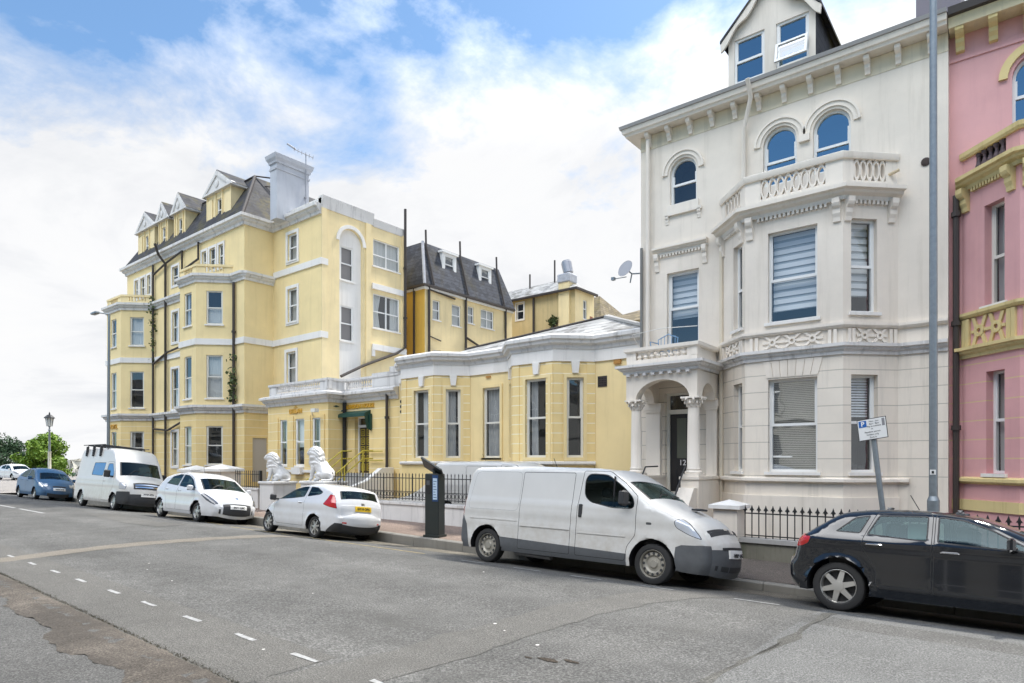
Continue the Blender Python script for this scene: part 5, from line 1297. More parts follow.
def vehicle(S):
    """S: silhouette, widths, wheels, side regions; local frame x back->front, y right side negative, z up"""
    root = thing(S['name'], S['label'], S['cat'], world=False)
    sil = fillet(S['sil'], S.get('fil', .12)); HW = S['hw']; belt = S['belt']; tum = S.get('tumble', .16); r = S.get('edge', .09)
    L = max(p[0] for p in sil); zb = S.get('zb', .24); RW = S['rw']; RA = RW + S.get('archgap', .055)
    XS2 = [(p[0], p[1]) for p in sil]
    def plan(x):
        f = S.get('taper_f', .16); b = S.get('taper_r', .10); tf = max(0, (x - (L - .95)) / .95); tb = max(0, (.55 - x) / .55)
        return 1 - f * tf ** 2.2 - b * tb ** 2.2
    def W(x, z):
        w = HW * plan(x)
        if z < .42: w -= .05 * ((.42 - z) / .2) ** 1.5 if z > .22 else .05
        if z > belt: w -= tum * (z - belt) + .015 * min(1, (z - belt) / .05)
        for zc, amp, sg in S.get('crease', ()): w += amp * math.exp(-((z - zc) / sg) ** 2)
        return w
    def dsil(p): return min(segdist(p, XS2[i], XS2[i + 1]) for i in range(len(XS2) - 1))
    def Y(x, z, d=None):
        d = dsil((x, z)) if d is None else d
        w = W(x, z)
        for wx in S['wheels']:                    # flared arch lips
            q = math.hypot(x - wx, z - RW) - RA
            if 0 <= q < .13 and z > .2: w += S.get('flare', .014) * (1 - q / .13) ** 2
        if d < r: w -= r - math.sqrt(max(0, r * r - (r - d) ** 2))
        return w
    # side outline: silhouette (front to rear) then along the sill with the wheel arches cut out
    bot = []
    xr0 = sil[-1][0]; xf0 = sil[0][0]
    for wx in sorted(S['wheels']):
        dz = max(-RA, zb - RW); a0 = math.asin(max(-1, dz / RA))
        bot.append([(wx + RA * math.cos(t), RW + RA * math.sin(t)) for t in [math.pi - a0 + (a0 * 2 - math.pi) * k / 22 for k in range(23)]])
    bottom = [(xr0 + .05, zb)] if sil[-1][1] > zb + .02 else []
    for arc in bot: bottom += arc
    if sil[0][1] > zb + .02: bottom += [(xf0 - .05, zb)]
    outline = XS2 + bottom
    outline = dens(outline, .1)
    regs = []          # (name, poly, shrunk, material, offset, label)
    for q in S['regions']:
        poly = dens(roundp(q['poly'], q.get('rad', .04)), .08); regs.append((q, poly, inset(poly, q.get('gap', .007) * (1.6 if q['name'] in ('door', 'sliding_door') else 1))))
    loops = [outline]; 
    for q, a, b in regs: loops += [a, b]
    loops += [dens(zp, .1) for zp, zm in S.get('zones', ())]
    extra = []
    nx = int(L / .062); zt = max(p[1] for p in XS2)
    for i in range(nx + 1):
        for k in range(int(zt / .06) + 1):
            p = (i * .062 + (.031 if k % 2 else 0), zb + k * .06 + .017)
            if inpoly(p, outline) and dsil(p) > .05: extra.append(p)
    for i in range(1, len(XS2) - 1):
        a, b = XS2[i - 1], XS2[i + 1]; dx, dz = b[0] - a[0], b[1] - a[1]; l = math.hypot(dx, dz)
        if l < 1e-6: continue
        for f in (.10, .32, .65, 1.0):
            p = (XS2[i][0] + dz / l * r * f, XS2[i][1] - dx / l * r * f); p2 = (XS2[i][0] - dz / l * r * f, XS2[i][1] + dx / l * r * f)
            for z_ in (p, p2):
                if inpoly(z_, outline) and abs(dsil(z_) - r * f) < r * .08: extra.append(z_)
    V, F = cdt(loops, extra)
    zones = S.get('zones', ())        # body colour zones by polygon (lower cladding)
    bins = {}
    for f in F:
        c = sum((V[i] for i in f), Vector((0, 0))) / 3
        if not inpoly(c, outline): continue
        key = ('body', 0); mat = S['paint']
        for zp, zm in zones:
            if inpoly(c, zp): mat = zm
        for k, (q, a, b) in enumerate(regs):
            if inpoly(c, b): key = ('reg', k); mat = q['mat']
            elif inpoly(c, a): key = ('body', 0); mat = q.get('gapmat', SEAM)
            else: continue
            if key[0] == 'reg' and q.get('zones'):
                for zp, zm in zones:
                    if inpoly(c, zp): mat = zm
            break
        bins.setdefault(key, []).append((f, mat))
    body = MB(); parts = {}
    dcache = [dsil((p.x, p.y)) for p in V]
    for sg in (-1, 1):
        P3 = [Vector((p.x, sg * Y(p.x, p.y, d), p.y)) for p, d in zip(V, dcache)]
        for key, fl in bins.items():
            if key[0] == 'body': tgt = body; off = 0
            else:
                q = regs[key[1]][0]; tgt = parts.setdefault((q['name'], sg if not q.get('both') else 0, key[1] if not q.get('merge') else q['name']), [MB(), q])[0]; off = q.get('off', 0)
            idx = {}
            for f, mat in fl:
                for i in f:
                    if i not in idx: idx[i] = len(tgt.v); tgt.v.append(P3[i] + Vector((0, sg * off, 0)))
                tgt.f.append([idx[i] for i in (f if sg < 0 else f[::-1])]); tgt.m.append(tgt.mi(mat))
    # strip over the top joining both sides
    NS = []
    for i in range(len(sil)):
        a, b = XS2[max(i - 1, 0)], XS2[min(i + 1, len(sil) - 1)]; l = math.dist(a, b) or 1
        NS.append(((b[1] - a[1]) / l * -1 * -1, -(b[0] - a[0]) / l))
        YF = [-1, -.965, -.90, -.78, -.6, -.4, -.2, 0, .2, .4, .6, .78, .90, .965, 1]
    def SP(i, yf, off=0):
        x, z, tg, bw = sil[i]; h = W(x, z) - r; nx_, nz_ = NS[i]; c = bw * (1 - abs(yf) ** 2.4) + off
        return Vector((x + nx_ * c, yf * h, z + nz_ * c))
    strip = {}
    for i in range(len(sil) - 1):
        tg = sil[i][2]
        for j in range(len(YF) - 1):
            ym = (YF[j] + YF[j + 1]) / 2
            mat = S['paint']; dest = 'body'
            if tg == 'glass' and abs(ym) < .90: dest = 'glass'; mat = CARGLASS
            elif tg == 'glass' and abs(ym) < .965: mat = TRIMB
            elif tg in S.get('stripmats', {}): mat = S['stripmats'][tg]
            strip.setdefault((dest, 0 if dest == 'body' else (0 if sil[i][0] < L / 2 else 1)), []).append((i, j, mat))
    for (dest, wh_), fl in strip.items():
        tgt = body if dest == 'body' else MB(); idx = {}
        for i, j, mat in fl:
            q = []
            for a, b in ((i, j), (i + 1, j), (i + 1, j + 1), (i, j + 1)):
                if (a, b) not in idx: idx[(a, b)] = len(tgt.v); tgt.v.append(SP(a, YF[b]))
                q.append(idx[(a, b)])
            tgt.f.append(q); tgt.m.append(tgt.mi(mat))
        if dest != 'body': tgt.build('rear_window' if wh_ == 0 else 'windscreen', CARGLASS, root, 35)
    # arch liners and floor
    for sg in (-1, 1):
        for arc in bot:
            n = len(arc); body.add([(x, sg * (Y(x, z, 1) - k), z) for k in (.0, .42) for x, z in arc], [[i, i + 1, n + i + 1, n + i] for i in range(n - 1)], TRIMB)
    body.add([(.15, -HW + .12, zb + .03), (L - .35, -HW + .12, zb + .03), (L - .35, HW - .12, zb + .03), (.15, HW - .12, zb + .03)], [[0, 1, 2, 3]], TRIMB)
    # cabin interior: dark floor tub with seats
    cab = S.get('cabin')
    if cab:
        x0, x1, z0, z1 = cab; m_ = MB()
        m_.box(x0, x1, -HW + .2, HW - .2, z0 - .35, z0, RUB)
        for sx in S.get('seats', ()):
            for sy in (-.38, .38):
                m_.box(sx - .07, sx + .10, sy - .24, sy + .24, z0 - .1, z0 + .42, GREYP, bev=.05); m_.box(sx - .10, sx, sy - .13, sy + .13, z0 + .44, z0 + .62, GREYP, bev=.04)
        m_.build('interior', RUB, root, 40)
    bo = body.build('body', S['paint'], root, 32)
    made = {}
    for (nm, sg, k), (mb_, q) in parts.items():
        o = mb_.build(nm, q['mat'], root, 35)
        if q.get('label'): o['label'] = q['label']
        made.setdefault((nm, sg), o)
        if nm == 'door' and q.get('handle'):
            hx, hz = q['handle']; hm = MB(); s_ = sg or 1
            w, h = q.get('hsize', (.2, .035)); y = Y(hx, hz, 1)
            hm.box(hx - w / 2, hx + w / 2, min(s_ * (y - .02), s_ * (y + .03)), max(s_ * (y - .02), s_ * (y + .03)), hz - h / 2, hz + h / 2, S.get('hmat', S['paint']), bev=.012)
            hm.build('handle', S['paint'], o, 40)
    # wheels
    rims = S['rim']; first = None
    for wx in S['wheels']:
        for sg in (-1, 1):
            y = sg * (HW - .035 - .11)
            if first is None:
                we = pempty('wheel', root); t = MB(); hwid = .105
                prof = [(RW * .66, -hwid * .8), (RW * .74, -hwid), (RW * .90, -hwid), (RW * .97, -hwid * .86), (RW, -hwid * .6), (RW, hwid * .6), (RW * .97, hwid * .86), (RW * .90, hwid), (RW * .74, hwid), (RW * .66, hwid * .8)]
                T = Matrix.Rotation(R(90), 4, 'X')
                t.lathe(prof, 36, TYRE, T, caps=False); to = t.build('tyre', TYRE, we, 35, local=True)
                rm_ = MB(); rr = RW * .71
                rm_.lathe([(rr * .93, -.02), (rr, .06), (rr * 1.0, .088), (rr * .95, .092), (rr * .90, .07), (rr * .88, -.02)], 32, rims['mat'], T, caps=False)
                rm_.lathe([(rr * .9, .0), (.001, .0)], 24, RUB, T, caps=False)
                n = rims['n']
                if rims['kind'] == 'alloy':
                    for k in range(n):
                        a = 2 * math.pi * k / n + .3; ww = rims.get('w', .05)
                        def pt(rad, off, d): return (rad * math.cos(a) - off * math.sin(a), rad * math.sin(a) + off * math.cos(a), d)
                        q_ = [pt(.03, -ww * .8, .085), pt(rr * .94, -ww * .55, .07), pt(rr * .94, ww * .55, .07), pt(.03, ww * .8, .085)]
                        q2 = [(p[0], p[1], p[2] - .045) for p in q_]
                        rm_.add(q_ + q2, [[0, 1, 2, 3], [0, 4, 5, 1], [1, 5, 6, 2], [2, 6, 7, 3]], rims['mat'], T)
                    rm_.lathe([(.075, .05), (.07, .09), (.03, .095), (.001, .095)], 16, rims['mat'], T)
                else:
                    rm_.lathe([(rr * .9, .02), (rr * .80, .055), (rr * .62, .06), (rr * .5, .03), (rr * .32, .035), (.06, .06), (.001, .06)], 28, rims['mat'], T, caps=False)
                    for k in range(n):
                        a = 2 * math.pi * k / n; c = Vector((rr * .72 * math.cos(a), rr * .72 * math.sin(a), .062)); rm_.lathe([(.026, 0), (.001, .002)], 8, RUB, T @ Matrix.Translation(c))
                ro = rm_.build('rim', rims['mat'], we, 35, local=True)
                first = (we, to, ro); w = we
            else:
                w = pempty('wheel', root); dup_child(first[1], w); dup_child(first[2], w)
            w.location = (wx, y, RW); w.rotation_euler = (0, 0, 0 if sg < 0 else math.pi)
    # patches that follow the nose or tail: plates, grilles, lamps
    def s_at(z, front): 
        best = None
        for i, p in enumerate(sil):
            if (p[0] > L * .72 if front else p[0] < L * .28):
                d = abs(p[1] - z)
                if best is None or d < best[0] - 1e-6: best = (d, i)
        return best[1]
    for q in S.get('patches', ()):
        i0, i1 = s_at(q['z'][0], q['front']), s_at(q['z'][1], q['front'])
        if i0 > i1: i0, i1 = i1, i0
        if i1 == i0: i1 += 1
        m_ = MB(); ny = 6; ids = list(range(i0, i1 + 1)); off = q.get('off', .012); nn = len(ids)
        for o_ in (off, -.01):
            for i in ids:
                x, z, tg, bw = sil[i]; h = W(x, z) - r
                for k in range(ny + 1): m_.v.append(SP(i, (q['y'][0] + (q['y'][1] - q['y'][0]) * k / ny) / h, o_))
        w_ = ny + 1; o1 = nn * w_
        def qd(*f): m_.f.append(list(f)); m_.m.append(0)
        for a in range(nn - 1):
            for k in range(ny): qd(a * w_ + k, a * w_ + k + 1, (a + 1) * w_ + k + 1, (a + 1) * w_ + k)
            qd(a * w_, (a + 1) * w_, o1 + (a + 1) * w_, o1 + a * w_); qd(a * w_ + ny, o1 + a * w_ + ny, o1 + (a + 1) * w_ + ny, (a + 1) * w_ + ny)
        for k in range(ny): qd(k, o1 + k, o1 + k + 1, k + 1); b_ = (nn - 1) * w_; qd(b_ + k, b_ + k + 1, o1 + b_ + k + 1, o1 + b_ + k)
        par = root
        o = m_.build(q['name'], q['mat'], par, 40)
        if q.get('text'):
            ic = (i0 + i1) // 2; c = SP(ic, ((q['y'][0] + q['y'][1]) / 2) / (W(*sil[ic][:2]) - r), off + .004); nx_, nz_ = NS[ic]
            nrm = Vector((nx_, 0, nz_)).normalized(); ux = Vector((0, 1 if q['front'] else -1, 0)); uy = nrm.cross(ux); uy = -uy if uy.z < 0 else uy
            Mx = Matrix(((ux.x, uy.x, nrm.x, c.x), (ux.y, uy.y, nrm.y, c.y), (ux.z, uy.z, nrm.z, c.z), (0, 0, 0, 1)))
            text_mesh('plate_lettering', q['text'], .088, Mx, TRIMB, o, .001, bold=.003)
    # mirrors
    if S.get('mirror'):
        mx, mz, sc = S['mirror']
        for sg in (-1, 1):
            y = Y(mx, mz, 1); m_ = MB()
            m_.box(mx - .04 * sc, mx + .05 * sc, min(sg * (y + .06), sg * (y + .26 * sc)), max(sg * (y + .06), sg * (y + .26 * sc)), mz - .07 * sc, mz + .11 * sc * S.get('mtall', 1), S.get('mmat', RUB), bev=.03 * sc)
            m_.box(mx - .02, mx + .06, min(sg * (y - .03), sg * (y + .1)), max(sg * (y - .03), sg * (y + .1)), mz - .05, mz + .0, RUB, bev=.01)
            m_.build('wing_mirror', RUB, root, 40)
    # wipers on the scuttle and a roof aerial
    gi = [i for i in range(len(sil) - 1) if sil[i][2] == 'glass' and sil[i][0] > L * .5]
    if gi:
        a0, a1 = gi[0], gi[min(len(gi) - 1, max(1, len(gi) // 3))]
        for y0, y1 in ((-.62, -.05), (-.02, .55)):
            m_ = MB(); m_.tube([SP(a0, y0, .02), SP(a1, (y0 + y1) / 2, .02), SP(a1, y1, .018)], .011, 5); m_.build('wiper', TRIMB, root)
    ri = max(range(len(sil)), key=lambda i: sil[i][1]); m_ = MB(); p0 = SP(ri, 0, 0); m_.tube([p0, p0 + Vector((-.12, 0, .22))], .006, 5); m_.build('aerial', TRIMB, root)
    S['Y'] = Y; S['SP'] = SP; S['silr'] = sil; S['root'] = root
    if S.get('extra'): S['extra'](root, Y, HW)
    return root
def park(o, xrear, vside, hw, face, wheels):
    """stands a vehicle on the sloping lane: four wheel contacts decide pitch and roll"""
    d = Vector((1, SK, 0)).normalized() * face; side = Vector((-d.y, d.x, 0))
    x0 = xrear; p = Vector((x0, yy(x0, vside + hw), 0))
    pts = []
    for wx in (min(wheels), max(wheels)):
        for sy in (-1, 1):
            q = p + d * wx + side * sy * (hw - .15); pts.append((wx, sy, zroad(vv(q.x, q.y))))
    zl = sum(z for w, s, z in pts if s > 0) / 2; zr = sum(z for w, s, z in pts if s < 0) / 2
    roll = math.atan2(zl - zr, 2 * (hw - .15)); zc = (zl + zr) / 2
    o.location = (p.x, p.y, zc); o.rotation_mode = 'XYZ'
    o.rotation_euler = (roll, 0, math.atan2(d.y, d.x))

W_WHITE = paint('white_van_paint', (.60, .595, .57), .35, (.85, (.38, .33, .26)), .35)
W_CAR = paint('white_car_paint', (.63, .64, .65), .25, (.40, (.45, .42, .38)), .7)
BLK = paint('black_metallic_paint', (.004, .006, .010), .12, (.04, (.10, .095, .09)), 1.0)
BLUEP = paint('blue_metallic_paint', (.035, .105, .21), .40, (.2, (.3, .3, .3)), .15, .0)
SILV = paint('pale_silver_paint', (.60, .61, .62), .3, None, .7, .2)

# --- white panel van ------------------------------------------------
VAN = dict(name='panel_van', cat='van', label='plain white panel van with grey lower cladding, behind the black car',
    paint=W_WHITE, hw=.93, belt=1.25, tumble=.11, edge=.11, zb=.27, rw=.345, wheels=(.79, 4.53), archgap=.07, taper_f=.26, taper_r=.05, flare=.02,
    sil=[(5.38, .24, 'bumper', .17), (5.44, .45, 'bumper', .19), (5.42, .70, 'body', .18, .04), (5.38, .80, 'body', .17), (5.24, 1.0, 'body', .11, .2), (4.88, 1.20, 'body', .07, .2), (4.42, 1.37, 'glass', .08, .08), (3.72, 1.86, 'body', .07, .25), (3.40, 1.955, 'body', .035, .25), (1.8, 1.985, 'body', .03), (.24, 1.955, 'body', .03, .12), (.10, 1.80, 'body', .03, .15), (.0, 1.0, 'body', .03), (-.03, .70, 'bumper', .04), (-.03, .42, 'bumper', .04), (.03, .30, 'bumper', .03)],
    stripmats={'bumper': GREYP}, crease=((1.06, .012, .06), (.82, .01, .05)),
    zones=[([(-.3, .0), (-.3, .95), (.05, .98), (.20, .75), (.27, .45), (.35, 0)], GREYP), ([(1.1, 0), (1.1, .55), (2.9, .50), (4.05, .47), (4.05, 0)], GREYP), ([(4.9, 0), (4.93, .66), (5.02, .70), (5.7, .73), (5.7, 0)], GREYP)],
    regions=[dict(name='cab_window', poly=[(3.10, 1.44), (3.08, 1.74), (3.16, 1.85), (3.56, 1.84), (3.88, 1.64), (4.12, 1.44), (4.16, 1.24), (3.72, 1.235), (3.24, 1.32)], mat=CARGLASS, gap=.016, gapmat=TRIMB, off=-.006, rad=.09),
        dict(name='door', poly=[(2.98, .345), (2.98, 1.25), (3.04, 1.90), (3.58, 1.90), (3.92, 1.70), (4.20, 1.46), (4.21, .80), (4.06, .60), (4.02, .345)], mat=W_WHITE, zones=1, handle=(3.06, 1.16), hsize=(.075, .24), gap=.006),
        dict(name='sliding_door', poly=[(1.62, .345), (1.62, 1.86), (2.86, 1.86), (2.86, .345)], mat=W_WHITE, zones=1, gap=.006),
        dict(name='rear_panel', poly=[(.20, 1.08), (.34, 1.86), (1.585, 1.86), (1.585, 1.08)], mat=W_WHITE, gap=.003, rad=.12),
        dict(name='headlight', poly=[(4.88, 1.08), (4.98, 1.14), (5.12, 1.06), (5.26, .90), (5.33, .80), (5.14, .86), (4.92, .97)], mat=CLEARL, gap=.01, gapmat=TRIMB, rad=.05),
        dict(name='indicator', poly=[(4.40, .99), (4.50, .99), (4.50, 1.03), (4.40, 1.03)], mat=GREYP, rad=.02),
        dict(name='tail_light', poly=[(.10, 1.02), (.06, .88), (.0, .98), (.05, 1.50), (.12, 1.62), (.13, 1.5)], mat=REDL, gap=.005)],
    patches=[dict(name='grille', front=1, z=(.84, .93), y=(-.56, .56), mat=RUB, off=.006), dict(name='number_plate', front=1, z=(.52, .63), y=(-.27, .27), mat=PLW, text='WR06 LKE', off=.02), dict(name='air_intake', front=1, z=(.30, .42), y=(-.52, .52), mat=RUB, off=.004), dict(name='upper_intake', front=1, z=(.645, .69), y=(-.40, .40), mat=RUB), dict(name='badge', front=1, z=(.83, .94), y=(-.07, .07), mat=CHROME, off=.02)],
    mirror=(4.02, 1.36, 1.15), mtall=1.5, hmat=RUB, rim=dict(kind='steel', n=12, mat=STEEL), cabin=(2.9, 4.5, 1.0, 1.8), seats=(3.3,))
def vanx(root, Y, HW):
    m = MB()
    for sg in (-1, 1):
        for x0, x1, z in ((.3, 1.58, .885), (1.66, 2.84, .80), (3.02, 4.02, .76)):
            m.cut()
            y = Y((x0 + x1) / 2, z, 1); m.box(x0, x1, min(sg * (y - .01), sg * (y + .012)), max(sg * (y - .01), sg * (y + .012)), z - .008, z + .008, W_WHITE)
    for q in m.pieces(): q.build('body_moulding', W_WHITE, root)
    m = MB()
    for sg in (-1, 1): m.cut(); m.box(3.70, 3.73, min(sg * (Y(3.7, 1.5, 1) - .02), sg * (Y(3.7, 1.5, 1) - .0)), max(sg * (Y(3.7, 1.5, 1) - .02), sg * (Y(3.7, 1.5, 1) - .0)), 1.25, 1.80, TRIMB)
    for q in m.pieces(): q.build('window_bar', TRIMB, root)
    m = MB(); m.box(.5, 3.4, -.5, .5, .28, .34, TRIMB); m.tube([(1.3, -.55, .24), (2.2, -.55, .22)], .05, 8, ZINC); m.build('underside', TRIMB, root)
    m = MB(); m.box(4.82, 5.02, -.12, .12, 1.30, 1.335, RUB, bev=.01); m.build('bonnet_vent', RUB, root)
VAN['extra'] = vanx
van = vehicle(VAN); park(van, -9.37, 9.70, .93, 1, VAN['wheels'])
def dup_thing(root, label, group=None):
    n = root.copy(); COL.objects.link(n); n['label'] = label
    for c in list(root.children):
        k = c.copy(); COL.objects.link(k); k.parent = n
        for g_ in c.children:
            q = g_.copy(); COL.objects.link(q); q.parent = k
    return n
yard = dup_thing(van, 'white van in the yard behind the black railings of the annexe')
yard.rotation_euler = (0, 0, 0); yard.location = (-14.95, 15.12, .02); yard.scale = (.97, .80, .985)

# --- black estate car ----------------------------------------------
AUDI = dict(name='parked_car', cat='car', label='black estate car with silver six-spoke wheels at the right edge',
    paint=BLK, hw=.90, belt=1.02, tumble=.36, edge=.09, zb=.25, rw=.335, wheels=(.66, 3.36), archgap=.06, taper_f=.2, taper_r=.12, flare=.03,
    sil=[(4.36, .26, 'body', .15), (4.42, .50, 'body', .17), (4.32, .70, 'body', .14, .15), (3.95, .84, 'body', .07, .3), (3.10, .98, 'glass', .08, .06), (2.38, 1.32, 'body', .05, .25), (1.85, 1.435, 'body', .03, .5), (1.10, 1.43, 'body', .03, .4), (.66, 1.36, 'glass', .04, .12), (.22, 1.05, 'body', .07, .1), (.10, .93, 'body', .10), (.05, .68, 'body', .12), (-.02, .62, 'body', .13, .05), (-.02, .42, 'body', .13), (.10, .28, 'body', .08)],
    crease=((.94, .02, .05), (.40, .012, .04)),
    regions=[dict(name='side_window', poly=[(.60, 1.085), (.84, 1.30), (1.04, 1.34), (.92, 1.075)], mat=CARGLASS, gap=.018, gapmat=TRIMB, rad=.04, off=-.004),
        dict(name='side_window', poly=[(.99, 1.065), (1.13, 1.345), (1.70, 1.365), (1.70, 1.02)], mat=CARGLASS, gap=.018, gapmat=TRIMB, rad=.04, off=-.004),
        dict(name='side_window', poly=[(1.80, 1.015), (1.80, 1.365), (2.08, 1.335), (2.36, 1.23), (2.72, 1.03), (2.70, .975)], mat=CARGLASS, gap=.018, gapmat=TRIMB, rad=.04, off=-.004),
        dict(name='door', poly=[(.97, 1.06), (.93, .92), (1.12, .62), (1.13, .36), (1.74, .36), (1.75, 1.39), (1.10, 1.37)], mat=BLK, handle=(1.10, .94), hmat=CHROME, gap=.005, rad=.05),
        dict(name='door', poly=[(1.76, .36), (1.77, 1.39), (2.12, 1.36), (2.42, 1.23), (2.80, 1.02), (2.84, .72), (2.78, .36)], mat=BLK, handle=(1.94, .90), hmat=CHROME, gap=.005, rad=.05),
        dict(name='tail_light', poly=[(-.02, .84), (.0, .98), (.12, 1.03), (.30, 1.0), (.27, .90), (.16, .845)], mat=REDL, gap=.006, rad=.03),
        dict(name='headlight', poly=[(3.9, .70), (3.95, .80), (4.2, .76), (4.36, .66), (4.36, .58)], mat=CLEARL, gap=.006, rad=.03)],
    patches=[dict(name='tail_light', front=0, z=(.84, 1.0), y=(-.78, -.46), mat=REDL), dict(name='tail_light', front=0, z=(.84, 1.0), y=(.46, .78), mat=REDL), dict(name='number_plate', front=0, z=(.70, .81), y=(-.26, .26), mat=PLY, text='GN08 XTR'), dict(name='number_plate', front=1, z=(.42, .53), y=(-.26, .26), mat=PLW, text='GN08 XTR'), dict(name='grille', front=1, z=(.36, .70), y=(-.4, .4), mat=RUB, off=.006)],
    mirror=(2.55, 1.03, .95), mmat=BLK, hmat=CHROME, rim=dict(kind='alloy', n=6, w=.052, mat=ALLOY), cabin=(.5, 3.0, .85, 1.3), seats=(1.25, 2.05))
def audix(root, Y, HW):
    m = MB()
    for sg in (-1, 1):
        m.cut()
        for x0, x1, z0, z1 in ((1.14, 1.74, .585, .60), (1.78, 2.78, .585, .60)):
            y = Y((x0 + x1) / 2, z0, 1); m.box(x0, x1, min(sg * (y - .01), sg * (y + .008)), max(sg * (y - .01), sg * (y + .008)), z0, z1, BLK)
    for q in m.pieces(): q.build('rubbing_strip', BLK, root)
    m = MB(); m.box(1.44, 1.68, -.62, -.55, 1.0, 1.26, simple('pale_sunshade', (.42, .55, .50), .7)); m.build('sunshade', MATS['pale_sunshade'], root)
AUDI['extra'] = audix
audi = vehicle(AUDI); park(audi, -2.66, 9.68, .90, 1, AUDI['wheels'])

# --- white three-door hatchback -------------------------------------
FI = dict(name='parked_car', cat='car', label='white three-door hatchback with red tail lamps and a yellow number plate',
    paint=W_CAR, hw=.88, belt=.98, tumble=.34, edge=.10, zb=.22, rw=.30, wheels=(.80, 3.20), archgap=.055, taper_f=.24, taper_r=.16, flare=.025,
    sil=[(3.66, .22, 'body', .2), (3.74, .42, 'body', .2), (3.64, .64, 'body', .14, .15), (3.30, .80, 'body', .07, .25), (2.84, .94, 'glass', .08, .06), (2.0, 1.34, 'body', .05, .25), (1.45, 1.455, 'body', .04, .5), (.85, 1.46, 'body', .04, .4), (.30, 1.36, 'spoiler', .06, .1), (.20, 1.33, 'glass', .07, .04), (.02, 1.00, 'body', .11, .08), (-.03, .84, 'body', .13), (-.05, .64, 'body', .15, .05), (-.10, .60, 'body', .16, .04), (-.10, .46, 'under', .16, .03), (-.06, .34, 'under', .15), (.05, .22, 'under', .10)],
    stripmats={'under': RUB}, crease=((.86, .014, .07), (.62, .010, .05)),
    zones=[([(-.3, .0), (-.3, .44), (.02, .46), (.30, .24), (.30, 0)], RUB)],
    regions=[dict(name='side_window', poly=[(2.74, .97), (2.15, 1.255), (1.62, 1.375), (1.36, 1.385), (1.42, 1.085), (2.0, 1.02)], mat=CARGLASS, gap=.016, gapmat=TRIMB, off=-.004, rad=.05),
        dict(name='quarter_window', poly=[(1.30, 1.095), (1.27, 1.385), (.95, 1.365), (.62, 1.24), (.72, 1.17)], mat=CARGLASS, gap=.016, gapmat=TRIMB, off=-.004, rad=.05),
        dict(name='door', poly=[(2.86, .92), (2.18, 1.295), (1.64, 1.41), (1.33, 1.415), (1.34, .30), (2.72, .30), (2.86, .5)], mat=W_CAR, handle=(1.52, .93), gap=.005, rad=.06),
        dict(name='tail_light', poly=[(.30, 1.20), (.34, 1.10), (.44, .92), (.20, .86), (.0, .83), (.06, 1.0), (.17, 1.18)], mat=REDL, gap=.006, rad=.03),
        dict(name='headlight', poly=[(3.0, .86), (3.3, .76), (3.62, .62), (3.58, .56), (3.2, .68)], mat=CLEARL, gap=.006, rad=.03)],
    patches=[dict(name='number_plate', front=0, z=(.77, .88), y=(-.26, .26), mat=PLY, text='GY10 OBD', off=.015), dict(name='reflector', front=0, z=(.46, .50), y=(-.72, -.5), mat=REDL), dict(name='reflector', front=0, z=(.46, .50), y=(.5, .72), mat=REDL), dict(name='badge', front=0, z=(.93, .97), y=(-.05, .05), mat=CHROME), dict(name='number_plate', front=1, z=(.40, .51), y=(-.26, .26), mat=PLW, text='GY10 OBD')],
    mirror=(2.72, 1.0, .95), mmat=RUB, rim=dict(kind='alloy', n=7, w=.035, mat=ALLOY), cabin=(.4, 2.8, .8, 1.3), seats=(.85, 1.75))
fi = vehicle(FI)
def park2(o, xrear, vnear, hw, face, wheels):
    # vnear: lane coordinate of the side nearest the camera, whichever way the vehicle faces
    d = Vector((1, SK, 0)).normalized() * face; side = Vector((-d.y, d.x, 0)); s_far = 1 if side.y > 0 else -1
    p = Vector((xrear, yy(xrear, vnear + hw), 0)); zs = {}
    for sy in (-1, 1):
        q = p + d * (sum(wheels) / 2) + side * sy * (hw - .15); zs[sy] = zroad(vv(q.x, q.y))
    o.location = (p.x, p.y, (zs[1] + zs[-1]) / 2); o.rotation_euler = (math.atan2(zs[1] - zs[-1], 2 * (hw - .15)), 0, math.atan2(d.y, d.x))
park2(fi, -14.05, 9.70, .88, -1, FI['wheels'])

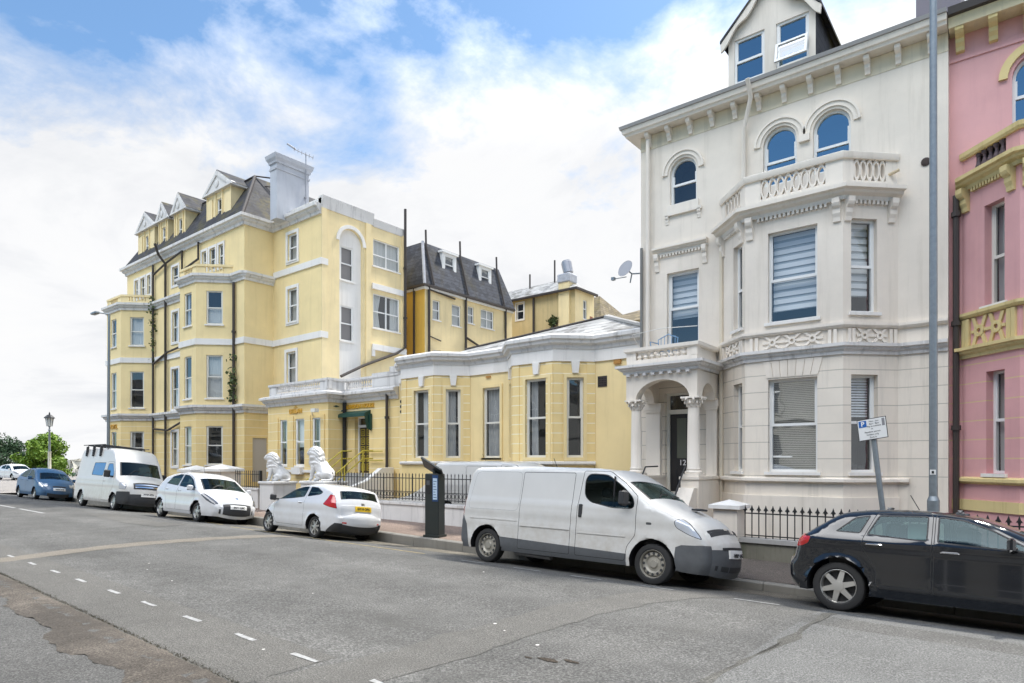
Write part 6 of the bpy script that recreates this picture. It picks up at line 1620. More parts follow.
# --- white five-door hatchback facing us ----------------------------
ME = dict(name='parked_car', cat='car', label='white five-door hatchback with a white front number plate, beside the high-roofed van',
    paint=W_CAR, hw=.92, belt=1.08, tumble=.34, edge=.11, zb=.24, rw=.335, wheels=(.66, 3.72), archgap=.06, taper_f=.26, taper_r=.14, flare=.025,
    sil=[(4.68, .24, 'body', .18), (4.76, .45, 'body', .2), (4.68, .70, 'body', .16, .12), (4.40, .86, 'body', .09, .25), (3.88, 1.06, 'glass', .08, .06), (2.95, 1.60, 'body', .06, .25), (2.35, 1.70, 'body', .04, .6), (1.40, 1.68, 'body', .04, .5), (.62, 1.53, 'glass', .06, .1), (.22, 1.12, 'body', .1, .08), (.08, .90, 'body', .12), (.0, .60, 'body', .14), (.05, .26, 'body', .1)],
    crease=((.95, .014, .07), (.55, .01, .05)),
    regions=[dict(name='side_window', poly=[(.95, 1.25), (1.25, 1.52), (1.80, 1.615), (2.06, 1.615), (2.0, 1.19)], mat=CARGLASS, gap=.016, gapmat=TRIMB, off=-.004, rad=.05),
        dict(name='side_window', poly=[(2.10, 1.18), (2.14, 1.615), (2.55, 1.585), (3.0, 1.44), (3.50, 1.12), (3.2, 1.12)], mat=CARGLASS, gap=.016, gapmat=TRIMB, off=-.004, rad=.05),
        dict(name='door', poly=[(1.06, .95), (.95, 1.2), (1.25, 1.56), (1.85, 1.65), (2.08, 1.65), (2.06, .34), (1.30, .34)], mat=W_CAR, handle=(1.2, 1.06), gap=.005, rad=.05),
        dict(name='door', poly=[(2.075, .34), (2.095, 1.65), (2.57, 1.62), (3.03, 1.47), (3.56, 1.10), (3.45, .34)], mat=W_CAR, handle=(2.3, 1.03), gap=.005, rad=.05),
        dict(name='headlight', poly=[(4.0, .93), (4.05, .99), (4.42, .86), (4.70, .70), (4.66, .62), (4.3, .76)], mat=SMOKEL, gap=.008, gapmat=TRIMB, rad=.03)],
    patches=[dict(name='grille', front=1, z=(.34, .62), y=(-.48, .48), mat=RUB, off=.01), dict(name='number_plate', front=1, z=(.48, .60), y=(-.28, .28), mat=PLW, text='EN61 LMC', off=.025), dict(name='fog_recess', front=1, z=(.36, .48), y=(-.76, -.54), mat=RUB), dict(name='fog_recess', front=1, z=(.36, .48), y=(.54, .76), mat=RUB), dict(name='badge', front=1, z=(.72, .79), y=(-.05, .05), mat=CHROME), dict(name='tail_light', front=0, z=(.9, 1.1), y=(-.75, -.5), mat=REDL), dict(name='tail_light', front=0, z=(.9, 1.1), y=(.5, .75), mat=REDL)],
    mirror=(3.42, 1.12, 1.0), mmat=W_CAR, rim=dict(kind='alloy', n=5, w=.06, mat=ALLOY), cabin=(.6, 3.7, .9, 1.5), seats=(1.4, 2.3))
me_ = vehicle(ME); park2(me_, -25.75, 9.72, .92, 1, ME['wheels'])

# --- white high-roof van with roof bars -----------------------------
TR = dict(name='panel_van', cat='van', label='white high-roofed van with black roof bars and a dark bumper',
    paint=W_WHITE, hw=.99, belt=1.30, tumble=.09, edge=.12, zb=.30, rw=.35, wheels=(1.15, 5.25), archgap=.07, taper_f=.22, taper_r=.04, flare=.02,
    sil=[(6.20, .28, 'bumper', .14), (6.25, .5, 'bumper', .15), (6.20, .78, 'body', .15, .06), (6.14, 1.05, 'body', .14, .12), (5.95, 1.20, 'body', .12, .15), (5.30, 1.42, 'glass', .10, .06), (4.85, 2.10, 'body', .07, .06), (4.45, 2.52, 'body', .05, .2), (4.0, 2.66, 'body', .04, .3), (2.2, 2.70, 'body', .04), (.30, 2.66, 'body', .03, .15), (.12, 2.45, 'body', .03, .2), (.0, 1.2, 'body', .03), (-.02, .6, 'bumper', .04), (.0, .32, 'bumper', .03)],
    stripmats={'bumper': RUB}, crease=((1.05, .012, .05),),
    zones=[([(5.55, 0), (5.58, .80), (6.5, .84), (6.5, 0)], RUB)],
    regions=[dict(name='side_window', poly=[(2.2, 1.45), (2.3, 2.02), (3.75, 2.02), (3.65, 1.42)], mat=VANGLASS, gap=.02, gapmat=TRIMB, off=-.005, rad=.08),
        dict(name='cab_window', poly=[(3.98, 1.42), (4.10, 1.98), (4.62, 1.98), (4.95, 1.60), (5.0, 1.36)], mat=VANGLASS, gap=.02, gapmat=TRIMB, off=-.005, rad=.07),
        dict(name='door', poly=[(3.86, .38), (3.86, 1.40), (4.0, 2.06), (4.68, 2.06), (5.10, 1.60), (5.14, 1.0), (4.84, .75), (4.8, .38)], mat=W_WHITE, handle=(3.98, 1.22), hmat=RUB, gap=.006, rad=.05),
        dict(name='headlight', poly=[(5.72, .92), (5.74, 1.18), (5.96, 1.17), (6.10, 1.05), (6.10, .90)], mat=CLEARL, gap=.01, gapmat=TRIMB, rad=.04)],
    patches=[dict(name='grille', front=1, z=(.92, 1.12), y=(-.55, .55), mat=RUB, off=.012), dict(name='grille_bar', front=1, z=(.97, 1.0), y=(-.5, .5), mat=CHROME, off=.025), dict(name='grille_bar', front=1, z=(1.05, 1.08), y=(-.5, .5), mat=CHROME, off=.025), dict(name='number_plate', front=1, z=(.62, .74), y=(-.28, .28), mat=PLW, text='HY57 ZFN', off=.02), dict(name='air_intake', front=1, z=(.36, .5), y=(-.5, .5), mat=RUB)],
    mirror=(4.72, 1.45, 1.15), mtall=1.8, rim=dict(kind='alloy', n=9, w=.04, mat=ALLOY), cabin=(3.6, 5.4, 1.0, 1.9), seats=(4.2,))
def trx(root, Y, HW):
    for x in (1.0, 1.9, 2.85):
        m = MB(); m.tube([(x, -.92, 2.40), (x, -.88, 2.82), (x, .88, 2.82), (x, .92, 2.40)], .035, 8); m.box(x - .05, x + .05, -.95, -.86, 2.3, 2.75); m.build('roof_bar', RUB, root, 40)
    m = MB(); m.tube([(.4, -.9, 2.83), (3.3, -.9, 2.83)], .02, 6); m.tube([(.4, .9, 2.83), (3.3, .9, 2.83)], .02, 6); m.build('roof_rail', RUB, root, 40)
    m = MB(); m.box(3.35, 3.5, -.90, .90, 2.66, 2.71, GREYP); m.build('roof_gutter', GREYP, root)
TR['extra'] = trx
tr = vehicle(TR); park2(tr, -35.2, 9.72, .99, 1, TR['wheels'])

# --- blue people carrier --------------------------------------------
BL = dict(name='parked_car', cat='car', label='blue rounded family car, farthest of the parked row, beside the old lamp post',
    paint=BLUEP, hw=.90, belt=1.08, tumble=.34, edge=.13, zb=.24, rw=.32, wheels=(.88, 4.05), archgap=.055, taper_f=.26, taper_r=.14, flare=.02,
    sil=[(4.92, .24, 'body', .2), (5.0, .48, 'body', .2), (4.88, .74, 'body', .16, .15), (4.60, .92, 'body', .10, .25), (4.25, 1.06, 'glass', .09, .06), (3.15, 1.64, 'body', .06, .4), (2.45, 1.74, 'body', .04, .7), (1.3, 1.66, 'body', .05, .7), (.50, 1.42, 'glass', .06, .2), (.15, 1.05, 'body', .1), (.02, .7, 'body', .12), (.05, .26, 'body', .1)],
    regions=[dict(name='side_window', poly=[(.75, 1.22), (1.25, 1.52), (2.0, 1.63), (2.25, 1.63), (2.2, 1.15)], mat=CARGLASS, gap=.016, gapmat=TRIMB, off=-.004, rad=.08),
        dict(name='side_window', poly=[(2.32, 1.15), (2.36, 1.63), (2.8, 1.58), (3.3, 1.42), (3.85, 1.12)], mat=CARGLASS, gap=.016, gapmat=TRIMB, off=-.004, rad=.05),
        dict(name='door', poly=[(1.3, .36), (1.1, .9), (1.2, 1.54), (2.28, 1.67), (2.28, .36)], mat=BLUEP, handle=(1.4, 1.02), gap=.006, rad=.06),
        dict(name='door', poly=[(2.3, .36), (2.3, 1.67), (2.82, 1.62), (3.35, 1.45), (3.9, 1.1), (3.7, .36)], mat=BLUEP, handle=(2.5, 1.0), gap=.006, rad=.06),
        dict(name='headlight', poly=[(4.45, .92), (4.55, .97), (4.8, .8), (4.86, .68), (4.6, .74)], mat=CLEARL, gap=.008, rad=.04)],
    patches=[dict(name='number_plate', front=1, z=(.50, .62), y=(-.28, .28), mat=PLW, text='KR05 DVE', off=.02), dict(name='grille', front=1, z=(.64, .70), y=(-.3, .3), mat=RUB), dict(name='air_intake', front=1, z=(.3, .42), y=(-.5, .5), mat=RUB), dict(name='headlight', front=1, z=(.72, .85), y=(-.74, -.5), mat=CLEARL), dict(name='headlight', front=1, z=(.72, .85), y=(.5, .74), mat=CLEARL)],
    mirror=(3.6, 1.12, 1.0), mmat=BLUEP, rim=dict(kind='alloy', n=8, w=.035, mat=ALLOY), cabin=(.6, 4.0, .9, 1.5), seats=(1.5, 2.6))
bl_ = vehicle(BL); park2(bl_, -45.85, 9.72, .90, 1, BL['wheels'])
# far car across the seafront junction: a copy of the hatchback
far = dup_thing(me_, 'pale car at the far left edge beyond the blue car, below the dark tree'); far.rotation_euler = (0, 0, R(8)); far.location = (-88.6, 20.3, -.05)
# ================================================================== RAILINGS, LIONS, STREET FURNITURE
def railing(m, x0, x1, y, zt, zb, n, finial='spike', big=0):
    st = (x1 - x0) / n
    for z, h in ((zb + .06, .02), (zt - .10, .022)): m.box(x0, x1, y - .012, y + .012, z - h, z + h * .2, IRON)
    for i in range(n + 1):
        x = x0 + i * st; fat = big and i % big == 0; r = .022 if fat else .0125
        m.tube([(x, y, zb), (x, y, zt - .04)], r, 6, IRON)
        if finial == 'fleur':
            m.tube([(x, y, zt - .10), (x, y, zt - .02), (x, y, zt + .07)], [.012, .030, .003], 6, IRON)
            for sg in (-1, 1): m.tube([(x, y, zt - .06), (x + sg * .035, y, zt - .02), (x + sg * .045, y, zt - .05)], [.014, .016, .006], 5, IRON)
        else: m.tube([(x, y, zt - .05), (x, y, zt), (x, y, zt + .06)], [.012, .024 if fat else .018, .003], 6, IRON)
# railing of the annexe yard
YR = 14.2
rl = thing('garden_railing', 'long black spiked railing on a low white wall behind the ticket machine', 'railing', (-14, YR, 0))
part('base_wall', TRIMD, rl, lambda m: (m.box(-19.9, -8.3, YR - .16, YR + .16, -1.6, .58), m.box(-19.9, -8.3, YR - .20, YR + .20, .58, .66)))
m = MB(); railing(m, -19.85, -8.4, YR, 1.55, .72, 72, big=9)
for i in range(72):
    x = -19.85 + (i + .5) * 11.45 / 72; pts = [(x + .055 * math.cos(t), YR, .90 + .075 * math.sin(t)) for t in [2 * math.pi * k / 10 for k in range(11)]]; m.tube(pts, .010, 4, IRON, caps=False)
m.box(-19.85, -8.4, YR - .01, YR + .01, .99, 1.01, IRON); m.build('railing_bars', IRON, rl, 50)
rl2 = thing('garden_railing', 'short run of black bars between the pyramid-capped piers and the left lion', 'railing', (-25.8, YR, 0))
part('base_wall', TRIMD, rl2, lambda m: (m.box(-26.9, -24.75, YR - .16, YR + .16, -1.6, .80), m.box(-26.95, -24.7, YR - .2, YR + .2, .80, .87)))
m = MB(); railing(m, -26.85, -24.85, YR, 1.55, .87, 13); m.build('railing_bars', IRON, rl2, 50)
m = MB(); m.box(-24.84, -24.76, YR - .05, YR + .05, 0, 1.6); 
for r in (.10, .17): m.tube([(-24.5 + r * math.cos(t), YR, .9 + r * 1.3 * math.sin(t)) for t in [2 * math.pi * k / 16 for k in range(17)]], .02, 5, None, caps=False)
m.tube([(-24.3, YR, .2), (-24.3, YR, 1.3)], .025, 6); m.build('gate_scroll', IRON, rl2, 50)
def gate_pier(cx, w, zt, label):
    g = thing('gate_pier', label, 'pier', (cx, YR, 0), 'white piers with pyramid caps'); m = MB()
    m.box(cx - w / 2, cx + w / 2, YR - .45, YR + .45, -1.6, zt - .32, WHITE); g_ = m.build('shaft', WHITE, g)
    m = MB(); a = w / 2 + .12; zc = zt - .32
    m.add([(cx - a, YR - .57, zc), (cx + a, YR - .57, zc), (cx + a, YR + .57, zc), (cx - a, YR + .57, zc), (cx - a, YR - .57, zc + .12), (cx + a, YR - .57, zc + .12), (cx + a, YR + .57, zc + .12), (cx - a, YR + .57, zc + .12), (cx, YR, zt)], [[3, 2, 1, 0], [0, 1, 5, 4], [1, 2, 6, 5], [2, 3, 7, 6], [3, 0, 4, 7], [4, 5, 8], [5, 6, 8], [6, 7, 8], [7, 4, 8]], TRIM); m.build('cap', TRIM, g)
gate_pier(-28.0, 1.5, 1.86, 'white pier with a pyramid cap, the one nearer the black bars and lions')
gate_pier(-30.5, 1.2, 1.80, 'white pier with a pyramid cap, the one nearer the roof-racked van')
# stone lions: one skinned body each
STONE = stucco('white_painted_stone', (.66, .655, .64), .10, .22, dirt=(.35, .33, .30), rough=.6)
def lion(label, x, y, z, s, yaw, turn):
    J = {  # name: (pos, radius); sits facing +x; local units ~ metres
        'hip': ((-.34, 0, .26), .25), 'belly': ((-.12, 0, .42), .235), 'chest': ((.12, 0, .62), .25), 'shoulder': ((.16, 0, .80), .23), 'neck': ((.20, 0, .98), .25), 'mane': ((.22, 0, 1.10), .235),
        'head': ((.28, turn * .03, 1.16), .20), 'brow': ((.40, turn * .07, 1.16), .15), 'muzzle': ((.50, turn * .10, 1.08), .105), 'nose': ((.56, turn * .11, 1.09), .07),
        'rump': ((-.48, 0, .17), .17), 'tail': ((-.60, .05, .07), .05), 'tail2': ((-.55, .22, .05), .045), 'tail3': ((-.36, .36, .05), .06)}
    E_ = [('hip', 'belly'), ('belly', 'chest'), ('chest', 'shoulder'), ('shoulder', 'neck'), ('neck', 'mane'), ('mane', 'head'), ('head', 'brow'), ('brow', 'muzzle'), ('muzzle', 'nose'), ('hip', 'rump'), ('rump', 'tail'), ('tail', 'tail2'), ('tail2', 'tail3')]
    for sg, nm in ((-1, 'r'), (1, 'l')):
        J['sh' + nm] = ((.20, sg * .15, .66), .13); J['el' + nm] = ((.19, sg * .16, .44), .095); J['wr' + nm] = ((.26, sg * .16, .20), .075); J['an' + nm] = ((.27, sg * .16, .08), .075); J['pw' + nm] = ((.38, sg * .17, .055), .075)
        E_ += [('chest', 'sh' + nm), ('sh' + nm, 'el' + nm), ('el' + nm, 'wr' + nm), ('wr' + nm, 'an' + nm), ('an' + nm, 'pw' + nm)]
        J['th' + nm] = ((-.26, sg * .21, .24), .17); J['kn' + nm] = ((-.02, sg * .25, .27), .125); J['hk' + nm] = ((-.20, sg * .25, .09), .08); J['ft' + nm] = ((.06, sg * .26, .06), .075)
        E_ += [('hip', 'th' + nm), ('th' + nm, 'kn' + nm), ('kn' + nm, 'hk' + nm), ('hk' + nm, 'ft' + nm)]
        J['er' + nm] = ((.22, sg * .13 + turn * .02, 1.30), .045); E_.append(('head', 'er' + nm))
    names = list(J); me = bpy.data.meshes.new('lion'); me.from_pydata([J[n][0] for n in names], [(names.index(a), names.index(b)) for a, b in E_], [])
    o = bpy.data.objects.new('lion_statue', me); COL.objects.link(o); md = o.modifiers.new('skin', 'SKIN'); md.use_smooth_shade = True
    for i, n in enumerate(names):
        sv = me.skin_vertices[0].data[i]; sv.radius = (J[n][1], J[n][1]); sv.use_root = (n == 'hip')
    sd = o.modifiers.new('sub', 'SUBSURF'); sd.levels = 2; sd.render_levels = 2
    dg = bpy.context.evaluated_depsgraph_get(); dg.update(); m2 = bpy.data.meshes.new_from_object(o.evaluated_get(dg)); o.modifiers.clear()
    # thicken the mane and chest, then fuse everything into one closed skin
    bm = bmesh.new(); bm.from_mesh(m2); bpy.data.meshes.remove(m2)
    for c, rad in (((.17, 0, .98), (.25, .27, .32)), ((.22, turn * .02, 1.13), (.23, .25, .24)), ((.26, 0, .74), (.19, .22, .27)), ((.10, 0, .78), (.24, .24, .30))):
        g = bmesh.ops.create_icosphere(bm, subdivisions=3, radius=1)
        for v in g['verts']: v.co = Vector((c[0] + v.co.x * rad[0], c[1] + v.co.y * rad[1], c[2] + v.co.z * rad[2]))
    bm.to_mesh(me); bm.free(); o.data = me
    rmx = o.modifiers.new('fuse', 'REMESH'); rmx.mode = 'VOXEL'; rmx.voxel_size = .016; sm = o.modifiers.new('soft', 'SMOOTH'); sm.iterations = 6
    dg.update(); dg = bpy.context.evaluated_depsgraph_get(); m2 = bpy.data.meshes.new_from_object(o.evaluated_get(dg)); o.modifiers.clear(); m2.materials.clear(); m2.materials.append(STONE)
    # mane locks, brow, eyes and mouth cut into the stone
    for v in m2.vertices:
        c = v.co; d = math.hypot(c.x - .16, c.z - 1.02)
        if d < .44 and c.x < .40: c += v.normal * (.017 * math.sin(c.z * 34 + 5 * math.sin(c.y * 17)))
        for sg in (-1, 1):
            q = (c - Vector((.44, sg * .06 + turn * .08, 1.20))).length
            if q < .035: c -= v.normal * .018 * (1 - q / .035)
        q = abs(c.z - 1.055)
        if c.x > .44 and q < .02: c -= v.normal * .012
    o.data = m2; m2.shade_smooth(); o.location = (x, y, z); o.rotation_euler = (0, 0, yaw); o.scale = (s * 1.15, s * 1.1, s)
    return tag(o, label, 'statue', 'white lions at the steps')
lion('white seated stone lion on the left plinth, beside the short black bars', -23.55, YR, 1.18, .86, math.pi + .45, .6)
lion('white seated stone lion on the right plinth, larger, in front of the gold-lettered entrance', -20.45, YR - .1, 1.25, .95, math.pi + .15, .6)
def plinth(label, x, w, zt):
    p = thing('plinth', label, 'plinth', (x, YR, 0), 'plinths under the lions'); m = MB(); m.box(x - w / 2, x + w / 2, YR - .5, YR + .5, -1.6, zt - .10); m.build('shaft', STONE, p)
    m = MB(); m.box(x - w / 2 - .06, x + w / 2 + .06, YR - .56, YR + .56, zt - .10, zt, bev=.02); m.build('cap', STONE, p)
plinth('white painted plinth under the left lion', -23.5, 1.0, 1.19); plinth('white painted plinth under the right lion, behind the three-door hatchback', -20.4, 1.45, 1.26)
# curved white side wall of the entrance steps
rw_ = MB(); rw_.prism([(-17.4, -.3), (-15.1, -.3), (-15.1, 1.42), (-15.5, 1.30), (-16.0, 1.0), (-16.6, .78), (-17.4, .66)], -15.0, -14.85, None, Matrix(((1, 0, 0, 0), (0, 0, -1, 0), (0, 1, 0, 0), (0, 0, 0, 1))))
tag(rw_.build('ramp_wall', TRIM), 'low white wall with a curved top behind the railing, left of the ticket machine', 'wall')
sw_ = MB(); sw_.prism([(14.75, -.4), (16.9, -.4), (16.9, 1.75), (16.3, 1.72), (15.6, 1.25), (14.75, 1.0)], 19.6, 19.85, None, Matrix(((0, 0, -1, 0), (1, 0, 0, 0), (0, 1, 0, 0), (0, 0, 0, 1))))
tag(sw_.build('step_wall', TRIM), 'curved white side wall of the entrance steps, behind the spiked railing', 'wall')
# white house front: flint wall, railing and pier
wr = thing('garden_railing', 'black fleur-topped iron railing on a mossy flint wall', 'railing', (-2, 13.9, 0))
def fw2(m):
    m.box(-4.8, 9, 13.9 - .14, 13.9 + .14, -1.6, .27, FLINT); m.box(-4.8, 9, 13.9 - .18, 13.9 + .18, .27, .36, CONC)
part('base_wall', FLINT, wr, fw2)
m = MB(); railing(m, -4.72, 8.6, 13.9, .99, .36, 92, 'fleur'); m.build('railing_bars', IRON, wr, 50)
pr_ = thing('gate_pier', 'cream square gate pier at the foot of the porch steps, left of the flint wall', 'pier', (-5.06, 13.9, 0))
part('shaft', WHITE, pr_, lambda m: m.box(-5.32, -4.80, 13.64, 14.16, -1.6, .97))
def pcap(m):
    m.box(-5.40, -4.72, 13.56, 14.24, .97, 1.05); m.add([(-5.40, 13.56, 1.05), (-4.72, 13.56, 1.05), (-4.72, 14.24, 1.05), (-5.40, 14.24, 1.05), (-5.06, 13.9, 1.16)], [[0, 1, 4], [1, 2, 4], [2, 3, 4], [3, 0, 4]])
part('cap', TRIM, pr_, pcap)
# pay-and-display machine
MGRN = simple('dark_machine_paint', (.022, .028, .027), .4); MBLU = simple('blue_info_panel', (.02, .06, .16), .4)
pm_ = thing('ticket_machine', 'dark green ticket machine with a tilted solar panel on the far kerb', 'ticket machine', (-12.0, 11.95, 0))
zb_ = zpave(-12, 12.0); T = Matrix.Translation((-12.27, 12.0, zb_)) @ Matrix.Rotation(R(12), 4, 'Z')
m = MB(); m.box(-.22, .22, -.16, .16, 0, 1.68, MGRN, T, bev=.02); m.box(-.25, .25, -.19, .19, 0, .06, MGRN, T); m.build('cabinet', MGRN, pm_)
m = MB(); m.box(.03, .205, -.172, -.155, .95, 1.64, MBLU, T); ip_ = m.build('info_panel', MBLU, pm_)
m = MB(); m.box(.055, .185, -.178, -.17, 1.0, 1.56, simple('pale_blue_notice', (.50, .62, .74), .5), T); m.build('notice', MATS['pale_blue_notice'], ip_)
m = MB()
for k in range(7): m.box(.07, .17 - (k % 3) * .02, -.182, -.177, 1.05 + k * .07, 1.065 + k * .07, MBLU, T)
m.build('notice_text', MBLU, ip_)
m = MB(); m.box(-.20, .0, -.168, -.155, 1.15, 1.55, IRON, T, bev=.005); m.box(-.15, -.05, -.175, -.16, 1.38, 1.5, GREYP, T); m.build('keypad', IRON, pm_)
m = MB(); m.tube([(0, 0, 1.66), (-.04, 0, 1.80)], .05, 8, MGRN, T); S_ = T @ Matrix.Translation((-.06, .02, 1.82)) @ Matrix.Rotation(R(28), 4, 'Y') @ Matrix.Rotation(R(-38), 4, 'X'); m.box(-.38, .34, -.24, .24, -.03, .025, MGRN, S_, bev=.01); m.build('solar_panel', MGRN, pm_)
# steel lamp column in front of the white house
lc = thing('lamp_column', 'tall grey steel lamp column behind the black car, before the pink house edge', 'lamp post', (-1.17, 12.35, 0)); zl = zpave(-1.2, 12.4) - .02
m = MB(); m.tube([(-1.17, 12.35, zl), (-1.17, 12.35, 1.36)], .088, 20); m.tube([(-1.17, 12.35, 1.36), (-1.17, 12.35, 1.43)], [.088, .062], 20, caps=False); m.tube([(-1.17, 12.35, 1.43), (-1.17, 12.35, 5), (-1.17, 12.35, 11.0)], [.062, .058, .05], 20); m.build('column', GALV, lc, 50)
m = MB(); m.box(-1.21, -1.13, 12.285, 12.30, 1.78, 1.86, UPVC); pl_ = m.build('number_tag', UPVC, lc)
m = MB(); m.box(-1.185, -1.155, 12.278, 12.286, 1.80, 1.84, TRIMB); m.build('digit', TRIMB, pl_)
m = MB(); m.tube([(-1.17, 12.35, 10.9), (-1.17, 11.9, 11.5), (-1.17, 10.6, 11.7)], .05, 10); m.box(-1.32, -1.02, 9.9, 10.65, 11.65, 11.8, bev=.03); m.build('lamp_arm', GALV, lc, 40)
# leaning parking sign
sp = thing('parking_sign', 'white parking plate with a blue P on a leaning grey post', 'sign', (-1.80, 12.0, 0))
ax = Vector((-1.70, 12.05, -.05)); tp = Vector((-2.0, 12.0, 2.74)); m = MB(); m.tube([ax, tp - Vector((0, 0, .06))], .042, 14); m.build('post', GALV, sp, 50)
dirv = (tp - ax).normalized(); ux = Vector((1, 0, 0)); ux = (ux - dirv * ux.dot(dirv)).normalized(); ux = (ux * math.cos(.05) + dirv * math.sin(.05)); nn = ux.cross(dirv).normalized()
ctr = Vector((-1.975, 11.935, 2.53)); SM = Matrix(((ux.x, dirv.x, nn.x, ctr.x), (ux.y, dirv.y, nn.y, ctr.y), (ux.z, dirv.z, nn.z, ctr.z), (0, 0, 0, 1)))
if nn.y > 0: SM = SM @ Matrix.Diagonal((1, 1, -1, 1))
m = MB(); m.box(-.205, .205, -.165, .165, -.012, .0, UPVC, SM); m.box(-.215, .215, -.175, .175, -.014, -.004, TRIMB, SM); so = m.build('plate', UPVC, sp)
m = MB(); m.box(-.19, -.075, .045, .15, .0005, .003, simple('sign_blue', (.02, .13, .42), .4), SM); m.build('blue_square', MATS['sign_blue'], so)
m = MB(); m.box(.15, .19, .03, .15, .0005, .003, simple('sign_grey', (.25, .25, .26), .5), SM); m.build('clock_mark', MATS['sign_grey'], so)
text_mesh('sign_lettering', 'P', .10, SM @ Matrix.Translation((-.132, .097, .004)), UPVC, so, .0008, bold=.003)
for k, (s_, x_, y_, sz) in enumerate((('Mon - Sun', .035, .125, .034), ('8am - 8pm', .035, .085, .034), ('Pay at machine', .03, .045, .034), ('or', 0, .005, .032), ('Resident permit', 0, -.045, .036), ('holders only', 0, -.09, .036), ('Zone A', 0, -.135, .034))):
    text_mesh('sign_lettering', s_, sz, SM @ Matrix.Translation((x_, y_, .002)), TRIMB, so, .0006)
# satellite dish on the white house corner
sd = thing('satellite_dish', 'grey satellite dish on a bracket at the left corner of the white house', 'satellite dish', (-8.7, 16.1, 7.3))
def dish(m):
    # bowl opens towards -x / +z; built as a shallow paraboloid
    T = Matrix.Translation((-8.72, 15.98, 7.36)) @ Matrix.Rotation(R(-12), 4, 'Z') @ Matrix.Rotation(R(70), 4, 'X'); m.lathe([(.001, .0)] + [(.24 * k / 6, .07 * (k / 6) ** 2) for k in range(1, 7)] + [(.245, .065)], 28, GREYD, T)
part('dish', GREYD, sd, dish, 60)
part('bracket', GALV, sd, lambda m: (m.tube([(-8.42, 16.2, 7.25), (-8.62, 16.1, 7.25), (-8.72, 16.02, 7.36)], .022, 6), m.tube([(-8.62, 16.1, 7.25), (-8.66, 16.08, 7.0)], .02, 6)))
part('receiver_arm', GALV, sd, lambda m: (m.tube([(-8.70, 15.93, 7.14), (-8.92, 15.62, 7.05)], .014, 6), m.box(-8.97, -8.88, 15.55, 15.65, 7.01, 7.09)))
# blue metal chair on the porch balcony
bc = thing('balcony_chair', 'pale blue metal chair on the balcony over the porch', 'chair', (-7.35, 15.6, 4.46)); CB = simple('pale_blue_metal', (.20, .34, .50), .4)
part('frame', CB, bc, lambda m: ([m.tube([(x, y, 4.46), (x, y, 4.92)], .014, 6) for x in (-7.65, -7.15) for y in (15.35, 15.8)], m.tube([(-7.65, 15.8, 4.9), (-7.68, 15.82, 5.24), (-7.4, 15.84, 5.36), (-7.12, 15.82, 5.24), (-7.15, 15.8, 4.9)], .016, 6), [m.tube([(-7.6 + k * .1, 15.81, 4.92), (-7.6 + k * .1, 15.83, 5.3)], .008, 5) for k in range(5)], m.tube([(-7.65, 15.35, 4.92), (-7.68, 15.35, 5.12), (-7.68, 15.8, 5.14)], .014, 6)), 40)
part('seat', CB, bc, lambda m: m.box(-7.66, -7.14, 15.34, 15.8, 4.90, 4.93))
# cable slung across the balcony
cb = MB(); cb.tube([(-8.30, 16.1, 5.05), (-8.0, 14.95, 5.28), (-7.2, 15.0, 5.36), (-6.25, 15.0, 5.30)], .010, 5); tag(cb.build('cable', TRIM), 'thin pale line strung over the porch balcony', 'cable')
# tall street lamp left of the hotel
tl = thing('street_lamp', 'tall thin grey street lamp with a short arm at the left corner of the hotel', 'lamp post', (-36.6, 12.5, 0))
lx, ly = -36.5, 12.6
part('column', GALV, tl, lambda m: m.tube([(lx - .15, ly, 0), (lx, ly, 9.5)], [.09, .055], 12), 50)
part('lamp_head', GALV, tl, lambda m: (m.tube([(lx, ly, 9.5), (lx - .35, ly - .35, 9.56)], .035, 8), m.box(lx - .95, lx - .3, ly - .55, ly - .30, 9.50, 9.62, bev=.03)), 40)
# old lamp post on the promenade corner
vl = thing('lamp_post', 'old-fashioned lamp post with a glass lantern beside the green bush', 'lamp post', (-56, 15.4, 0)); vx, vy = -56.0, 15.4
part('column', simple('cream_iron', (.60, .58, .48), .5), vl, lambda m: m.lathe([(.24, -.1), (.26, .3), (.17, .5), (.15, 1.1), (.19, 1.2), (.11, 1.4), (.10, 2.6), (.14, 2.7)], 14, None, Matrix.Translation((vx, vy, 0))), 40)
part('shaft', GALV, vl, lambda m: m.lathe([(.08, 2.7), (.06, 4.2), (.10, 4.3), (.05, 4.35), (.05, 4.5), (.12, 4.55)], 12, None, Matrix.Translation((vx, vy, 0))), 40)
lo = part('lantern', simple('lantern_glass', (.62, .64, .62), .2), vl, lambda m: m.lathe([(.17, 4.55), (.25, 5.15)], 8, None, Matrix.Translation((vx, vy, 0))))
part('lantern_roof', IRON, lo, lambda m: (m.lathe([(.36, 5.14), (.34, 5.2), (.16, 5.38), (.05, 5.42), (.05, 5.52), (.001, 5.62)], 8, None, Matrix.Translation((vx, vy, 0))), [m.tube([(vx + .17 * math.cos(a), vy + .17 * math.sin(a), 4.55), (vx + .26 * math.cos(a), vy + .26 * math.sin(a), 5.15)], .015, 4) for a in [math.pi / 4 * k for k in range(8)]]))
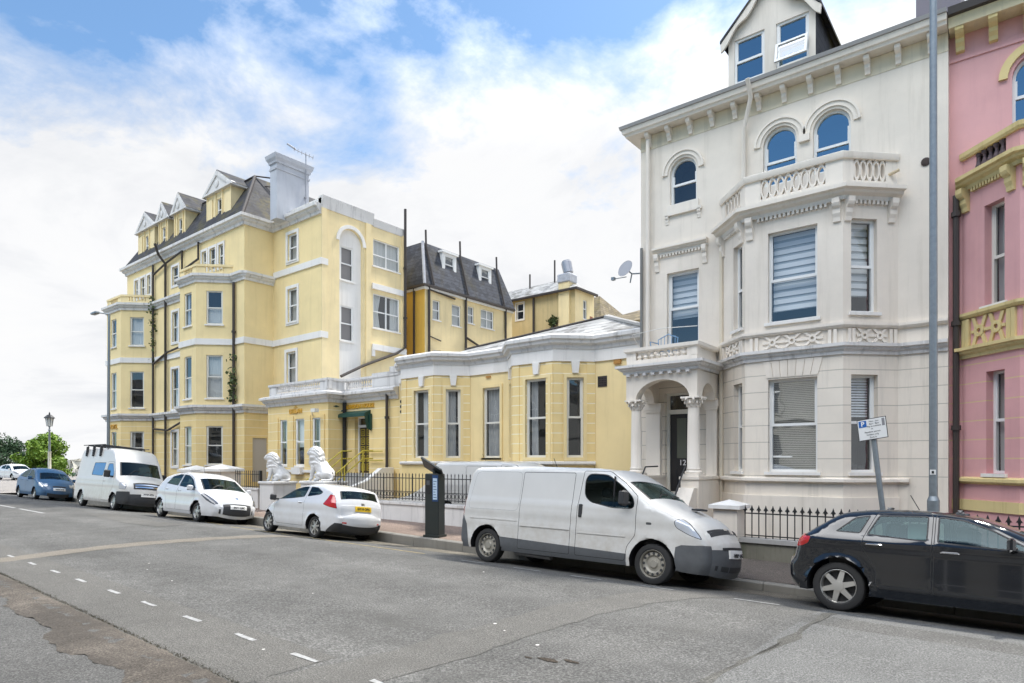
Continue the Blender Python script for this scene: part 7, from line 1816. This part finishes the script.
# trees at the seafront
def leafmat(name, a, b):
    m, nt, bs, out = new_mat(name); oi = nt.nodes.new('ShaderNodeNewGeometry')
    c = mix(nt, oi.outputs['Random Per Island'], a, b); nt.links.new(c, bs.inputs['Base Color']); bs.inputs['Roughness'].default_value = .6
    bs.inputs['Subsurface Weight'].default_value = 0; return m
LG = leafmat('bright_leaves', (.10, .20, .012), (.20, .30, .03)); LD = leafmat('dark_leaves', (.018, .05, .018), (.05, .10, .035))
BARK = simple('bark', (.09, .07, .05), .9)
def tree(label, x, y, h, w, mat, seed, n=5200, ls=.20):
    t = thing('tree', label, 'tree', (x, y, 0)); r = random.Random(seed); m = MB(); top = h * .5
    m.tube([(x, y, -.1), (x + .1, y, h * .2), (x, y, top)], [.22, .17, .10], 8)
    cl = []
    for k in range(26):
        a = r.uniform(0, 6.28); q = math.sqrt(r.random()); cz = h * (.08 + .84 * r.random()); f = 1 - max(0, (cz / h - .55)) * 1.3
        c = Vector((x + w * .42 * q * f * math.cos(a), y + w * .42 * q * f * math.sin(a), cz)); cl.append((c, r.uniform(.5, 1.0) * w * .17)); m.tube([(x, y, min(cz * .6, top)), tuple((Vector((x, y, min(cz * .7, top))) + c) / 2), tuple(c)], [.07, .05, .02], 5)
    m.build('trunk', BARK, t)
    l = MB(); V = l.v; F = l.f; M_ = l.m
    for _ in range(n):
        c, rad = r.choice(cl); d = Vector((r.gauss(0, 1), r.gauss(0, 1), r.gauss(0, 1))).normalized() * rad * r.random() ** .4; p = c + d
        a = Vector((r.gauss(0, 1), r.gauss(0, 1), r.gauss(0, 1))).normalized() * ls * r.uniform(.6, 1.2); b = a.cross(Vector((r.gauss(0, 1), r.gauss(0, 1), r.gauss(0, 1)))).normalized() * ls * .5
        o = len(V); V += [p - a, p + b, p + a, p - b]; F.append([o, o + 1, o + 2, o + 3]); M_.append(0)
    l.build('crown', mat, t)
tree('bright green rounded tree behind the old lamp post', -103.5, 28.0, 5.4, 7.4, LG, 4, 9000, .22)
tree('bright green low bush between the dark tree and the old lamp post', -106, 27.2, 4.6, 5.2, LG, 12, 4500)
tree('dark green tree at the far left edge of the street', -114, 25.5, 5.3, 8.5, LD, 6)
tree('dark green shrub below the bright tree', -109, 28.5, 3.6, 5, LD, 16, 2600)
# pale rockery bank at the seafront
rk = MB(); r = random.Random(21)
for _ in range(60):
    c = Vector((-78 + r.gauss(0, 2.2), 25.5 + r.gauss(0, 1.0), r.uniform(0, 1.8))); s = r.uniform(.3, .7)
    vs = [c + Vector((r.uniform(-s, s), r.uniform(-s, s), r.uniform(-s, s))) for _ in range(8)]
    rk.add(vs, [[0, 1, 2, 3], [4, 5, 6, 7], [0, 1, 5, 4], [2, 3, 7, 6], [1, 2, 6, 5]])
tag(rk.build('rockery', simple('pale_rock', (.42, .40, .34), .9, var=.3)), 'pale rockery bank between the bright green tree and the roof-racked van', 'rocks', kind='stuff')
hg = MB(); r = random.Random(22)
for _ in range(2600):
    c = Vector((-74 + r.gauss(0, 1.6), 25.2 + r.gauss(0, .8), abs(r.gauss(0, .9)))); a = Vector((r.gauss(0, .1), r.gauss(0, .1), r.gauss(0, .1))); b = Vector((r.gauss(0, .1), r.gauss(0, .1), r.gauss(0, .1))); hg.add([c - a, c + b, c + a, c - b], [[0, 1, 2, 3]])
tag(hg.build('shrubbery', LD), 'dark shrubs beside the pale rockery behind the roof-racked van', 'shrubs', kind='stuff')
CLOUD_SEED = 7.7; CB1 = .78; CB2 = .03; CB3 = .07; CLOUD_L = 2.9; CLOUD_Z = 14.0; CLOUD_B = 6.0; BGAP = .75; SKYK = .58
SUN_E = 1.7; SUN_ANG = 4; EXPO = 1.78
# ================================================================== SKY, SUN, CAMERA
SUN_EL, SUN_AZ = R(60), R(12)       # azimuth measured from +y (behind the houses) towards +x
w = bpy.data.worlds.new('World'); scene.world = w; w.use_nodes = True; nt = w.node_tree; nt.nodes.clear()
out = nt.nodes.new('ShaderNodeOutputWorld'); bg = nt.nodes.new('ShaderNodeBackground'); bg.inputs['Strength'].default_value = .10
sky = nt.nodes.new('ShaderNodeTexSky'); sky.sky_type = 'NISHITA'; sky.sun_disc = False; sky.sun_elevation = SUN_EL; sky.sun_rotation = SUN_AZ; sky.air_density = 1.0; sky.dust_density = .6; sky.ozone_density = 2.0
tc = nt.nodes.new('ShaderNodeTexCoord'); D = tc.outputs['Generated']; s = sepz(nt, D)
den = mathn(nt, 'ADD', mathn(nt, 'MAXIMUM', s[2], 0), .22)
cv = nt.nodes.new('ShaderNodeCombineXYZ'); nt.links.new(mathn(nt, 'DIVIDE', s[0], den), cv.inputs[0]); nt.links.new(mathn(nt, 'DIVIDE', s[1], den), cv.inputs[1]); cv.inputs[2].default_value = CLOUD_SEED
n1 = noise(nt, cv.outputs[0], .85, 9, .56, .35); n2 = noise(nt, cv.outputs[0], 3.2, 7, .62, .2)
f = mathn(nt, 'ADD', mathn(nt, 'MULTIPLY', n1, .62), mathn(nt, 'MULTIPLY', n2, .38))
# heavier cloud low over the houses, breaks higher up and over the sea side
bias = mathn(nt, 'MULTIPLY', mathn(nt, 'SUBTRACT', .52, s[2]), CB1)
def smooth(v, a, b):
    n = nt.nodes.new('ShaderNodeMapRange'); n.interpolation_type = 'SMOOTHSTEP'; n.inputs[1].default_value = a; n.inputs[2].default_value = b
    nt.links.new(v, n.inputs[0]); return n.outputs[0]
# a clear blue gap low in the sky opposite the sun, unseen cloud above it brightened to light the facades
back = smooth(s[1], -.05, -.45); gap = mathn(nt, 'MULTIPLY', back, smooth(s[2], .66, .52))
bias = mathn(nt, 'SUBTRACT', bias, mathn(nt, 'MULTIPLY', gap, BGAP))
bias = mathn(nt, 'ADD', bias, mathn(nt, 'MULTIPLY', mathn(nt, 'MULTIPLY', back, smooth(s[2], .58, .7)), .4))
bias = mathn(nt, 'ADD', bias, mathn(nt, 'MULTIPLY', s[1], CB2)); bias = mathn(nt, 'ADD', bias, mathn(nt, 'MULTIPLY', s[0], CB3))
mask = ramp(nt, mathn(nt, 'ADD', f, bias), [(.44, 0), (.50, .40), (.57, 1)])
sh = noise(nt, cv.outputs[0], 1.7, 8, .6, .3)
lum = ramp(nt, sh, [(.32, (.80, .82, .86)), (.52, (.97, .975, .99)), (.68, (1.0, 1.0, 1.0))])
# thin bright cloud overhead, round the veiled sun; greyer towards the horizon
zr = nt.nodes.new('ShaderNodeMapRange'); zr.interpolation_type = 'SMOOTHSTEP'; zr.inputs[1].default_value = .42; zr.inputs[2].default_value = .95; nt.links.new(s[2], zr.inputs[0])
zen = mathn(nt, 'ADD', CLOUD_L, mathn(nt, 'MULTIPLY', zr.outputs[0], CLOUD_Z))
zen = mathn(nt, 'ADD', zen, mathn(nt, 'MULTIPLY', mathn(nt, 'MULTIPLY', back, smooth(s[2], .50, .70)), CLOUD_B))
cl = mix(nt, 1, lum, zen, 'MULTIPLY')
skyc = mix(nt, 1, sky.outputs[0], (SKYK * .84, SKYK * 1.0, SKYK * 1.04), 'MULTIPLY')
nt.links.new(mix(nt, mask, skyc, cl), bg.inputs[0]); nt.links.new(bg.outputs[0], out.inputs[0])
sl = bpy.data.lights.new('sun', 'SUN'); sl.energy = SUN_E; sl.angle = R(SUN_ANG); sl.color = (1, .955, .88)
so_ = bpy.data.objects.new('sun', sl); COL.objects.link(so_)
sd_ = Vector((math.sin(SUN_AZ) * math.cos(SUN_EL), math.cos(SUN_AZ) * math.cos(SUN_EL), math.sin(SUN_EL))); so_.rotation_euler = sd_.to_track_quat('Z', 'Y').to_euler(); so_.location = (0, 0, 40)
cam = bpy.data.cameras.new('camera'); co = bpy.data.objects.new('camera', cam); COL.objects.link(co); scene.camera = co
cam.sensor_fit = 'HORIZONTAL'; cam.sensor_width = 36; cam.lens = 36 * 640 / 1024; cam.shift_y = (461 - 341.5) / 1024; cam.clip_end = 6000; cam.clip_start = .05
co.location = (0, 0, 2.0); co.rotation_euler = (R(90), 0, math.atan(514 / 640))
vs_ = scene.view_settings; scene.display_settings.display_device = 'sRGB'; vs_.view_transform = 'Standard'; vs_.look = 'None'; vs_.gamma = 1; vs_.use_curve_mapping = False; vs_.exposure = EXPO
cy = scene.cycles if hasattr(scene, 'cycles') else None
if cy:
    cy.max_bounces = 8; cy.transparent_max_bounces = 12; cy.use_denoising = True; cy.caustics_reflective = False; cy.caustics_refractive = False
for o in list(COL.objects):
    if o.get('_w') is not None: del o['_w']
